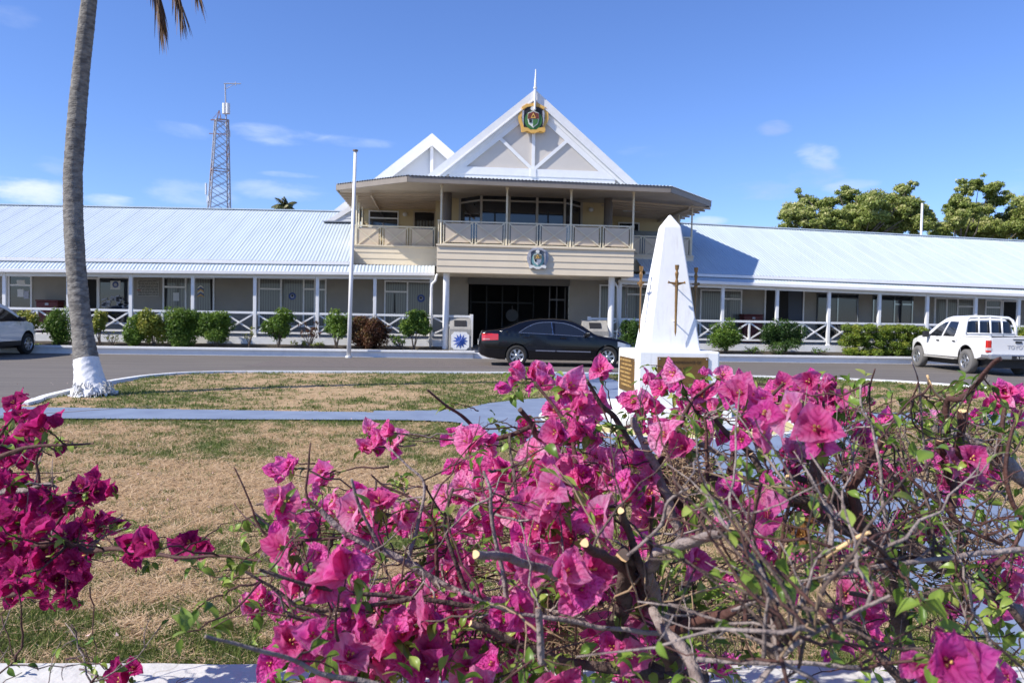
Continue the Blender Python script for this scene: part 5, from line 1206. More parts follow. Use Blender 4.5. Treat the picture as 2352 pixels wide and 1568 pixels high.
# ================================================================ VEHICLES
def ip(x, pts): return float(np.interp(x, [p[0] for p in pts], [p[1] for p in pts]))
M_tyre = mat('tyre_rubber', (.022, .021, .020), .85); M_dusty = mat('dusty_tyre', (.14, .135, .13), .9)
M_rim = mat('alloy_silver', (.55, .56, .58), .28, metal=.85); M_chrome = mat('chrome', (.7, .7, .72), .12, metal=1)
M_cglass = mat('tinted_car_glass', (.010, .012, .016), .03, spec=.9)
M_taill = mat('tail_lamp_red', (.55, .015, .012), .12, coat=1); M_plastic = mat('black_plastic', (.02, .02, .022), .5); M_headl = mat('lamp_glass', (.45, .48, .52), .08, coat=1)
class Car:
    def __init__(s, name, loc, head, label, paint, zt, zb, wp, belt, L_, tumble=.16, arch=(), crown=.03, cr=.10, cat='car', wmax=.9):
        """local x forward from the rear bumper, y left, z up"""
        s.zt, s.zb, s.wp, s.belt, s.L = zt, zb, wp, belt, L_; s.tumble = tumble; s.crown = crown; s.cr = cr
        s.root = thing(name, loc, label, cat); s.M = Matrix.Translation(loc) @ Matrix.Rotation(head, 4, 'Z'); s.paint = paint
        xs = sorted(set([round(x, 4) for x in np.linspace(0, L_, 110)] + [round(p[0] + d, 4) for p in zt for d in (-.004, .004) if 0 < p[0] + d < L_])); V = []; NS = 26
        for x in xs:
            prof = s.section(x); V += [Vector((x, y, z)) for y, z in prof] + [Vector((x, -y, z)) for y, z in prof[::-1][1:-1]]
            n = len(prof) * 2 - 2
        Fc = [(i * n + j, (i + 1) * n + j, (i + 1) * n + (j + 1) % n, i * n + (j + 1) % n) for i in range(len(xs) - 1) for j in range(n)]
        Fc += [tuple(range(n)), tuple((len(xs) - 1) * n + j for j in range(n))[::-1]]
        me = bpy.data.meshes.new('body'); me.from_pydata([tuple(v) for v in V], [], Fc); me.materials.append(paint); me.materials.append(M_plastic)
        o = bpy.data.objects.new('body', me); col.objects.link(o)
        bm = bmesh.new(); bm.from_mesh(me); bmesh.ops.recalc_face_normals(bm, faces=bm.faces); bm.to_mesh(me); bm.free()
        for (ax, az, ar) in arch:
            c = MB(); c.tube([(ax, -1.3, az), (ax, 1.3, az)], ar, 40); co = c.build('cut', M_plastic); 
            bo = o.modifiers.new('b', 'BOOLEAN'); bo.operation = 'DIFFERENCE'; bo.object = co; bo.solver = 'EXACT'; bo.material_mode = 'TRANSFER' if hasattr(bo, 'material_mode') else 'INDEX'
            dg = bpy.context.evaluated_depsgraph_get(); nm_ = bpy.data.meshes.new_from_object(o.evaluated_get(dg)); o.modifiers.clear(); o.data = nm_; bpy.data.objects.remove(co)
        o.data.polygons.foreach_set('use_smooth', [True] * len(o.data.polygons))
        try: o.data.set_sharp_from_angle(angle=R(32))
        except Exception: pass
        s.place(o); s.body = o
        # dark inner mass so that wheel openings read solid
        c = MB(); c.bx(.35, L_ - .35, -.62, .62, .22, .62); s.place(c.build('underbody', M_plastic))
    def place(s, o, parent=None):
        o.data.transform(s.M) if o.type == 'MESH' else None; o.parent = parent or s.root; o.matrix_parent_inverse = s.root.matrix_basis.inverted() if parent is None else Matrix.Identity(4)
        if parent is not None:
            o.matrix_parent_inverse = s.root.matrix_basis.inverted() if False else Matrix.Identity(4)
            # parent part already sits in the root's inverse space; keep world coordinates
            o.matrix_parent_inverse = Matrix.Identity(4)
        return o
    def W(s, x, z):
        b = ip(x, s.belt); zb = ip(x, s.zb); w = ip(x, s.wp)
        if z > b: return w * (1 - s.tumble * ((z - b) / .45) ** 1.15) - .012
        t = (z - zb) / max(.01, b - zb); return w * (.90 + .10 * math.sin(math.pi * min(1, t * .62 + .18)) ** .6) - (.02 if t > .97 else 0)
    def section(s, x):
        zt, zb = ip(x, s.zt), ip(x, s.zb); r = min(s.cr, (zt - zb) * .3); out = [(0, zb), (s.W(x, zb) * .9, zb)]
        for k in range(15): z = zb + .03 + (zt - r - zb - .03) * k / 14; out.append((s.W(x, z), z))
        w0 = s.W(x, zt - r)
        for k in range(1, 7): a = k / 6 * math.pi / 2; out.append((w0 - r * 1.25 * (1 - math.cos(a)), zt - r + r * math.sin(a)))
        w1 = w0 - r * 1.25
        for f in (.75, .5, .25): out.append((w1 * f, zt + s.crown * (1 - f * f)))
        out.append((0, zt + s.crown)); return out
    def side(s, name, m, x0, x1, lo, hi, off=.006, nx=24, sides=(1, -1), nz_=5, parent=None):
        if len(sides) > 1: return [s.side(name, m, x0, x1, lo, hi, off, nx, (q,), nz_, parent) for q in sides][0]
        mb = MB()
        for sg in sides:
            for i in range(nx):
                for j in range(nz_):
                    q = []
                    for a, b in ((i, j), (i + 1, j), (i + 1, j + 1), (i, j + 1)):
                        x = x0 + (x1 - x0) * a / nx; l_, h_ = lo(x), hi(x); h_ = max(h_, l_ + .001); z = l_ + (h_ - l_) * b / nz_; q.append((x, sg * (s.W(x, z) + off), z))
                    mb.quad(*q)
        return s.place(mb.build(name, m, smooth=True), parent)
    def strip(s, name, m, pts, wd, off=.008, th=.01, sides=(1, -1), parent=None):
        if len(sides) > 1: return [s.strip(name, m, pts, wd, off, th, (q,), parent) for q in sides][0]
        mb = MB()
        for sg in sides:
            P = [Vector((x, sg * (s.W(x, z) + off), z)) for x, z in pts]
            for a, b in zip(P[:-1], P[1:]):
                mb.bar(a, b, th, wd, up=(0, 0, 1)) if abs((b - a).z) < abs((b - a).x) else mb.bar(a, b, wd, th, up=(0, 1, 0))
        return s.place(mb.build(name, m), parent)
    def top(s, name, m, x0, x1, wf, off=.008, nx=12, ny=12):
        mb = MB()
        def P(x, f):
            zt = ip(x, s.zt); r = s.cr; w0 = s.W(x, zt - r) - r * 1.25; y = f * wf * w0; return (x, y, zt + s.crown * (1 - (f * wf) ** 2) + off)
        for i in range(nx):
            for j in range(ny):
                xa, xb = x0 + (x1 - x0) * i / nx, x0 + (x1 - x0) * (i + 1) / nx; fa, fb = -1 + 2 * j / ny, -1 + 2 * (j + 1) / ny
                mb.quad(P(xa, fa), P(xb, fa), P(xb, fb), P(xa, fb))
        return s.place(mb.build(name, m, smooth=True))
    def wheel(s, x, yc, r, rr_, wdt, spokes, tm, zc=None, steel=False):
        for sg in (1, -1):
            zc_ = zc or r; y0 = sg * (yc - wdt); y1 = sg * yc; C_ = Vector((x, 0, zc_)); t_ = MB()
            prof = [(rr_, y0), (r * .93, y0), (r, y0 + sg * .03), (r, y1 - sg * .03), (r * .94, y1), (rr_ * 1.05, y1 + sg * .004), (rr_, y1 - sg * .01)]
            t_.lathe(prof, C_, 'Y', 36); t_.lathe([(.001, y0), (rr_, y0)], C_, 'Y', 30)
            o = s.place(t_.build('wheel', tm, smooth=True)); o.data.materials.append(M_plastic)
            m_ = MB(); ro = rr_ * .99
            m_.lathe([(ro, y1 - sg * .01), (ro * .96, y1 + sg * .004), (ro * .9, y1 - sg * .008), (ro * .88, y1 - sg * .06)], C_, 'Y', 36)
            for k in range(spokes):
                a = 2 * math.pi * k / spokes + .2; d = Vector((math.cos(a), 0, math.sin(a))); n_ = Vector((-math.sin(a), 0, math.cos(a)))
                wi, wo = ro * .10, ro * (.17 if not steel else .24); p0 = C_ + d * ro * .18; p1 = C_ + d * ro * .92; ya, yb = y1 - sg * .012, y1 - sg * .04
                A = [p0 - n_ * wi, p0 + n_ * wi, p1 + n_ * wo, p1 - n_ * wo]; m_.prism([Vector((p.x, ya if i_ < 2 else ya, p.z)) for i_, p in enumerate(A)], (0, yb - ya, 0))
            m_.lathe([(.001, y1 + sg * .002), (ro * .16, y1 - sg * .0), (ro * .24, y1 - sg * .012), (ro * .26, y1 - sg * .04)], C_, 'Y', 18)
            m_.lathe([(.001, y1 - sg * .075), (ro * .9, y1 - sg * .07)], C_, 'Y', 24); 
            q = m_.build('rim', M_rim, smooth=False)
            q.data.materials.append(M_plastic)
            nP = len(q.data.polygons)
            for p in q.data.polygons:
                if p.index >= nP - 24: p.material_index = 1
            s.place(q, o)
# ---- black sedan
M_blk = mat('black_car_paint', (.003, .003, .005), .16, coat=.35, spec=.35)
X0s = at(1098, 830, 23.35); 
rw, fw = G(1186, 841), G(1393, 845)
hd_s = math.atan2(fw.y - rw.y, fw.x - rw.x) * .5; wy = .80
cs, sn = math.cos(hd_s), math.sin(hd_s)
# rear-right wheel contact = rw ; local coords of it: (1.17, -.80)
loc = Vector((rw.x - (1.17 * cs + .86 * sn), rw.y - (1.17 * sn - .86 * cs), 0.0))
zt_s = [(0, .72), (.03, .93), (.10, 1.07), (.3, 1.10), (.62, 1.13), (.9, 1.21), (1.25, 1.33), (1.55, 1.405), (1.9, 1.445), (2.3, 1.455), (2.65, 1.435), (2.9, 1.38), (3.2, 1.24), (3.5, 1.07), (3.66, 1.0), (4.0, .95), (4.35, .89), (4.6, .80), (4.74, .70), (4.81, .52)]
zt_s = [(a, b - .03 + (.03 if 1.2 < a < 3.3 else 0)) for a, b in zt_s]
zb_s = [(0, .40), (.08, .32), (.3, .24), (.7, .2), (4.3, .2), (4.7, .25), (4.82, .32)]
wp_s = [(0, .62), (.06, .76), (.2, .84), (.6, .89), (1.2, .905), (3.4, .905), (4.1, .89), (4.5, .83), (4.7, .74), (4.82, .6)]
bl_s = [(0, .95), (.6, 1.03), (1.2, 1.02), (2.3, .97), (3.4, .93), (4.0, .9), (4.8, .7)]
car = Car('sedan', loc, hd_s, 'glossy black four-door sedan with tinted windows and silver alloys before the entrance', M_blk, zt_s, zb_s, wp_s, bl_s, 4.82, arch=((1.17, .33, .365), (3.945, .33, .365)), tumble=.27, cr=.09)
topw = [(1.22, 1.03), (1.4, 1.155), (1.62, 1.275), (1.8, 1.33), (2.0, 1.352), (2.27, 1.36), (2.6, 1.335), (2.85, 1.27), (3.1, 1.155), (3.3, 1.04), (3.46, .935)]
low = [(1.22, 1.028), (2.3, .985), (3.46, .93)]
car.side('side_window', M_cglass, 1.24, 2.27, lambda x: ip(x, low) + .008, lambda x: ip(x, topw) - .012)
car.side('side_window', M_cglass, 2.33, 3.44, lambda x: ip(x, low) + .008, lambda x: ip(x, topw) - .012)
M_trimc = mat('window_chrome_strip', (.25, .28, .40), .2, metal=.9)
car.strip('window_trim', M_trimc, [(x, ip(x, topw)) for x in np.linspace(1.22, 3.46, 26)], .018); car.strip('window_trim', M_trimc, [(x, ip(x, low)) for x in np.linspace(1.22, 3.46, 10)], .016)
car.strip('window_divider', M_chrome, [(1.60, 1.0), (1.58, 1.26)], .012); car.strip('window_divider', M_chrome, [(2.26, .99), (2.22, 1.345)], .012)
car.strip('side_moulding', mat('grey_moulding', (.16, .17, .22), .3), [(1.74, .49), (2.34, .485)], .03, .012); car.strip('side_moulding', mat('grey_moulding', (.16, .17, .22), .3), [(2.38, .485), (3.42, .475)], .03, .012)
car.side('tail_lamp', M_taill, .10, .60, lambda x: .76 + .03 * (x / .5), lambda x: .985 - .02 * abs(x - .3), off=.008)
car.side('lamp_lens', mat('lamp_white', (.5, .3, .28), .15), .13, .34, lambda x: .80, lambda x: .83, off=.012)
car.side('head_lamp', M_headl, 4.25, 4.66, lambda x: .62 + .06 * (4.66 - x), lambda x: .80 - .25 * (x - 4.25), off=.006)
car.strip('door_gap', M_dark, [(2.30, .22), (2.30, .96)], .006, .004); car.strip('door_gap', M_dark, [(3.45, .24), (3.50, .90)], .006, .004); car.strip('door_gap', M_dark, [(1.50, .62), (1.30, .80), (1.26, .98)], .006, .004)
for x in (1.36, 2.48): car.strip('door_handle', M_blk, [(x, .885), (x + .19, .88)], .03, .04)
for q in (1, -1): mb = MB(); mb.box((3.28, q * 1.0, 1.0), (.16, .2, .13)); car.place(mb.build('mirror', M_blk, bevel=.03))
mb = MB(); mb.box((3.30, -1.0, 1.05), (.1, .205, .02)); car.place(mb.build('mirror_trim', M_chrome))
car.top('windscreen', M_cglass, 2.82, 3.60, .93); car.top('rear_window', M_cglass, .72, 1.55, .90)
for x in (1.17, 3.945): car.wheel(x, .895, .325, .215, .2, 7, M_tyre)
mb = MB(); mb.bx(-.025, .03, -.26, .26, .62, .74); car.place(mb.build('number_plate', M_paper)); mb = MB(); mb.bx(-.03, .02, -.62, .62, .78, .81); car.place(mb.build('boot_trim', M_chrome))
mb = MB(); mb.tube([(4.25, -.62, .87), (4.28, -.62, 1.17)], .010, 6); car.place(mb.build('flag_staff', M_chrome))
mb = MB(); mb.prism([(4.275, -.62, 1.13), (4.36, -.60, 1.0), (4.34, -.58, .93), (4.26, -.60, .98)], (0, .006, 0)); car.place(mb.build('pennant', mat('navy_flag', (.02, .04, .22), .7)))
mb = MB(); mb.prism([(4.275, -.627, 1.06), (4.34, -.612, .985), (4.345, -.612, .97), (4.27, -.627, 1.045)], (0, .003, 0)); car.place(mb.build('pennant_stripe', mat('flag_yellow', (.7, .5, .05), .7)))
# ---- white pickup, seen from its rear left quarter
M_wht = mat('white_car_paint', (.80, .80, .79), .18, coat=.8, var=.03, scale=2)
fwp, rwp = G(2103, 841), G(2230, 858); dv_ = Vector((fwp.x - rwp.x, fwp.y - rwp.y, 0)); hp = math.atan2(dv_.y, dv_.x)
sc_ = 1.0
cs, sn = math.cos(hp), math.sin(hp)
mid = (fwp + rwp) / 2; lx, ly = 2.72, .80      # midpoint of the left wheels in local coordinates
loc = Vector((mid.x - (lx * cs - ly * sn), mid.y - (lx * sn + ly * cs), 0))
zt_p = [(0, 1.14), (1.50, 1.14), (1.506, 1.14), (1.66, 1.70), (1.75, 1.765), (2.1, 1.80), (2.7, 1.79), (3.0, 1.73), (3.3, 1.55), (3.72, 1.20), (3.8, 1.16), (4.3, 1.10), (4.8, .99), (4.98, .86), (5.08, .60)]
zb_p = [(0, .62), (.25, .56), (.6, .46), (4.5, .44), (4.9, .40), (5.1, .46)]
wp_p = [(0, .84), (.04, .87), (1.5, .885), (3.6, .885), (4.3, .875), (4.8, .80), (5.0, .68), (5.1, .5)]
bl_p = [(0, 1.14), (1.5, 1.10), (3.6, 1.06), (5.1, .95)]
pk = Car('pickup_truck', loc, hp, 'white double-cab pickup truck with dusty tyres at the right edge', M_wht, zt_p, zb_p, wp_p, bl_p, 5.1, arch=((1.18, .42, .47), (4.265, .42, .47)), tumble=.24, cr=.07, crown=.02, cat='pickup truck')
# open load bed: dark top recess
mb = MB(); mb.bx(.08, 1.44, -.74, .74, 1.13, 1.168); pk.place(mb.build('bed_opening', M_plastic))
for q in (1, -1): mb = MB(); mb.bx(.02, 1.5, *sorted((q * .76, q * .84)), 1.14, 1.185); pk.place(mb.build('bed_rail', M_wht, bevel=.01))
tw = [(1.86, 1.13), (1.97, 1.40), (2.07, 1.60), (2.6, 1.615), (2.9, 1.58), (3.15, 1.46), (3.5, 1.14)]
pk.side('side_window', M_cglass, 1.90, 2.60, lambda x: 1.13, lambda x: max(1.135, ip(x, tw))); pk.side('side_window', M_cglass, 2.70, 3.47, lambda x: 1.12, lambda x: max(1.125, ip(x, tw) - .0))
pk.strip('door_gap', M_silver, [(2.66, .50), (2.66, 1.08)], .006, .003); pk.strip('door_gap', M_silver, [(1.72, .9), (1.72, 1.10)], .006, .003); pk.strip('door_gap', M_silver, [(3.62, .55), (3.62, 1.08)], .006, .003); pk.strip('bed_gap', M_silver, [(1.50, .50), (1.50, 1.12)], .014, .004)
for x in (1.78, 2.78): pk.strip('door_handle', M_plastic, [(x, .985), (x + .17, .985)], .035, .03)
pk.top('windscreen', M_cglass, 3.02, 3.72, .92)
# rear cab glass and sport rack
mb = MB()
for y0, y1 in ((-.62, .62),): mb.quad((1.585, y0, 1.2), (1.585, y1, 1.2), (1.665, y1 * .93, 1.62), (1.665, y0 * .93, 1.62))
mb2 = MB(); mb2.quad((1.50, -.70, 1.17), (1.50, .70, 1.17), (1.565, .66, 1.62), (1.565, -.66, 1.62)); pk.place(mb2.build('rear_window', M_cglass))
rk = MB(); rk.tube([(1.42, .78, 1.15), (1.44, .76, 1.45), (1.50, .70, 1.66), (1.54, .60, 1.74), (1.54, 0, 1.77), (1.54, -.60, 1.74), (1.50, -.70, 1.66), (1.44, -.76, 1.45), (1.42, -.78, 1.15)], .045, 10)
for y in (-.38, -.02, .34): rk.tube([(1.43, y, 1.16), (1.52, y * .96, 1.75)], .026, 8)
rk.tube([(1.42, -.76, 1.24), (1.42, .76, 1.24)], .02, 8)
pk.place(rk.build('sport_rack', M_wht, smooth=True))
rk = MB(); rk.bar((1.43, -.74, 1.2), (1.43, .74, 1.2), .02, .11); pk.place(rk.build('headboard', M_wht))
# tail
mb = MB(); mb.quad((-.004, -.74, .66), (-.004, .74, .66), (-.004, .74, 1.12), (-.004, -.74, 1.12)); tg_ = pk.place(mb.build('tailgate', mat('tailgate_white', (.66, .66, .66), .25, coat=.7)))
mb = MB(); Mt = Matrix.Translation((-.012, 0, .86)) @ Matrix.Rotation(R(-90), 4, 'Z'); vs, fs = txt('TOYOTA', .155, .003, True); mb.add([Mt @ v for v in vs], fs); pk.place(mb.build('lettering', mat('silver_letter', (.40, .40, .41), .3)))
mb = MB(); mb.bx(-.03, 0, -.09, .09, .985, 1.045); mb.bx(-.02, 0, -.16, .16, 1.085, 1.11); pk.place(mb.build('tailgate_handle', M_plastic))
for q in (1, -1): mb = MB(); mb.bx(-.012, .10, *sorted((q * .765, q * .895)), .70, 1.06); pk.place(mb.build('tail_lamp', M_taill, bevel=.02))
for q in (1, -1): mb = MB(); mb.bx(-.016, .1, *sorted((q * .77, q * .898)), .76, .84); pk.place(mb.build('lamp_lens', mat('lamp_pinkwhite', (.6, .5, .5), .15)))
mb = MB(); mb.bx(-.16, .02, -.88, .88, .50, .65); mb.bx(-.13, .32, .84, .90, .52, .64); mb.bx(-.13, .32, -.90, -.84, .52, .64); pk.place(mb.build('rear_bumper', mat('bumper_chrome', (.5, .5, .52), .25, metal=.8), bevel=.03))
mb = MB(); mb.bx(-.175, -.15, -.26, .26, .50, .62); npl = pk.place(mb.build('number_plate', M_black)); vs, fs = txt('A 1066', .09, .002); mb = MB(); Mt = Matrix.Translation((-.178, 0, .56)) @ Matrix.Rotation(R(-90), 4, 'Z'); mb.add([Mt @ v for v in vs], fs); pk.place(mb.build('plate_digits', M_paper))
for q in (1, -1): mb = MB(); mb.box((3.46, q * 1.0, 1.17), (.12, .2, .2)); pk.place(mb.build('mirror', M_plastic, bevel=.03))
for q in (1, -1): mb = MB(); mb.bx(1.75, 3.7, *sorted((q * .80, q * .94)), .40, .45); pk.place(mb.build('side_step', mat('grey_step', (.35, .34, .32), .6), bevel=.015))
for x in (1.18, 4.265): pk.wheel(x, .90, .375, .22, .24, 6, M_dusty, steel=True)
# ---- white SUV entering at the left edge, nose toward the planter
wr = G(60, 813); hq = R(88)
cs, sn = math.cos(hq), math.sin(hq); lx, ly = 3.55, -.82
loc = Vector((wr.x - (lx * cs - ly * sn), wr.y - (lx * sn + ly * cs), 0))
zt_u = [(0, 1.0), (.05, 1.25), (.35, 1.60), (.6, 1.66), (1.8, 1.70), (2.5, 1.66), (2.8, 1.56), (3.25, 1.22), (3.42, 1.13), (3.9, 1.03), (4.2, .92), (4.38, .70), (4.45, .55)]
zb_u = [(0, .45), (.3, .34), (4.1, .3), (4.45, .36)]
wp_u = [(0, .72), (.15, .84), (.6, .89), (3.3, .90), (3.9, .87), (4.2, .77), (4.45, .55)]
bl_u = [(0, 1.12), (2.5, 1.07), (3.3, 1.04), (4.4, .9)]
M_slv = mat('pearl_white_paint', (.80, .80, .79), .2, coat=.8, var=.04, scale=3)
sv = Car('suv', loc, hq, 'white SUV cut off by the left edge, nose toward the planter wall', M_slv, zt_u, zb_u, wp_u, bl_u, 4.45, arch=((.85, .36, .42), (3.55, .36, .42)), tumble=.25, cr=.09)
tu = [(.45, 1.13), (.75, 1.45), (1.1, 1.53), (2.3, 1.52), (2.6, 1.44), (3.15, 1.11)]
sv.side('side_window', M_cglass, .5, 1.85, lambda x: 1.10, lambda x: max(1.105, ip(x, tu))); sv.side('side_window', M_cglass, 1.93, 3.12, lambda x: 1.08, lambda x: max(1.085, ip(x, tu)))
sv.side('sill', M_plastic, 1.2, 3.15, lambda x: .31, lambda x: .46, off=.012); sv.top('windscreen', M_cglass, 2.55, 3.30, .92)
sv.strip('window_trim', M_trimc, [(x, ip(x, tu) + .012) for x in np.linspace(.5, 3.12, 18)], .02)
for q in (1, -1): mb = MB(); mb.box((3.0, q * 1.0, 1.15), (.14, .2, .15)); sv.place(mb.build('mirror', M_plastic, bevel=.03))
sv.side('head_lamp', M_headl, 3.95, 4.33, lambda x: .72, lambda x: .90 - .2 * (x - 3.95), off=.006)
for x in (1.0, 2.2): sv.strip('door_handle', M_slv, [(x, .98), (x + .18, .98)], .03, .04)
sv.strip('door_gap', M_dark, [(1.88, .35), (1.88, 1.05)], .006, .003); sv.strip('door_gap', M_dark, [(3.1, .4), (3.14, 1.0)], .006, .003)
for x in (.85, 3.55): sv.wheel(x, .90, .345, .22, .21, 7, M_tyre)
# ================================================================ BOUGAINVILLEA
def bractmat(name, ramp):
    m = mat(name, ramp[1][1][:3], .6, trans=.52, spec=.15, bump=.6, bscale=150, var=.01); r_ = attr_color(m, 'tone', ramp); nt = m.node_tree; N_ = nt.nodes; L_ = nt.links
    a = N_.new('ShaderNodeAttribute'); a.attribute_name = 'vein'; s1 = N_.new('ShaderNodeMath'); s1.operation = 'MULTIPLY'; s1.inputs[1].default_value = 6.2832; s2 = N_.new('ShaderNodeMath'); s2.operation = 'SINE'
    s3 = N_.new('ShaderNodeMath'); s3.operation = 'POWER'; s3.inputs[1].default_value = 6; s5 = N_.new('ShaderNodeMath'); s5.operation = 'MULTIPLY_ADD'; s5.inputs[1].default_value = .5; s5.inputs[2].default_value = .5
    L_.new(a.outputs['Fac'], s1.inputs[0]); L_.new(s1.outputs[0], s2.inputs[0]); L_.new(s2.outputs[0], s5.inputs[0]); L_.new(s5.outputs[0], s3.inputs[0])
    s4 = N_.new('ShaderNodeMath'); s4.operation = 'MULTIPLY_ADD'; s4.inputs[1].default_value = -.13; src = r_.inputs[0].links[0].from_socket; L_.new(s3.outputs[0], s4.inputs[0]); L_.new(src, s4.inputs[2]); L_.new(s4.outputs[0], r_.inputs[0])
    b1 = [n for n in N_ if n.type == 'BUMP'][0]; b2 = N_.new('ShaderNodeBump'); b2.inputs['Strength'].default_value = .7; b2.inputs['Distance'].default_value = .004; L_.new(s3.outputs[0], b2.inputs['Height']); L_.new(b2.outputs[0], b1.inputs['Normal']); b2.invert = True
    return m
M_br = bractmat('magenta_bract', [(0, (.68, .04, .24, 1)), (.3, (.94, .14, .43, 1)), (.65, (.98, .30, .58, 1)), (1, (.99, .54, .72, 1))])
M_brp = bractmat('purple_magenta_bract', [(0, (.62, .035, .28, 1)), (.4, (.88, .10, .46, 1)), (1, (.96, .28, .60, 1))])
M_brd = bractmat('deep_magenta_bract', [(0, (.28, .008, .09, 1)), (.5, (.55, .025, .20, 1)), (1, (.78, .10, .36, 1))])
M_dry = bractmat('dry_orange_bract', [(0, (.25, .11, .03, 1)), (.5, (.42, .20, .06, 1)), (1, (.6, .36, .15, 1))])
M_tubef = mat('flower_tube_yellow', (.62, .40, .12), .6); M_tubep = mat('flower_tube_pink', (.45, .10, .14), .6)
def floret_arrays(seed, opening=1.0):
    r = random.Random(seed); V = []; Fc = []; tone = []; vein_ = []; mi = []; tb = r.uniform(.35, .75)
    nu, nv = 11, 6
    for b in range(3):
        a0 = b * 2.094 + r.uniform(-.25, .25); ph0 = r.uniform(.02, .42) * opening; ph1 = r.uniform(.55, 2.2) * opening; cup = r.uniform(.1, .8); sc = r.uniform(.85, 1.12); wd = r.uniform(.40, .50); tw = r.uniform(-.5, .5); tone_b = tb + r.uniform(-.12, .12); sd = r.uniform(0, 50)
        rr, zz = .02, 0; spine = []
        for i in range(nu + 1):
            u = i / nu; phi = ph0 + ph1 * u; spine.append((rr, zz, phi)); rr += math.sin(phi) * sc / nu; zz += math.cos(phi) * sc / nu
        base = len(V); er = Vector((math.cos(a0), math.sin(a0), 0)); et = Vector((-math.sin(a0), math.cos(a0), 0)); ez = Vector((0, 0, 1))
        for i in range(nu + 1):
            u = i / nu; w_ = wd * math.sin(math.pi * (u * .97 + .03) ** .62) ** .78 * (1 - .45 * max(0, (u - .72) / .28) ** 1.2) if u < 1 else .004
            R_, Z_, phi = spine[i]; nrm_ = er * (-math.cos(phi)) + ez * math.sin(phi)
            for j in range(nv + 1):
                v = -1 + 2 * j / nv; x = v * w_; ru = .085 * mnoise.noise(Vector((u * 3 + sd, v * 2.2, 0))) + .075 * abs(v) * mnoise.noise(Vector((u * 9 + sd, v * 3, 4)))
                p = er * R_ + ez * Z_ + et * (x * math.cos(tw * u)) + nrm_ * (cup * x * x / max(wd, .1) * 1.0 + x * math.sin(tw * u) + ru + (.02 if j == nv // 2 else 0) * (1 - u) + .016 * math.sin(17 * u - 5 * abs(v) + sd))
                vein_.append(u * 5.5 - abs(v) * 1.7); V.append(p); vein = -.20 if j == nv // 2 else (.04 if j in (nv // 2 - 1, nv // 2 + 1) else 0)
                tone.append(min(1, max(0, tone_b + vein + .22 * mnoise.noise(Vector((u * 5 + sd, v * 5, 9))) - .26 * (1 - u) ** 2 + .10 * abs(v))))
        for i in range(nu):
            for j in range(nv):
                a = base + i * (nv + 1) + j; Fc.append((a, a + 1, a + nv + 2, a + nv + 1)); mi.append(0)
    for b in range(3):
        a0 = b * 2.094 + .6; p0 = Vector((.03 * math.cos(a0), .03 * math.sin(a0), 0)); p1 = Vector((.09 * math.cos(a0), .09 * math.sin(a0), r.uniform(.34, .5))); base = len(V)
        for k, (t, rd) in enumerate(((0, .018), (.7, .022), (.9, .045), (1.0, .02))):
            c = p0.lerp(p1, t)
            for q in range(5): V.append(c + Vector((math.cos(q * 1.257) * rd, math.sin(q * 1.257) * rd, 0))); tone.append(.5); vein_.append(0)
        for k in range(3):
            for q in range(5): Fc.append((base + k * 5 + q, base + k * 5 + (q + 1) % 5, base + (k + 1) * 5 + (q + 1) % 5, base + (k + 1) * 5 + q)); mi.append(1 if k > 0 else 2)
    return np.array([tuple(v) for v in V]), np.array(Fc), np.array(tone), np.array(mi), np.array(vein_)
FL = [floret_arrays(100 + i, .75 + .06 * i) for i in range(12)]
def fl_mesh(i, m, suffix):
    V, Fc, tone, mi, ve = FL[i]; o = npmesh('flower' + suffix, V, Fc, [m, M_tubef, M_tubep], None, {'tone': tone, 'vein': ve}, True, mi); me = o.data; bpy.data.objects.remove(o); return me
FM = {}
def c1(L_, ox, oy, s): return [(ox + s * a[0], oy + s * a[1], s * a[2], (a[3] if len(a) > 3 else 0)) for a in L_]
R1 = [(720,130,110),(850,120,100),(890,210,130),(830,150,90),(1280,120,100),(1080,230,150),(1100,310,130),(1590,80,120),(1640,130,90),(1760,150,150),(1600,190,90),(1680,250,110),(1590,330,110),(1650,380,100),(1870,250,120),(1960,290,140),(2050,260,110),(2000,150,90),(2100,150,100),
 (1020,430,130,1),(1000,520,120,1),(1110,440,110,1),(1180,450,120),(1170,530,140),(1220,560,120),(780,500,60),(1700,560,150),(1740,620,110),(1640,480,90),(380,600,150),(320,560,100),(440,640,110),(540,620,80),(330,780,110),(480,740,120),(560,790,140),(640,780,100),(420,830,100),
 (340,910,150),(460,920,120),(560,950,130),(650,850,100),(820,680,140),(920,650,130),(980,680,110),(860,720,110),(1250,700,130),(1330,730,150),(1400,760,120),(1540,720,140),(1560,780,110),(1350,860,150),(1470,930,190),(1600,850,140),(1610,950,130),(1640,1060,120),(1330,1020,120),
 (760,920,150),(950,900,200),(1080,900,150),(780,1020,180),(920,1060,180),(1020,1000,160),(1120,1130,170),(1280,1100,200),(1220,1000,140),(700,1110,140),(850,1180,170),(980,1200,160),(740,1250,130),(960,1300,150),(1080,1270,160),(860,1330,120),
 (1740,1080,120),(1850,1080,130),(1950,1100,110),(1900,1180,120),(1820,1160,100),(2070,1150,80),(1920,1400,190),(830,1450,190),(720,1500,150),(1060,1490,220),(1230,1470,200),(1100,1570,200),(900,1560,150),(170,1430,140),(250,1480,150),(380,1450,130),(340,1530,120),
 (30,1060,90),(60,1120,90),(170,1100,90,1),(230,1130,80,1),(390,1120,130),(300,1230,120,1),(430,1250,80,1),(300,1310,80,1),(560,1260,80,1),(1150,850,70,1),(1220,860,80),(1540,1320,60,1),(1580,1250,60,1),(1420,620,90),(1480,380,80,1),(1550,440,80,1)]
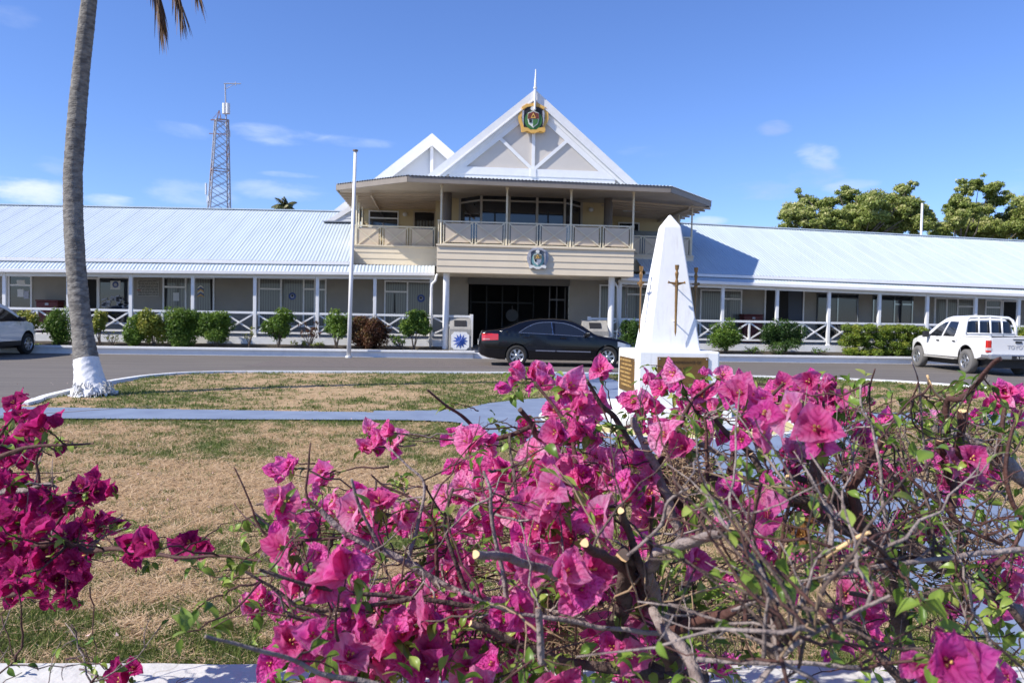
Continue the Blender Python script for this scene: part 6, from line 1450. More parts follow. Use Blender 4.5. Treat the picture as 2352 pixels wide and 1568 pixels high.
R2 = [(400,360,140),(330,390,120),(590,340,160),(600,430,150),(700,390,110),(730,350,100),(770,440,110),(840,460,130),(860,520,100,1),(1010,440,90),(60,420,180),(140,440,180),(60,350,130),(200,560,200,1),(100,520,170,1),(430,560,250,2),(650,700,260,2),(250,740,230,2),(190,660,130,2),(480,880,170),(500,960,160,1),(690,580,90),
 (860,640,90,1),(900,600,70,1),(1190,620,60,1),(50,1230,180),(250,1200,200),(350,1200,150),(280,1330,200,1),(120,1350,180,1),(1700,960,160),(1850,930,170),(1760,1010,130),(1850,1050,130),(1700,1120,150),(1920,1130,160),(1990,1040,120),(2090,440,90),(2060,490,90),(1980,540,80),(2110,430,60),(2225,480,60,1),
 (850,1000,90,1),(950,960,80,1),(1080,1000,80,1),(1160,1020,90),(1230,1080,60,1),(1200,1190,120,1),(580,1130,90,1),(620,1240,100,1),(500,1150,80,1),(640,1290,70,1),(1300,1430,110,1),(1180,1470,90,1),(1540,1480,170,1),(1500,1450,110,1),(1540,900,50,1),(2000,950,70,1),(2200,600,60,1),(1620,680,40,1),(1500,640,45),(330,480,60)]
R4 = [(600,310,90,1),(640,330,100,1),(570,350,60,1),(830,360,130,1),(810,420,90,1),(1110,110,80),(1160,150,90),(1220,120,100),(1280,150,90),(1130,200,90),(1240,190,90),(1090,220,60),(580,500,150),(640,520,130),(700,600,110),(770,640,140,1),(740,580,110,1),(800,520,90),(900,520,100),(1000,520,90),(1060,480,90),
 (1160,520,150),(1010,580,140),(1100,600,120),(1050,660,110),(1140,720,110),(1080,790,60,1),(1290,580,110),(1330,620,120),(1270,650,110),(600,790,150),(560,740,100),(660,800,110),(640,1000,150),(700,940,120),(680,1060,100),(830,860,150),(900,920,190),(860,1010,170),(950,1030,160),(800,960,140),(980,1000,110),
 (480,1050,70),(540,1090,80),(410,1110,80),(440,1150,70),(570,1140,60),(1030,1150,110),(1150,1050,120,1),(1240,1080,110),(1200,1130,100),(1290,1110,110),(1160,1200,90),(1060,1000,80),(1480,920,110),(1530,980,120),(1620,980,130),(1490,1080,150),(1590,1120,150),(1680,1180,150),(1750,1130,140),(1430,1160,120),
 (720,1380,100),(800,1370,90),(600,1420,90),(560,1450,80),(640,1480,80),(700,1500,80),(1000,1400,170),(1080,1380,160),(1160,1420,170),(950,1480,160),(1230,1400,140),(900,1540,150),(1100,1500,160),(1200,1500,150),(1540,1400,140),(1600,1330,140),(1590,1450,140),(1500,1370,100),(1070,1280,80,1),(1180,1300,60,1),(540,1540,110,1),(590,1530,80,1),(1350,1000,70,1),(1390,1020,70,1)]
R5 = [(1100,1270,90,1),(1180,1300,90,1),(1390,1330,120,1),(1440,1370,110,1),(1300,1500,150),(1250,1530,130),(1720,1420,110),(1850,1450,130,1),(1930,1420,90,1),(1640,1330,70,1),(1600,1530,120),(2120,580,70,1),(2170,620,70,1),(1900,870,70,1),(1950,930,60,1),(400,1050,60,1),(300,900,80,1),(50,1250,100,1),(60,1420,90,1)]
R6 = [(900,870,170),(1000,760,170),(1080,830,180),(1160,920,160),(1000,950,150),(1060,660,90),(880,980,110),(1700,1400,400,1),(1560,1470,300),(1870,1400,330,1),(2160,1520,200,1),(1800,1560,300,1),(2240,700,200,2),(2220,850,180,2),(2180,960,150,2),(230,520,130,1),(300,500,100,1),(190,560,100,1),(1330,320,90,1),(1120,1230,90),(1180,1260,80),(550,420,170,3),(600,340,120,3),(480,1540,100,1)]
R3 = [(60,240,60),(100,300,80),(60,310,70),(170,330,100),(200,370,90),(20,410,70),(80,430,70),(120,480,80),(20,510,60),(110,520,90),(30,580,70),(90,620,80),(110,600,60),(380,640,90),(450,660,90),(400,690,90),(500,660,70),(350,680,70),(330,740,80),(420,800,90),(480,800,80),(520,810,60),(380,830,90),(470,850,70),(50,700,90),(110,690,90),(190,690,100),(240,720,100),(180,760,90),
 (60,820,100),(30,800,90),(200,830,110),(260,830,100),(310,870,100),(130,880,100),(150,910,100),(60,880,90),(20,930,90),(220,940,90),(170,980,100),(120,1000,90),(60,1040,120),(30,1100,100),(90,1090,90),(230,1000,90),(280,960,80),(340,1000,100),(380,1020,80),(400,960,70),(200,1060,90),(180,1120,90),(270,1080,90),(330,1090,90),(300,1140,90),(330,1170,80),(60,1160,60),(20,840,80),(10,960,90),(10,700,80),(150,640,70),
 (620,910,100),(690,900,120),(610,950,80),(890,900,90),(930,920,80),(850,930,70),(470,1510,60),(540,1510,90),(560,1550,90),(500,1540,60),(40,460,80),(160,440,60),(-30,620,100),(-30,900,110),(-40,760,110),(-30,1050,110),(-30,450,90),(90,960,100),(140,800,100),(250,900,90)]
FLW = {'left': c1(R3, 0, 806, .486), 'centre': [], 'right': []}
for f in c1(R1, 940.5, 806, .34274) + c1(R2, 1679.4, 772.5, .3) + c1(R4, 403, 940.5, .4) + c1(R5, 1074.8, 1074.8, .31445) + c1(R6, 1679.4, 1108.4, .2931):
    FLW['centre' if f[0] < 1795 else 'right'].append(f)
BR = .046
BUSH = {'left': thing('bougainvillea', atd(-150, 1500, 1.9), 'deep magenta bougainvillea reaching in at the left edge above the dry lawn', 'bougainvillea'),
        'centre': thing('bougainvillea', atd(1560, 1700, 1.45), 'bright pink bougainvillea in the foreground below and left of the obelisk', 'bougainvillea'),
        'right': thing('bougainvillea', atd(2150, 1700, 1.6), 'twiggy half-bare bougainvillea with gnarled grey limbs at the lower right', 'bougainvillea')}
for b in BUSH.values(): b.location.z = 0
# ---- limbs: (points in photo coordinates, depth start, depth end, radius px start, end, material key)
M_w1 = mat('bark_grey_brown', (.15, .105, .085), .9, color2=(.055, .032, .026), scale=26, bump=.9, bscale=60, stretch=(1, 1, 1), fac=(.35, .62))
M_w2 = mat('bark_reddish', (.10, .04, .03), .75, color2=(.05, .022, .018), scale=40, bump=.3, bscale=120)
M_w3 = mat('bark_pale_grey', (.34, .28, .25), .9, color2=(.14, .10, .09), scale=30, bump=.7, bscale=80)
M_w4 = mat('dry_twig_tan', (.30, .21, .13), .85, color2=(.26, .17, .10), scale=30)
M_cut = mat('fresh_cut_wood', (.75, .50, .25), .8)
WM = [M_w1, M_w2, M_w3, M_w4, M_cut]
LIMB = {'centre': [
 ([(1600,1750),(1560,1600),(1531,1440),(1480,1340),(1440,1277)],1.45,1.25,30,15,0),([(1560,1600),(1440,1490),(1421,1436),(1430,1374),(1436,1295),(1430,1274)],1.45,1.15,24,15,0),([(1531,1440),(1490,1307),(1562,1251),(1678,1219)],1.35,.95,16,10,2),([(1480,1340),(1408,1289),(1342,1246)],1.3,1.0,13,10,1),
 ([(1625,1640),(1594,1531),(1531,1452),(1500,1400)],1.0,1.15,16,12,2),([(1531,1446),(1672,1405),(1767,1351)],1.25,1.05,13,9,1),([(1500,1400),(1600,1425),(1720,1430),(1790,1500)],1.6,1.5,26,22,0),([(1300,1330),(1169,1279),(1092,1272)],1.15,1.0,10,10,2),([(1620,1560),(1436,1540),(1295,1515),(1169,1468),(1080,1430)],1.3,1.2,14,7,0),([(1245,1520),(1241,1471),(1235,1395)],1.0,1.0,8,7,2),
 ([(1531,1452),(1405,1443),(1290,1420),(1169,1402),(1060,1360)],1.2,1.1,6,4,2),([(1420,1440),(1150,1390),(1003,1332),(935,1292),(875,1264),(803,1232),(735,1168)],1.4,1.35,12,6,2),([(1169,1402),(943,1372),(803,1360),(703,1340),(595,1308)],1.25,1.1,6,3.5,0),([(943,1372),(800,1400),(700,1396),(643,1360),(563,1312)],1.2,1.15,6,3,0),([(1169,1468),(960,1490),(871,1472),(819,1456),(743,1440),(659,1412)],1.3,1.1,6,3,0),
 ([(1080,1640),(900,1580),(735,1544),(659,1508),(563,1484),(471,1460)],1.0,.85,7,4,2),([(735,1168),(705,1140),(709,1060),(713,1016)],1.35,1.35,4,1.6,1),([(803,1232),(640,1240),(591,1200),(579,1164),(555,1108),(537,1072)],1.4,1.4,4,1.5,1),([(875,1264),(827,1164),(807,1100)],1.35,1.3,4.5,3,2),([(935,1292),(955,1220),(971,1156),(971,1104),(935,1068),(895,1028)],1.4,1.45,5,2,2),([(1003,1332),(1000,1220),(983,1180),(935,1140),(883,1116),(851,1088)],1.5,1.5,5,2,1),
 ([(1225,977),(1130,1010),(1098,991),(1071,963),(1023,929),(981,895)],1.7,1.6,6,2.4,1),([(1379,1010),(1250,1010),(1225,977),(1194,940)],1.7,1.5,8,5.5,0),([(1506,1080),(1440,1010),(1420,971),(1379,923),(1348,875)],1.7,1.6,9,4,0),([(1600,1190),(1450,1085),(1365,1080),(1290,1077),(1180,1100)],1.8,1.7,12,6,0),([(1562,1251),(1540,1160),(1506,1080),(1475,1012),(1455,957)],1.6,1.6,12,7,2),([(1475,1012),(1530,1008),(1609,1018),(1679,1060)],1.7,1.7,8,5,2),([(1506,1080),(1523,1104),(1600,1100),(1677,1097),(1760,1110)],1.8,1.8,10,8,0),([(1626,1135),(1622,1012),(1618,950)],1.6,1.6,5,3,1),
 ([(1531,1415),(1580,1330),(1626,1135)],1.5,1.6,12,6,0),([(1760,1110),(1724,1042),(1679,1006),(1640,960)],1.7,1.7,9,5,1),([(1712,1430),(1712,1284),(1729,1196),(1747,1108)],1.05,1.0,6,4.5,1),([(1760,1440),(1788,1275),(1808,1182),(1829,1110)],1.1,1.05,5,4,1),([(1480,1340),(1450,1240),(1432,1190),(1425,1172)],1.2,1.1,9,8,0),([(1500,1400),(1500,1300),(1492,1230),(1500,1140)],1.3,1.2,6,4,1),([(1170,1400),(1130,1200),(1125,1130),(1110,1080)],1.2,1.2,6,3,2),([(1440,1277),(1486,1240),(1520,1200),(1535,1150),(1580,1120)],.95,.9,5,3,2),
 ([(1280,1420),(1210,1260),(1180,1100),(1170,1000)],1.5,1.6,7,3,0),([(1380,1400),(1330,1200),(1320,1050),(1290,960),(1230,880)],1.6,1.7,8,3,1),([(1506,1080),(1560,980),(1590,920),(1640,880)],1.7,1.7,7,3,1),([(1677,1097),(1700,980),(1760,920),(1800,880)],1.8,1.8,7,3,1),([(1100,1430),(1050,1300),(1020,1200),(1040,1120)],1.4,1.4,6,3,0)],
 'right': [
 ([(2090,1560),(2040,1300),(1967,1192),(1940,1156),(1913,1126),(1874,1114),(1871,1072),(1865,1020)],1.7,1.5,20,11,0),([(1967,1192),(1961,1132),(1976,1087),(2024,1012)],1.6,1.5,13,8,1),([(1940,1165),(1830,1144),(1793,1126),(1754,1096),(1724,1042)],1.6,1.6,11,6,0),([(1955,1150),(1880,1112),(1808,1093)],1.65,1.6,10,6,0),([(2090,1290),(1949,1222),(1823,1150),(1760,1130)],1.7,1.6,13,8,0),([(2400,1440),(2236,1343),(2090,1249),(1987,1215)],1.7,1.65,18,14,2),
 ([(2420,1130),(2351,1095),(2294,1060),(2267,1042),(2234,1012),(2183,994),(2129,982)],1.75,1.7,18,11,2),([(2204,1060),(2201,1027),(2210,943)],1.65,1.6,10,9,1),([(2190,1110),(2171,1072),(2159,1010)],1.7,1.65,12,10,1),([(2230,1420),(2204,1284),(2216,1240),(2189,1207),(2189,1132),(2180,1080)],1.6,1.7,11,8,1),([(2177,990),(2174,922),(2207,916),(2240,886),(2258,856),(2297,823)],1.6,1.45,7,5,1),([(2171,922),(2147,904),(2129,862)],1.6,1.55,4,2.5,4),
 ([(2130,1100),(2114,940),(2108,877),(2093,832)],1.6,1.5,3,1.6,2),([(2000,960),(1997,892),(2009,847)],1.6,1.55,2.5,1.6,1),([(2050,1300),(2027,1141),(2018,1057),(2003,982),(1979,940),(1976,883)],1.35,1.4,5,2.5,2),([(2020,1010),(2057,958),(2093,916),(2126,901)],1.5,1.5,2.6,1.6,1),([(2450,1240),(2351,1258),(2222,1273),(2119,1290),(2046,1296),(1885,1328),(1679,1401)],1.1,1.0,7,4,2),([(1700,1620),(1788,1519),(1870,1451),(1972,1402),(2043,1366)],.75,.72,7,3.5,2),
 ([(2080,1090),(2134,1138),(2222,1211),(2300,1250)],1.3,1.3,4,5,1),([(1753,1516),(1756,1450),(1764,1372)],.75,.72,5,3.5,2),([(1788,1519),(1820,1470),(1855,1431)],.74,.7,3,2.6,3),([(1870,1448),(1875,1400),(1879,1349)],.73,.7,3.2,2.6,3),([(1905,1440),(1930,1455),(1955,1474)],.73,.7,2.6,2.2,3),([(1885,1328),(1899,1278),(1949,1246),(1996,1222)],.95,.85,7,4,4),([(2046,1296),(2020,1262),(1985,1238)],.95,.9,7,5,1),([(1600,1510),(1679,1519),(1914,1525),(2000,1540)],.9,.9,6,5,2),
 ([(2300,1560),(2260,1440),(2230,1400),(2225,1330)],1.0,1.0,5,3,2),([(2236,1343),(2160,1260),(2110,1180),(2060,1100),(2000,1040)],1.6,1.6,8,4,1),([(2294,1060),(2300,980),(2310,930)],1.7,1.7,7,4,1),([(2351,1200),(2310,1100),(2320,1000),(2345,940)],1.5,1.5,6,3,1),([(2400,1500),(2300,1380),(2180,1350),(2060,1380),(1950,1360)],1.5,1.5,9,5,0),([(2100,1600),(2000,1480),(1930,1400),(1850,1380)],1.5,1.5,10,5,0),([(2240,1340),(2330,1250),(2351,1180)],1.4,1.4,6,4,1),([(1967,1192),(1930,1060),(1900,980),(1890,920)],1.7,1.7,7,3,1),([(2024,1240),(2120,1200),(2160,1120),(2120,1040)],1.8,1.8,8,4,0)],
 'left': [([(-300,1500),(-160,1380),(-60,1340),(20,1365),(75,1340)],1.8,1.7,12,3,1),([(-300,1300),(-100,1160),(0,1132),(70,1124),(110,1110),(130,1120)],1.8,1.7,10,2.5,2),([(-250,1250),(-60,1200),(60,1250),(140,1240),(200,1264),(260,1262),(355,1270),(413,1279),(520,1275),(600,1288)],1.75,1.5,9,2.5,1),([(-200,1150),(-50,1080),(20,1040),(70,1025),(150,1022),(215,1018)],1.8,1.7,8,1.6,1),([(60,1190),(90,1110),(85,1060),(95,1030)],1.75,1.75,4,2.5,1),([(100,1260),(140,1190),(180,1150)],1.75,1.7,4,2,1),([(-50,1080),(0,1000),(30,960)],1.8,1.75,4,2,1),([(120,1270),(150,1300),(150,1380)],1.75,1.7,4,2,1),([(200,1264),(240,1230),(290,1210)],1.7,1.7,2.6,1.5,2),([(-100,1660),(60,1640),(180,1590),(225,1550)],1.6,1.5,6,2.5,1),([(-100,1620),(-20,1560),(30,1520)],1.4,1.4,4,2,1)]}
NODES = {k: [] for k in LIMB}
RNG = random.Random(21)
def limbs(key):
    root = BUSH[key]
    for pts, d0, d1, r0, r1, mk in LIMB[key]:
        n = len(pts); P = []
        ctrl = [atd(x, y, d0 + (d1 - d0) * i / (n - 1)) for i, (x, y) in enumerate(pts)]; Q = []; Rr = []
        for i in range(n - 1):
            a = ctrl[max(i - 1, 0)]; b = ctrl[i]; c = ctrl[i + 1]; d = ctrl[min(i + 2, n - 1)]
            seg = max(4, int((c - b).length / .02))
            for k in range(seg):
                t = k / seg; q = .5 * ((2 * b) + (c - a) * t + (2 * a - 5 * b + 4 * c - d) * t * t + (3 * b - a - 3 * c + d) * t ** 3); tt = (i + t) / (n - 1)
                dep_ = d0 + (d1 - d0) * tt; rr_ = (r0 + (r1 - r0) * tt) * dep_ / F
                wob = Vector((mnoise.noise(q * 22), mnoise.noise(q * 22 + Vector((9, 0, 0))), mnoise.noise(q * 22 + Vector((0, 9, 0))))) * rr_ * .9
                q = q + wob; Q.append(q); Rr.append(rr_ * (1 + .22 * mnoise.noise(q * 45))); NODES[key].append((q, rr_))
        Q.append(ctrl[-1]); Rr.append(r1 * d1 / F)
        if r0 >= 6:
            V, Fc = tube_np(Q, Rr, 10, lambda i, a, p: 1 + .13 * math.sin(3 * a + i * .25) + .10 * mnoise.noise(Vector((math.cos(a) * 2, math.sin(a) * 2, i * .35))))
            k = len(V); V += [Q[-1]]; 
            mb = MB(); mb.add(V, Fc); base = len(Q) - 1
            mb.cur = 1
            for j in range(10): mb.poly([V[base * 10 + j], V[base * 10 + (j + 1) % 10], Q[-1]])
            mb.build('branch', [WM[mk], M_cut if r1 >= 6 and mk != 3 else WM[mk]], root, smooth=True)
        else:
            mb = MB(); mb.tube(Q, Rr, 6)
            # thorns / spurs
            for j in range(3, len(Q) - 1, 4):
                if RNG.random() < .5:
                    d_ = Vector((RNG.gauss(0, 1), RNG.gauss(0, 1), RNG.gauss(.3, 1))).normalized(); L_ = RNG.uniform(.006, .022); mb.tube([Q[j], Q[j] + d_ * L_], [.0011, .0003], 4)
            mb.build('branch', WM[mk], root, smooth=True)
for k in LIMB: limbs(k)
OUTX = [0, 120, 300, 420, 520, 600, 700, 850, 1000, 1100, 1190, 1300, 1400, 1500, 1700, 1900, 2000, 2150, 2290, 2400]
OUTY = [930, 1000, 1230, 1270, 1180, 1130, 1080, 1080, 1010, 960, 890, 900, 885, 860, 865, 890, 905, 905, 900, 930]
def outline(x): return float(np.interp(x, OUTX, OUTY))
GREEN = []   # leaf seats: (pos, dir, size)
def bez(a, b, c, n): return [a * (1 - t) ** 2 + b * 2 * t * (1 - t) + c * t * t for t in np.linspace(0, 1, n)]
TW = {k: [MB() for _ in range(4)] for k in LIMB}
def nearest(key, p):
    best = min(NODES[key][::2], key=lambda q: (q[0] - p).length_squared * (1 if q[0].z < p.z + .03 else 3)); return best[0]
def twig(key, a, c, r0, r1, mk, leaves=0, sag=.0, n=9):
    d = c - a; L_ = d.length; mid = a.lerp(c, .5) + Vector((RNG.gauss(0, .12), RNG.gauss(0, .12), RNG.gauss(-.05, .12))) * L_
    Q = bez(a, mid, c, n); Q = [q + Vector((RNG.gauss(0, 1), RNG.gauss(0, 1), RNG.gauss(0, 1))) * .018 * L_ * (0 < i < n - 1) for i, q in enumerate(Q)]
    mb = TW[key][mk]; mb.tube(Q, [r0 + (r1 - r0) * i / (n - 1) for i in range(n)], 5)
    for i in range(1, n - 1):
        if RNG.random() < .45:
            dv = Vector((RNG.gauss(0, 1), RNG.gauss(0, 1), RNG.gauss(.2, 1))).normalized(); mb.tube([Q[i], Q[i] + dv * RNG.uniform(.006, .02)], [r1 * .8, .0003], 4)
    for i in range(leaves):
        k = RNG.randint(n // 3, n - 1); GREEN.append((key, Q[k], (Q[min(k + 1, n - 1)] - Q[k - 1]).normalized(), RNG.uniform(.020, .036)))
    return Q
# flowers ---------------------------------------------------------------
def place_flowers(key):
    root = BUSH[key]; items = []
    for i, (x, y, s, hue) in enumerate(FLW[key]):
        dep_ = min(2.3, F * BR / max(s, 18) * RNG.uniform(.94, 1.06)); size = BR * RNG.uniform(.92, 1.28)
        if key == 'left': hue = 4
        p = atd(x, y, dep_); out = (-fwd * RNG.uniform(.1, .9) + SUN * RNG.uniform(.1, 1.1) + Vector((0, 0, 1)) * RNG.uniform(-.3, .5) + rgt * RNG.gauss(0, .8)).normalized()
        q = out.to_track_quat('Z', 'Y').to_matrix() @ Matrix.Rotation(RNG.uniform(0, 6.28), 3, 'Z')
        base = p - out * size * .35; items.append((s, base, q, size, hue, RNG.randrange(12)))
        a = nearest(key, base); v = a - base
        if v.length > .3: a = base + v * .3 / v.length
        a = a + fwd * max(0, (base - a).dot(fwd) + .03)
        mk = RNG.choice([0, 1, 1, 2]); twig(key, a, base, .0026, .0011, mk, leaves=RNG.choice([0, 1, 2, 3]))
        for _ in range(RNG.choice([2, 2, 3, 4])): GREEN.append((key, base - out * .012, (out * -.2 + Vector((RNG.gauss(0, 1), RNG.gauss(0, 1), RNG.gauss(0, .7)))).normalized(), RNG.uniform(.018, .034)))
        for _c in range(RNG.choice([1, 1, 2, 2]) if s < 170 else 1):   # smaller companion florets just behind
            o2 = (out + Vector((RNG.gauss(0, .8), RNG.gauss(0, .8), RNG.gauss(0, .6)))).normalized(); q2 = o2.to_track_quat('Z', 'Y').to_matrix(); items.append((s * .55, base + Vector((RNG.gauss(0, .018), RNG.uniform(.0, .03), RNG.gauss(-.01, .018))), q2, size * RNG.uniform(.6, .85), hue if hue in (3, 4) else 1, RNG.randrange(12)))
    items = [t for t in items if not (key == 'centre' and 1420 < proj(t[1])[0] < 1640 and proj(t[1])[1] < 905 and RNG.random() < .45)]
    items.sort(key=lambda t: -t[0])
    hm = {0: ('m', M_br), 1: ('p', M_brp), 2: ('m', M_br), 3: ('d', M_dry), 4: ('x', M_brd)}
    for s, base, q, size, hue, vi in items[:100]:
        kk = (hm[hue][0], vi)
        if kk not in FM: FM[kk] = fl_mesh(vi, hm[hue][1], '')
        o = bpy.data.objects.new('flower', FM[kk]); col.objects.link(o); M = q.to_4x4() @ Matrix.Scale(size, 4); M.translation = base
        o.parent = root; o.matrix_parent_inverse = Matrix.Translation(root.location).inverted(); o.matrix_basis = M
        if hue == 3: o['label'] = 'withered orange-brown dry bract cluster'
    rest = items[100:]
    if rest:
        VV, FF, TT, MI, EE, off = [], [], [], [], [], 0
        for s, base, q, size, hue, vi in rest:
            V, Fc, tone, mi, ve = FL[vi]; EE.append(ve); VV.append(V @ np.array(q).T * size + np.array(base)); FF.append(Fc + off); TT.append(tone); off += len(V)
            mm = mi + 0; MI.append(np.where(mi == 0, {0: 0, 2: 0, 1: 3, 3: 4, 4: 5}[hue], mi))
        o = npmesh('small_flowers', np.concatenate(VV), np.concatenate(FF), [M_br, M_tubef, M_tubep, M_brp, M_dry, M_brd], root, {'tone': np.concatenate(TT), 'vein': np.concatenate(EE)}, True, np.concatenate(MI)); o['kind'] = 'stuff'
for _ in range(46): FLW['centre'].append((RNG.uniform(650, 1500), RNG.uniform(1400, 1590), RNG.uniform(42, 74), RNG.choice([0, 0, 1])))
for _ in range(36): FLW['centre'].append((RNG.gauss(1290, 130), RNG.gauss(1170, 110), RNG.uniform(40, 62), RNG.choice([0, 0, 2])))
for _ in range(8): FLW['centre'].append((RNG.gauss(1600, 90), RNG.gauss(960, 45), RNG.uniform(34, 50), 0))
for _ in range(14): FLW['centre'].append((RNG.gauss(830, 110), RNG.gauss(1300, 90), RNG.uniform(34, 50), 0))
for _ in range(34): FLW['right'].append((RNG.uniform(1800, 2351), RNG.uniform(900, 1480), RNG.uniform(26, 46), 1))
for k in ('left', 'centre', 'right'): place_flowers(k)
# leafy shoots seen in the photograph: photo x, y, leaf length px, bush
SHOOT = [(1035,925,38),(1200,880,40),(1180,905,30),(1270,865,42),(1330,870,44),(1350,895,40),(1205,960,36),(1160,990,34),(1130,960,30),(1180,1010,34),(1340,1000,34),(540,1300,50),(520,1335,45),(560,1290,50),(530,1360,42),(620,1200,44),(660,1200,46),(590,1190,44),(640,1410,44),(450,1400,70),(430,1450,72),(480,1445,66),(545,1210,42),(715,1310,0),
 (1080,1110,42),(1110,1150,44),(1000,1150,40),(1010,1180,44),(975,1160,38),(1110,1230,44),(1090,1250,40),(1070,1270,42),(975,1270,50),(985,1240,46),(1130,1220,40),(1100,1300,44),(700,1380,55),(730,1390,50),(1000,1210,44),(960,1330,44),(1080,1350,50),(1040,1370,50),(1400,990,50),(1410,1150,34),(1460,970,46),(1560,960,44),(1580,1000,46),(1600,940,46),(1650,1120,44),(1600,1165,60),(1640,1170,56),(1555,1200,50),(1590,1140,46),
 (1720,1320,84),(1770,1320,88),(1800,1350,90),(1740,1360,80),(1845,1290,64),(1850,1335,60),(1620,1305,60),(1550,1320,54),(1700,1290,70),(1985,870,34),(1975,915,44),(2050,900,42),(2060,920,38),(1965,940,44),(1990,960,46),(2015,985,44),(1950,880,30),(2215,870,46),(2230,885,46),(2260,890,44),(2170,900,44),(2190,910,46),(2150,1000,36),(2135,960,44),(2105,990,36),(2120,1010,40),(2300,960,46),(2320,980,46),(2310,1000,46),(2330,1010,44),
 (1765,1035,34),(2040,1000,34),(2240,1010,40),(2110,1170,46),(2150,1180,52),(2130,1150,48),(2090,1200,44),(2330,1190,64),(2350,1200,64),(2260,1170,50),(1955,1180,34),(1875,1250,46),(1880,1280,46),(2200,1320,60),(2235,1340,62),(2250,1300,58),(2280,1320,60),(2130,1290,40),(2115,1390,90),(2080,1330,80),(2150,1420,90),(2320,1380,60),(2330,1450,70),(2290,1400,60),(2180,1440,60),(2250,1430,56),(2040,1440,50),(2080,1470,50),(1970,1440,46),(1800,1440,44),(2340,1500,60),(2000,1560,56),(1850,1560,50),
 (1280,1440,50),(1130,1500,60),(1080,1520,60),(1010,1440,56),(1060,1440,60),(960,1440,60),(990,1480,54),(1200,1540,60),(1250,1550,54),(1310,1540,50),(1380,1550,46),(1160,1550,64),(1110,1560,60),(900,1500,50),(860,1500,44),(670,1520,50),(640,1540,50),(600,1400,44),(1330,1500,44),(1450,1520,50),(1500,1560,44),(30,1040,30),(140,1015,34),(150,1030,32),(165,1255,34),(180,1250,32),(265,1240,34),(280,1270,36),(440,1300,40),(460,1310,44),(350,1290,34),(20,1530,36),(40,1520,30),(220,1530,36),(290,1200,30)]
for _ in range(130):
    x = RNG.uniform(560, 2340); y = RNG.uniform(outline(x) + 30, 1560); SHOOT.append((x, y, RNG.uniform(28, 50)))
for _ in range(60): SHOOT.append((RNG.uniform(1080, 1750), RNG.uniform(1330, 1560), RNG.uniform(36, 56)))
for (x, y, s) in SHOOT:
    if s <= 0: continue
    key = 'left' if x < 400 else ('centre' if x < 1795 else 'right'); dep_ = min(2.2, F * .044 / s * RNG.uniform(.95, 1.1)); p = atd(x, y, dep_); a = nearest(key, p); v = a - p
    if v.length > .3: a = p + v * .3 / v.length
    a = a + fwd * max(0, (p - a).dot(fwd) + .02)
    twig(key, a, p, .0022, .0010, 1, 1)
    for i in range(RNG.choice([3, 4, 5])):
        GREEN.append((key, p + Vector((RNG.gauss(0, .006),) * 3), Vector((RNG.gauss(0, 1), RNG.gauss(0, 1), RNG.gauss(.15, .6))).normalized(), .036 * RNG.uniform(.7, 1.15)))
# random tangle of fine twigs -------------------------------------------------
def tangle(key, n, xr, dr, dens, leafp, mks, rmax=.0028):
    for _ in range(n):
        for _t in range(12):
            a, r_a = NODES[key][RNG.randrange(len(NODES[key]))]; px, py, pd = proj(a)
            if xr[0] < px < xr[1]: break
        L_ = RNG.uniform(.05, .22); d = Vector((RNG.gauss(0, .7), RNG.gauss(0, .7), RNG.gauss(.35, .7))).normalized(); c = a + d * L_; c = c + fwd * max(0, (a - c).dot(fwd) + .06); x, y, dd = proj(c)
        if dd < .45 or y < outline(x) - 25 * (RNG.random() < .2): continue
        if key != 'left' and x < 520: continue
        mk = RNG.choice(mks); Q = twig(key, a, c, min(rmax, .0012 + L_ * .006), .0008, mk, leaves=(RNG.choice([1, 2, 2]) if RNG.random() < leafp else 0), n=8)
        for b in range(RNG.choice([0, 1, 2, 2])):
            k = RNG.randint(2, 6); d2 = (d + Vector((RNG.gauss(0, .9), RNG.gauss(0, .9), RNG.gauss(0, .9)))).normalized(); c2 = Q[k] + d2 * L_ * RNG.uniform(.2, .55); x, y, dd = proj(c2)
            if dd > .45 and y > outline(x) - 10: twig(key, Q[k], c2, .0012, .0006, mk, leaves=(1 if RNG.random() < leafp else 0), n=5)
tangle('right', 430, (1780, 2500), 0, 0, .45, [0, 1, 1, 0, 1, 2, 2])
tangle('centre', 150, (1150, 1850), 0, 0, .5, [0, 1, 1, 0, 1, 2, 3])
tangle('centre', 90, (500, 1150), 0, 0, .5, [1, 1, 2, 0])
tangle('left', 70, (-200, 420), 0, 0, .4, [1, 2])
# dry straw hanging in the fork
for cx, cy, w_, h_, dp_, n in ((1575, 1055, 40, 50, 1.7, 150), (1310, 1470, 120, 45, 1.5, 260), (1700, 1420, 90, 60, 1.6, 140), (1150, 1480, 60, 40, 1.5, 60), (2250, 1240, 80, 60, 1.7, 120)):
    for _ in range(n):
        p = atd(cx + RNG.gauss(0, w_ * .5), cy + RNG.gauss(0, h_ * .5), dp_ + RNG.gauss(0, .08)); key = 'centre' if cx < 1795 else 'right'
        d = Vector((RNG.gauss(0, 1), RNG.gauss(0, 1), RNG.gauss(-.3, .8))).normalized() * RNG.uniform(.03, .09); m_ = p + d * .5 + Vector((RNG.gauss(0, .012), RNG.gauss(0, .012), RNG.gauss(0, .012)))
        TW[key][3].tube(bez(p, m_, p + d, 5), [.0008, .0012, .0014, .001, .0004], 4)
for k in TW:
    for i, mb in enumerate(TW[k]):
        if mb.v: o = mb.build('twigs', WM[i], BUSH[k], smooth=True); o['kind'] = 'stuff'
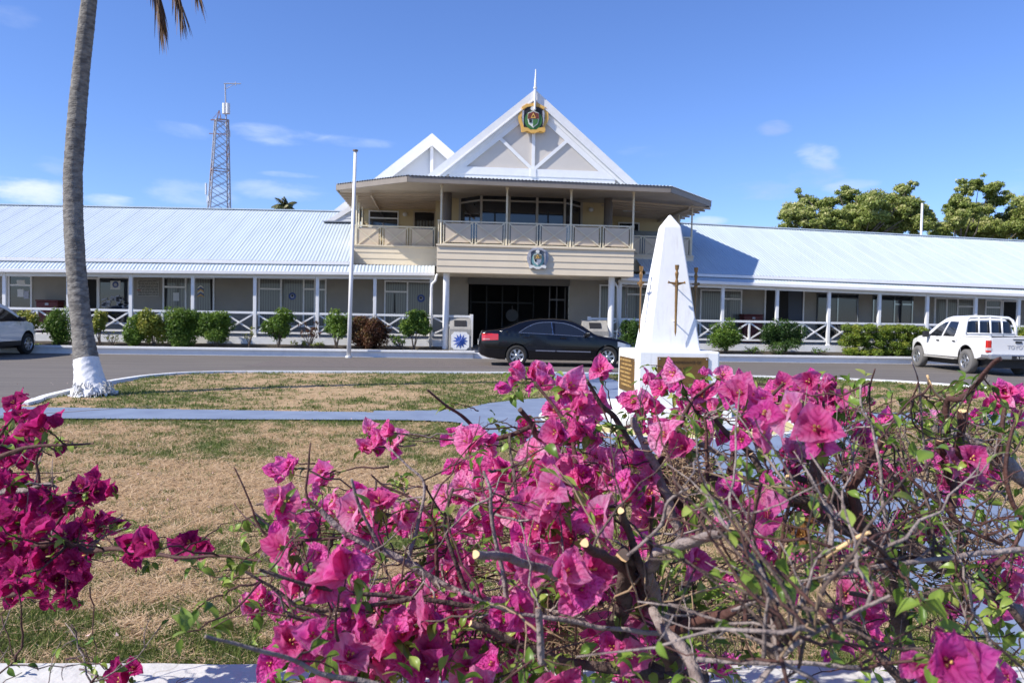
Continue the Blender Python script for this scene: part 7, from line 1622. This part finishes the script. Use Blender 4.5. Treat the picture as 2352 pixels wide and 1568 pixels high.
# leaves ------------------------------------------------------------------
BL = leafmat('bougainvillea_leaf', [(.05, .10, .015), (.13, .23, .03), (.25, .36, .06), (.42, .48, .12)], .4, .36)
def leaf_template(seed):
    r = random.Random(seed); nu, nv = 7, 4; V = []; Fc = []; bend = r.uniform(.3, 1.5); wd = r.uniform(.17, .26); fold = r.uniform(.2, .8); x = z = 0; ph = r.uniform(-.3, .3); tone = []
    for i in range(nu + 1):
        u = i / nu; w_ = wd * math.sin(math.pi * max(.0, (u - .1) / .9) ** .72) ** .85 if u > .1 else .012
        if i == nu: w_ = .003
        for j in range(nv + 1):
            v = -1 + 2 * j / nv; V.append((x, v * w_, z + abs(v) * w_ * fold + .02 * math.sin(u * 9 + v * 2 + seed))); tone.append(.10 if j == 2 else 0)
        ph -= bend / nu; x += math.cos(ph) / nu; z += math.sin(ph) / nu
    for i in range(nu):
        for j in range(nv): a = i * (nv + 1) + j; Fc.append((a, a + 1, a + nv + 2, a + nv + 1))
    return np.array(V), np.array(Fc), np.array(tone)
for i in range(150):
    x = RNG.uniform(640, 1700); y = RNG.uniform(1500, 1600); p = atd(x, y, RNG.uniform(1.0, 1.5)); GREEN.append(('centre', p, Vector((RNG.gauss(0, 1), RNG.gauss(0, 1), RNG.gauss(.2, .6))).normalized(), .03)); TW['centre'][1]
LT_ = [leaf_template(i) for i in range(10)]
for key in BUSH:
    VV, FF, TT, off = [], [], [], 0
    for (k, p, d, s) in GREEN:
        if k != key: continue
        V, Fc, tn = LT_[RNG.randrange(10)]; up = Vector((RNG.gauss(0, .5), RNG.gauss(0, .5), 1)).normalized(); y = up.cross(d)
        if y.length < .05: continue
        y.normalize(); z = d.cross(y); M = np.array(Matrix((d, y, z)).transposed()); VV.append(V @ M.T * s * 1.1 * min(1.0, .45 + .45 * (p - EYE).dot(fwd)) + np.array(p)); FF.append(Fc + off); off += len(V); TT.append(np.clip(tn + RNG.betavariate(2.2, 2.2), 0, 1))
    o = npmesh('leaves', np.concatenate(VV), np.concatenate(FF), BL, BUSH[key], {'tone': np.concatenate(TT)}, True); o['kind'] = 'stuff'
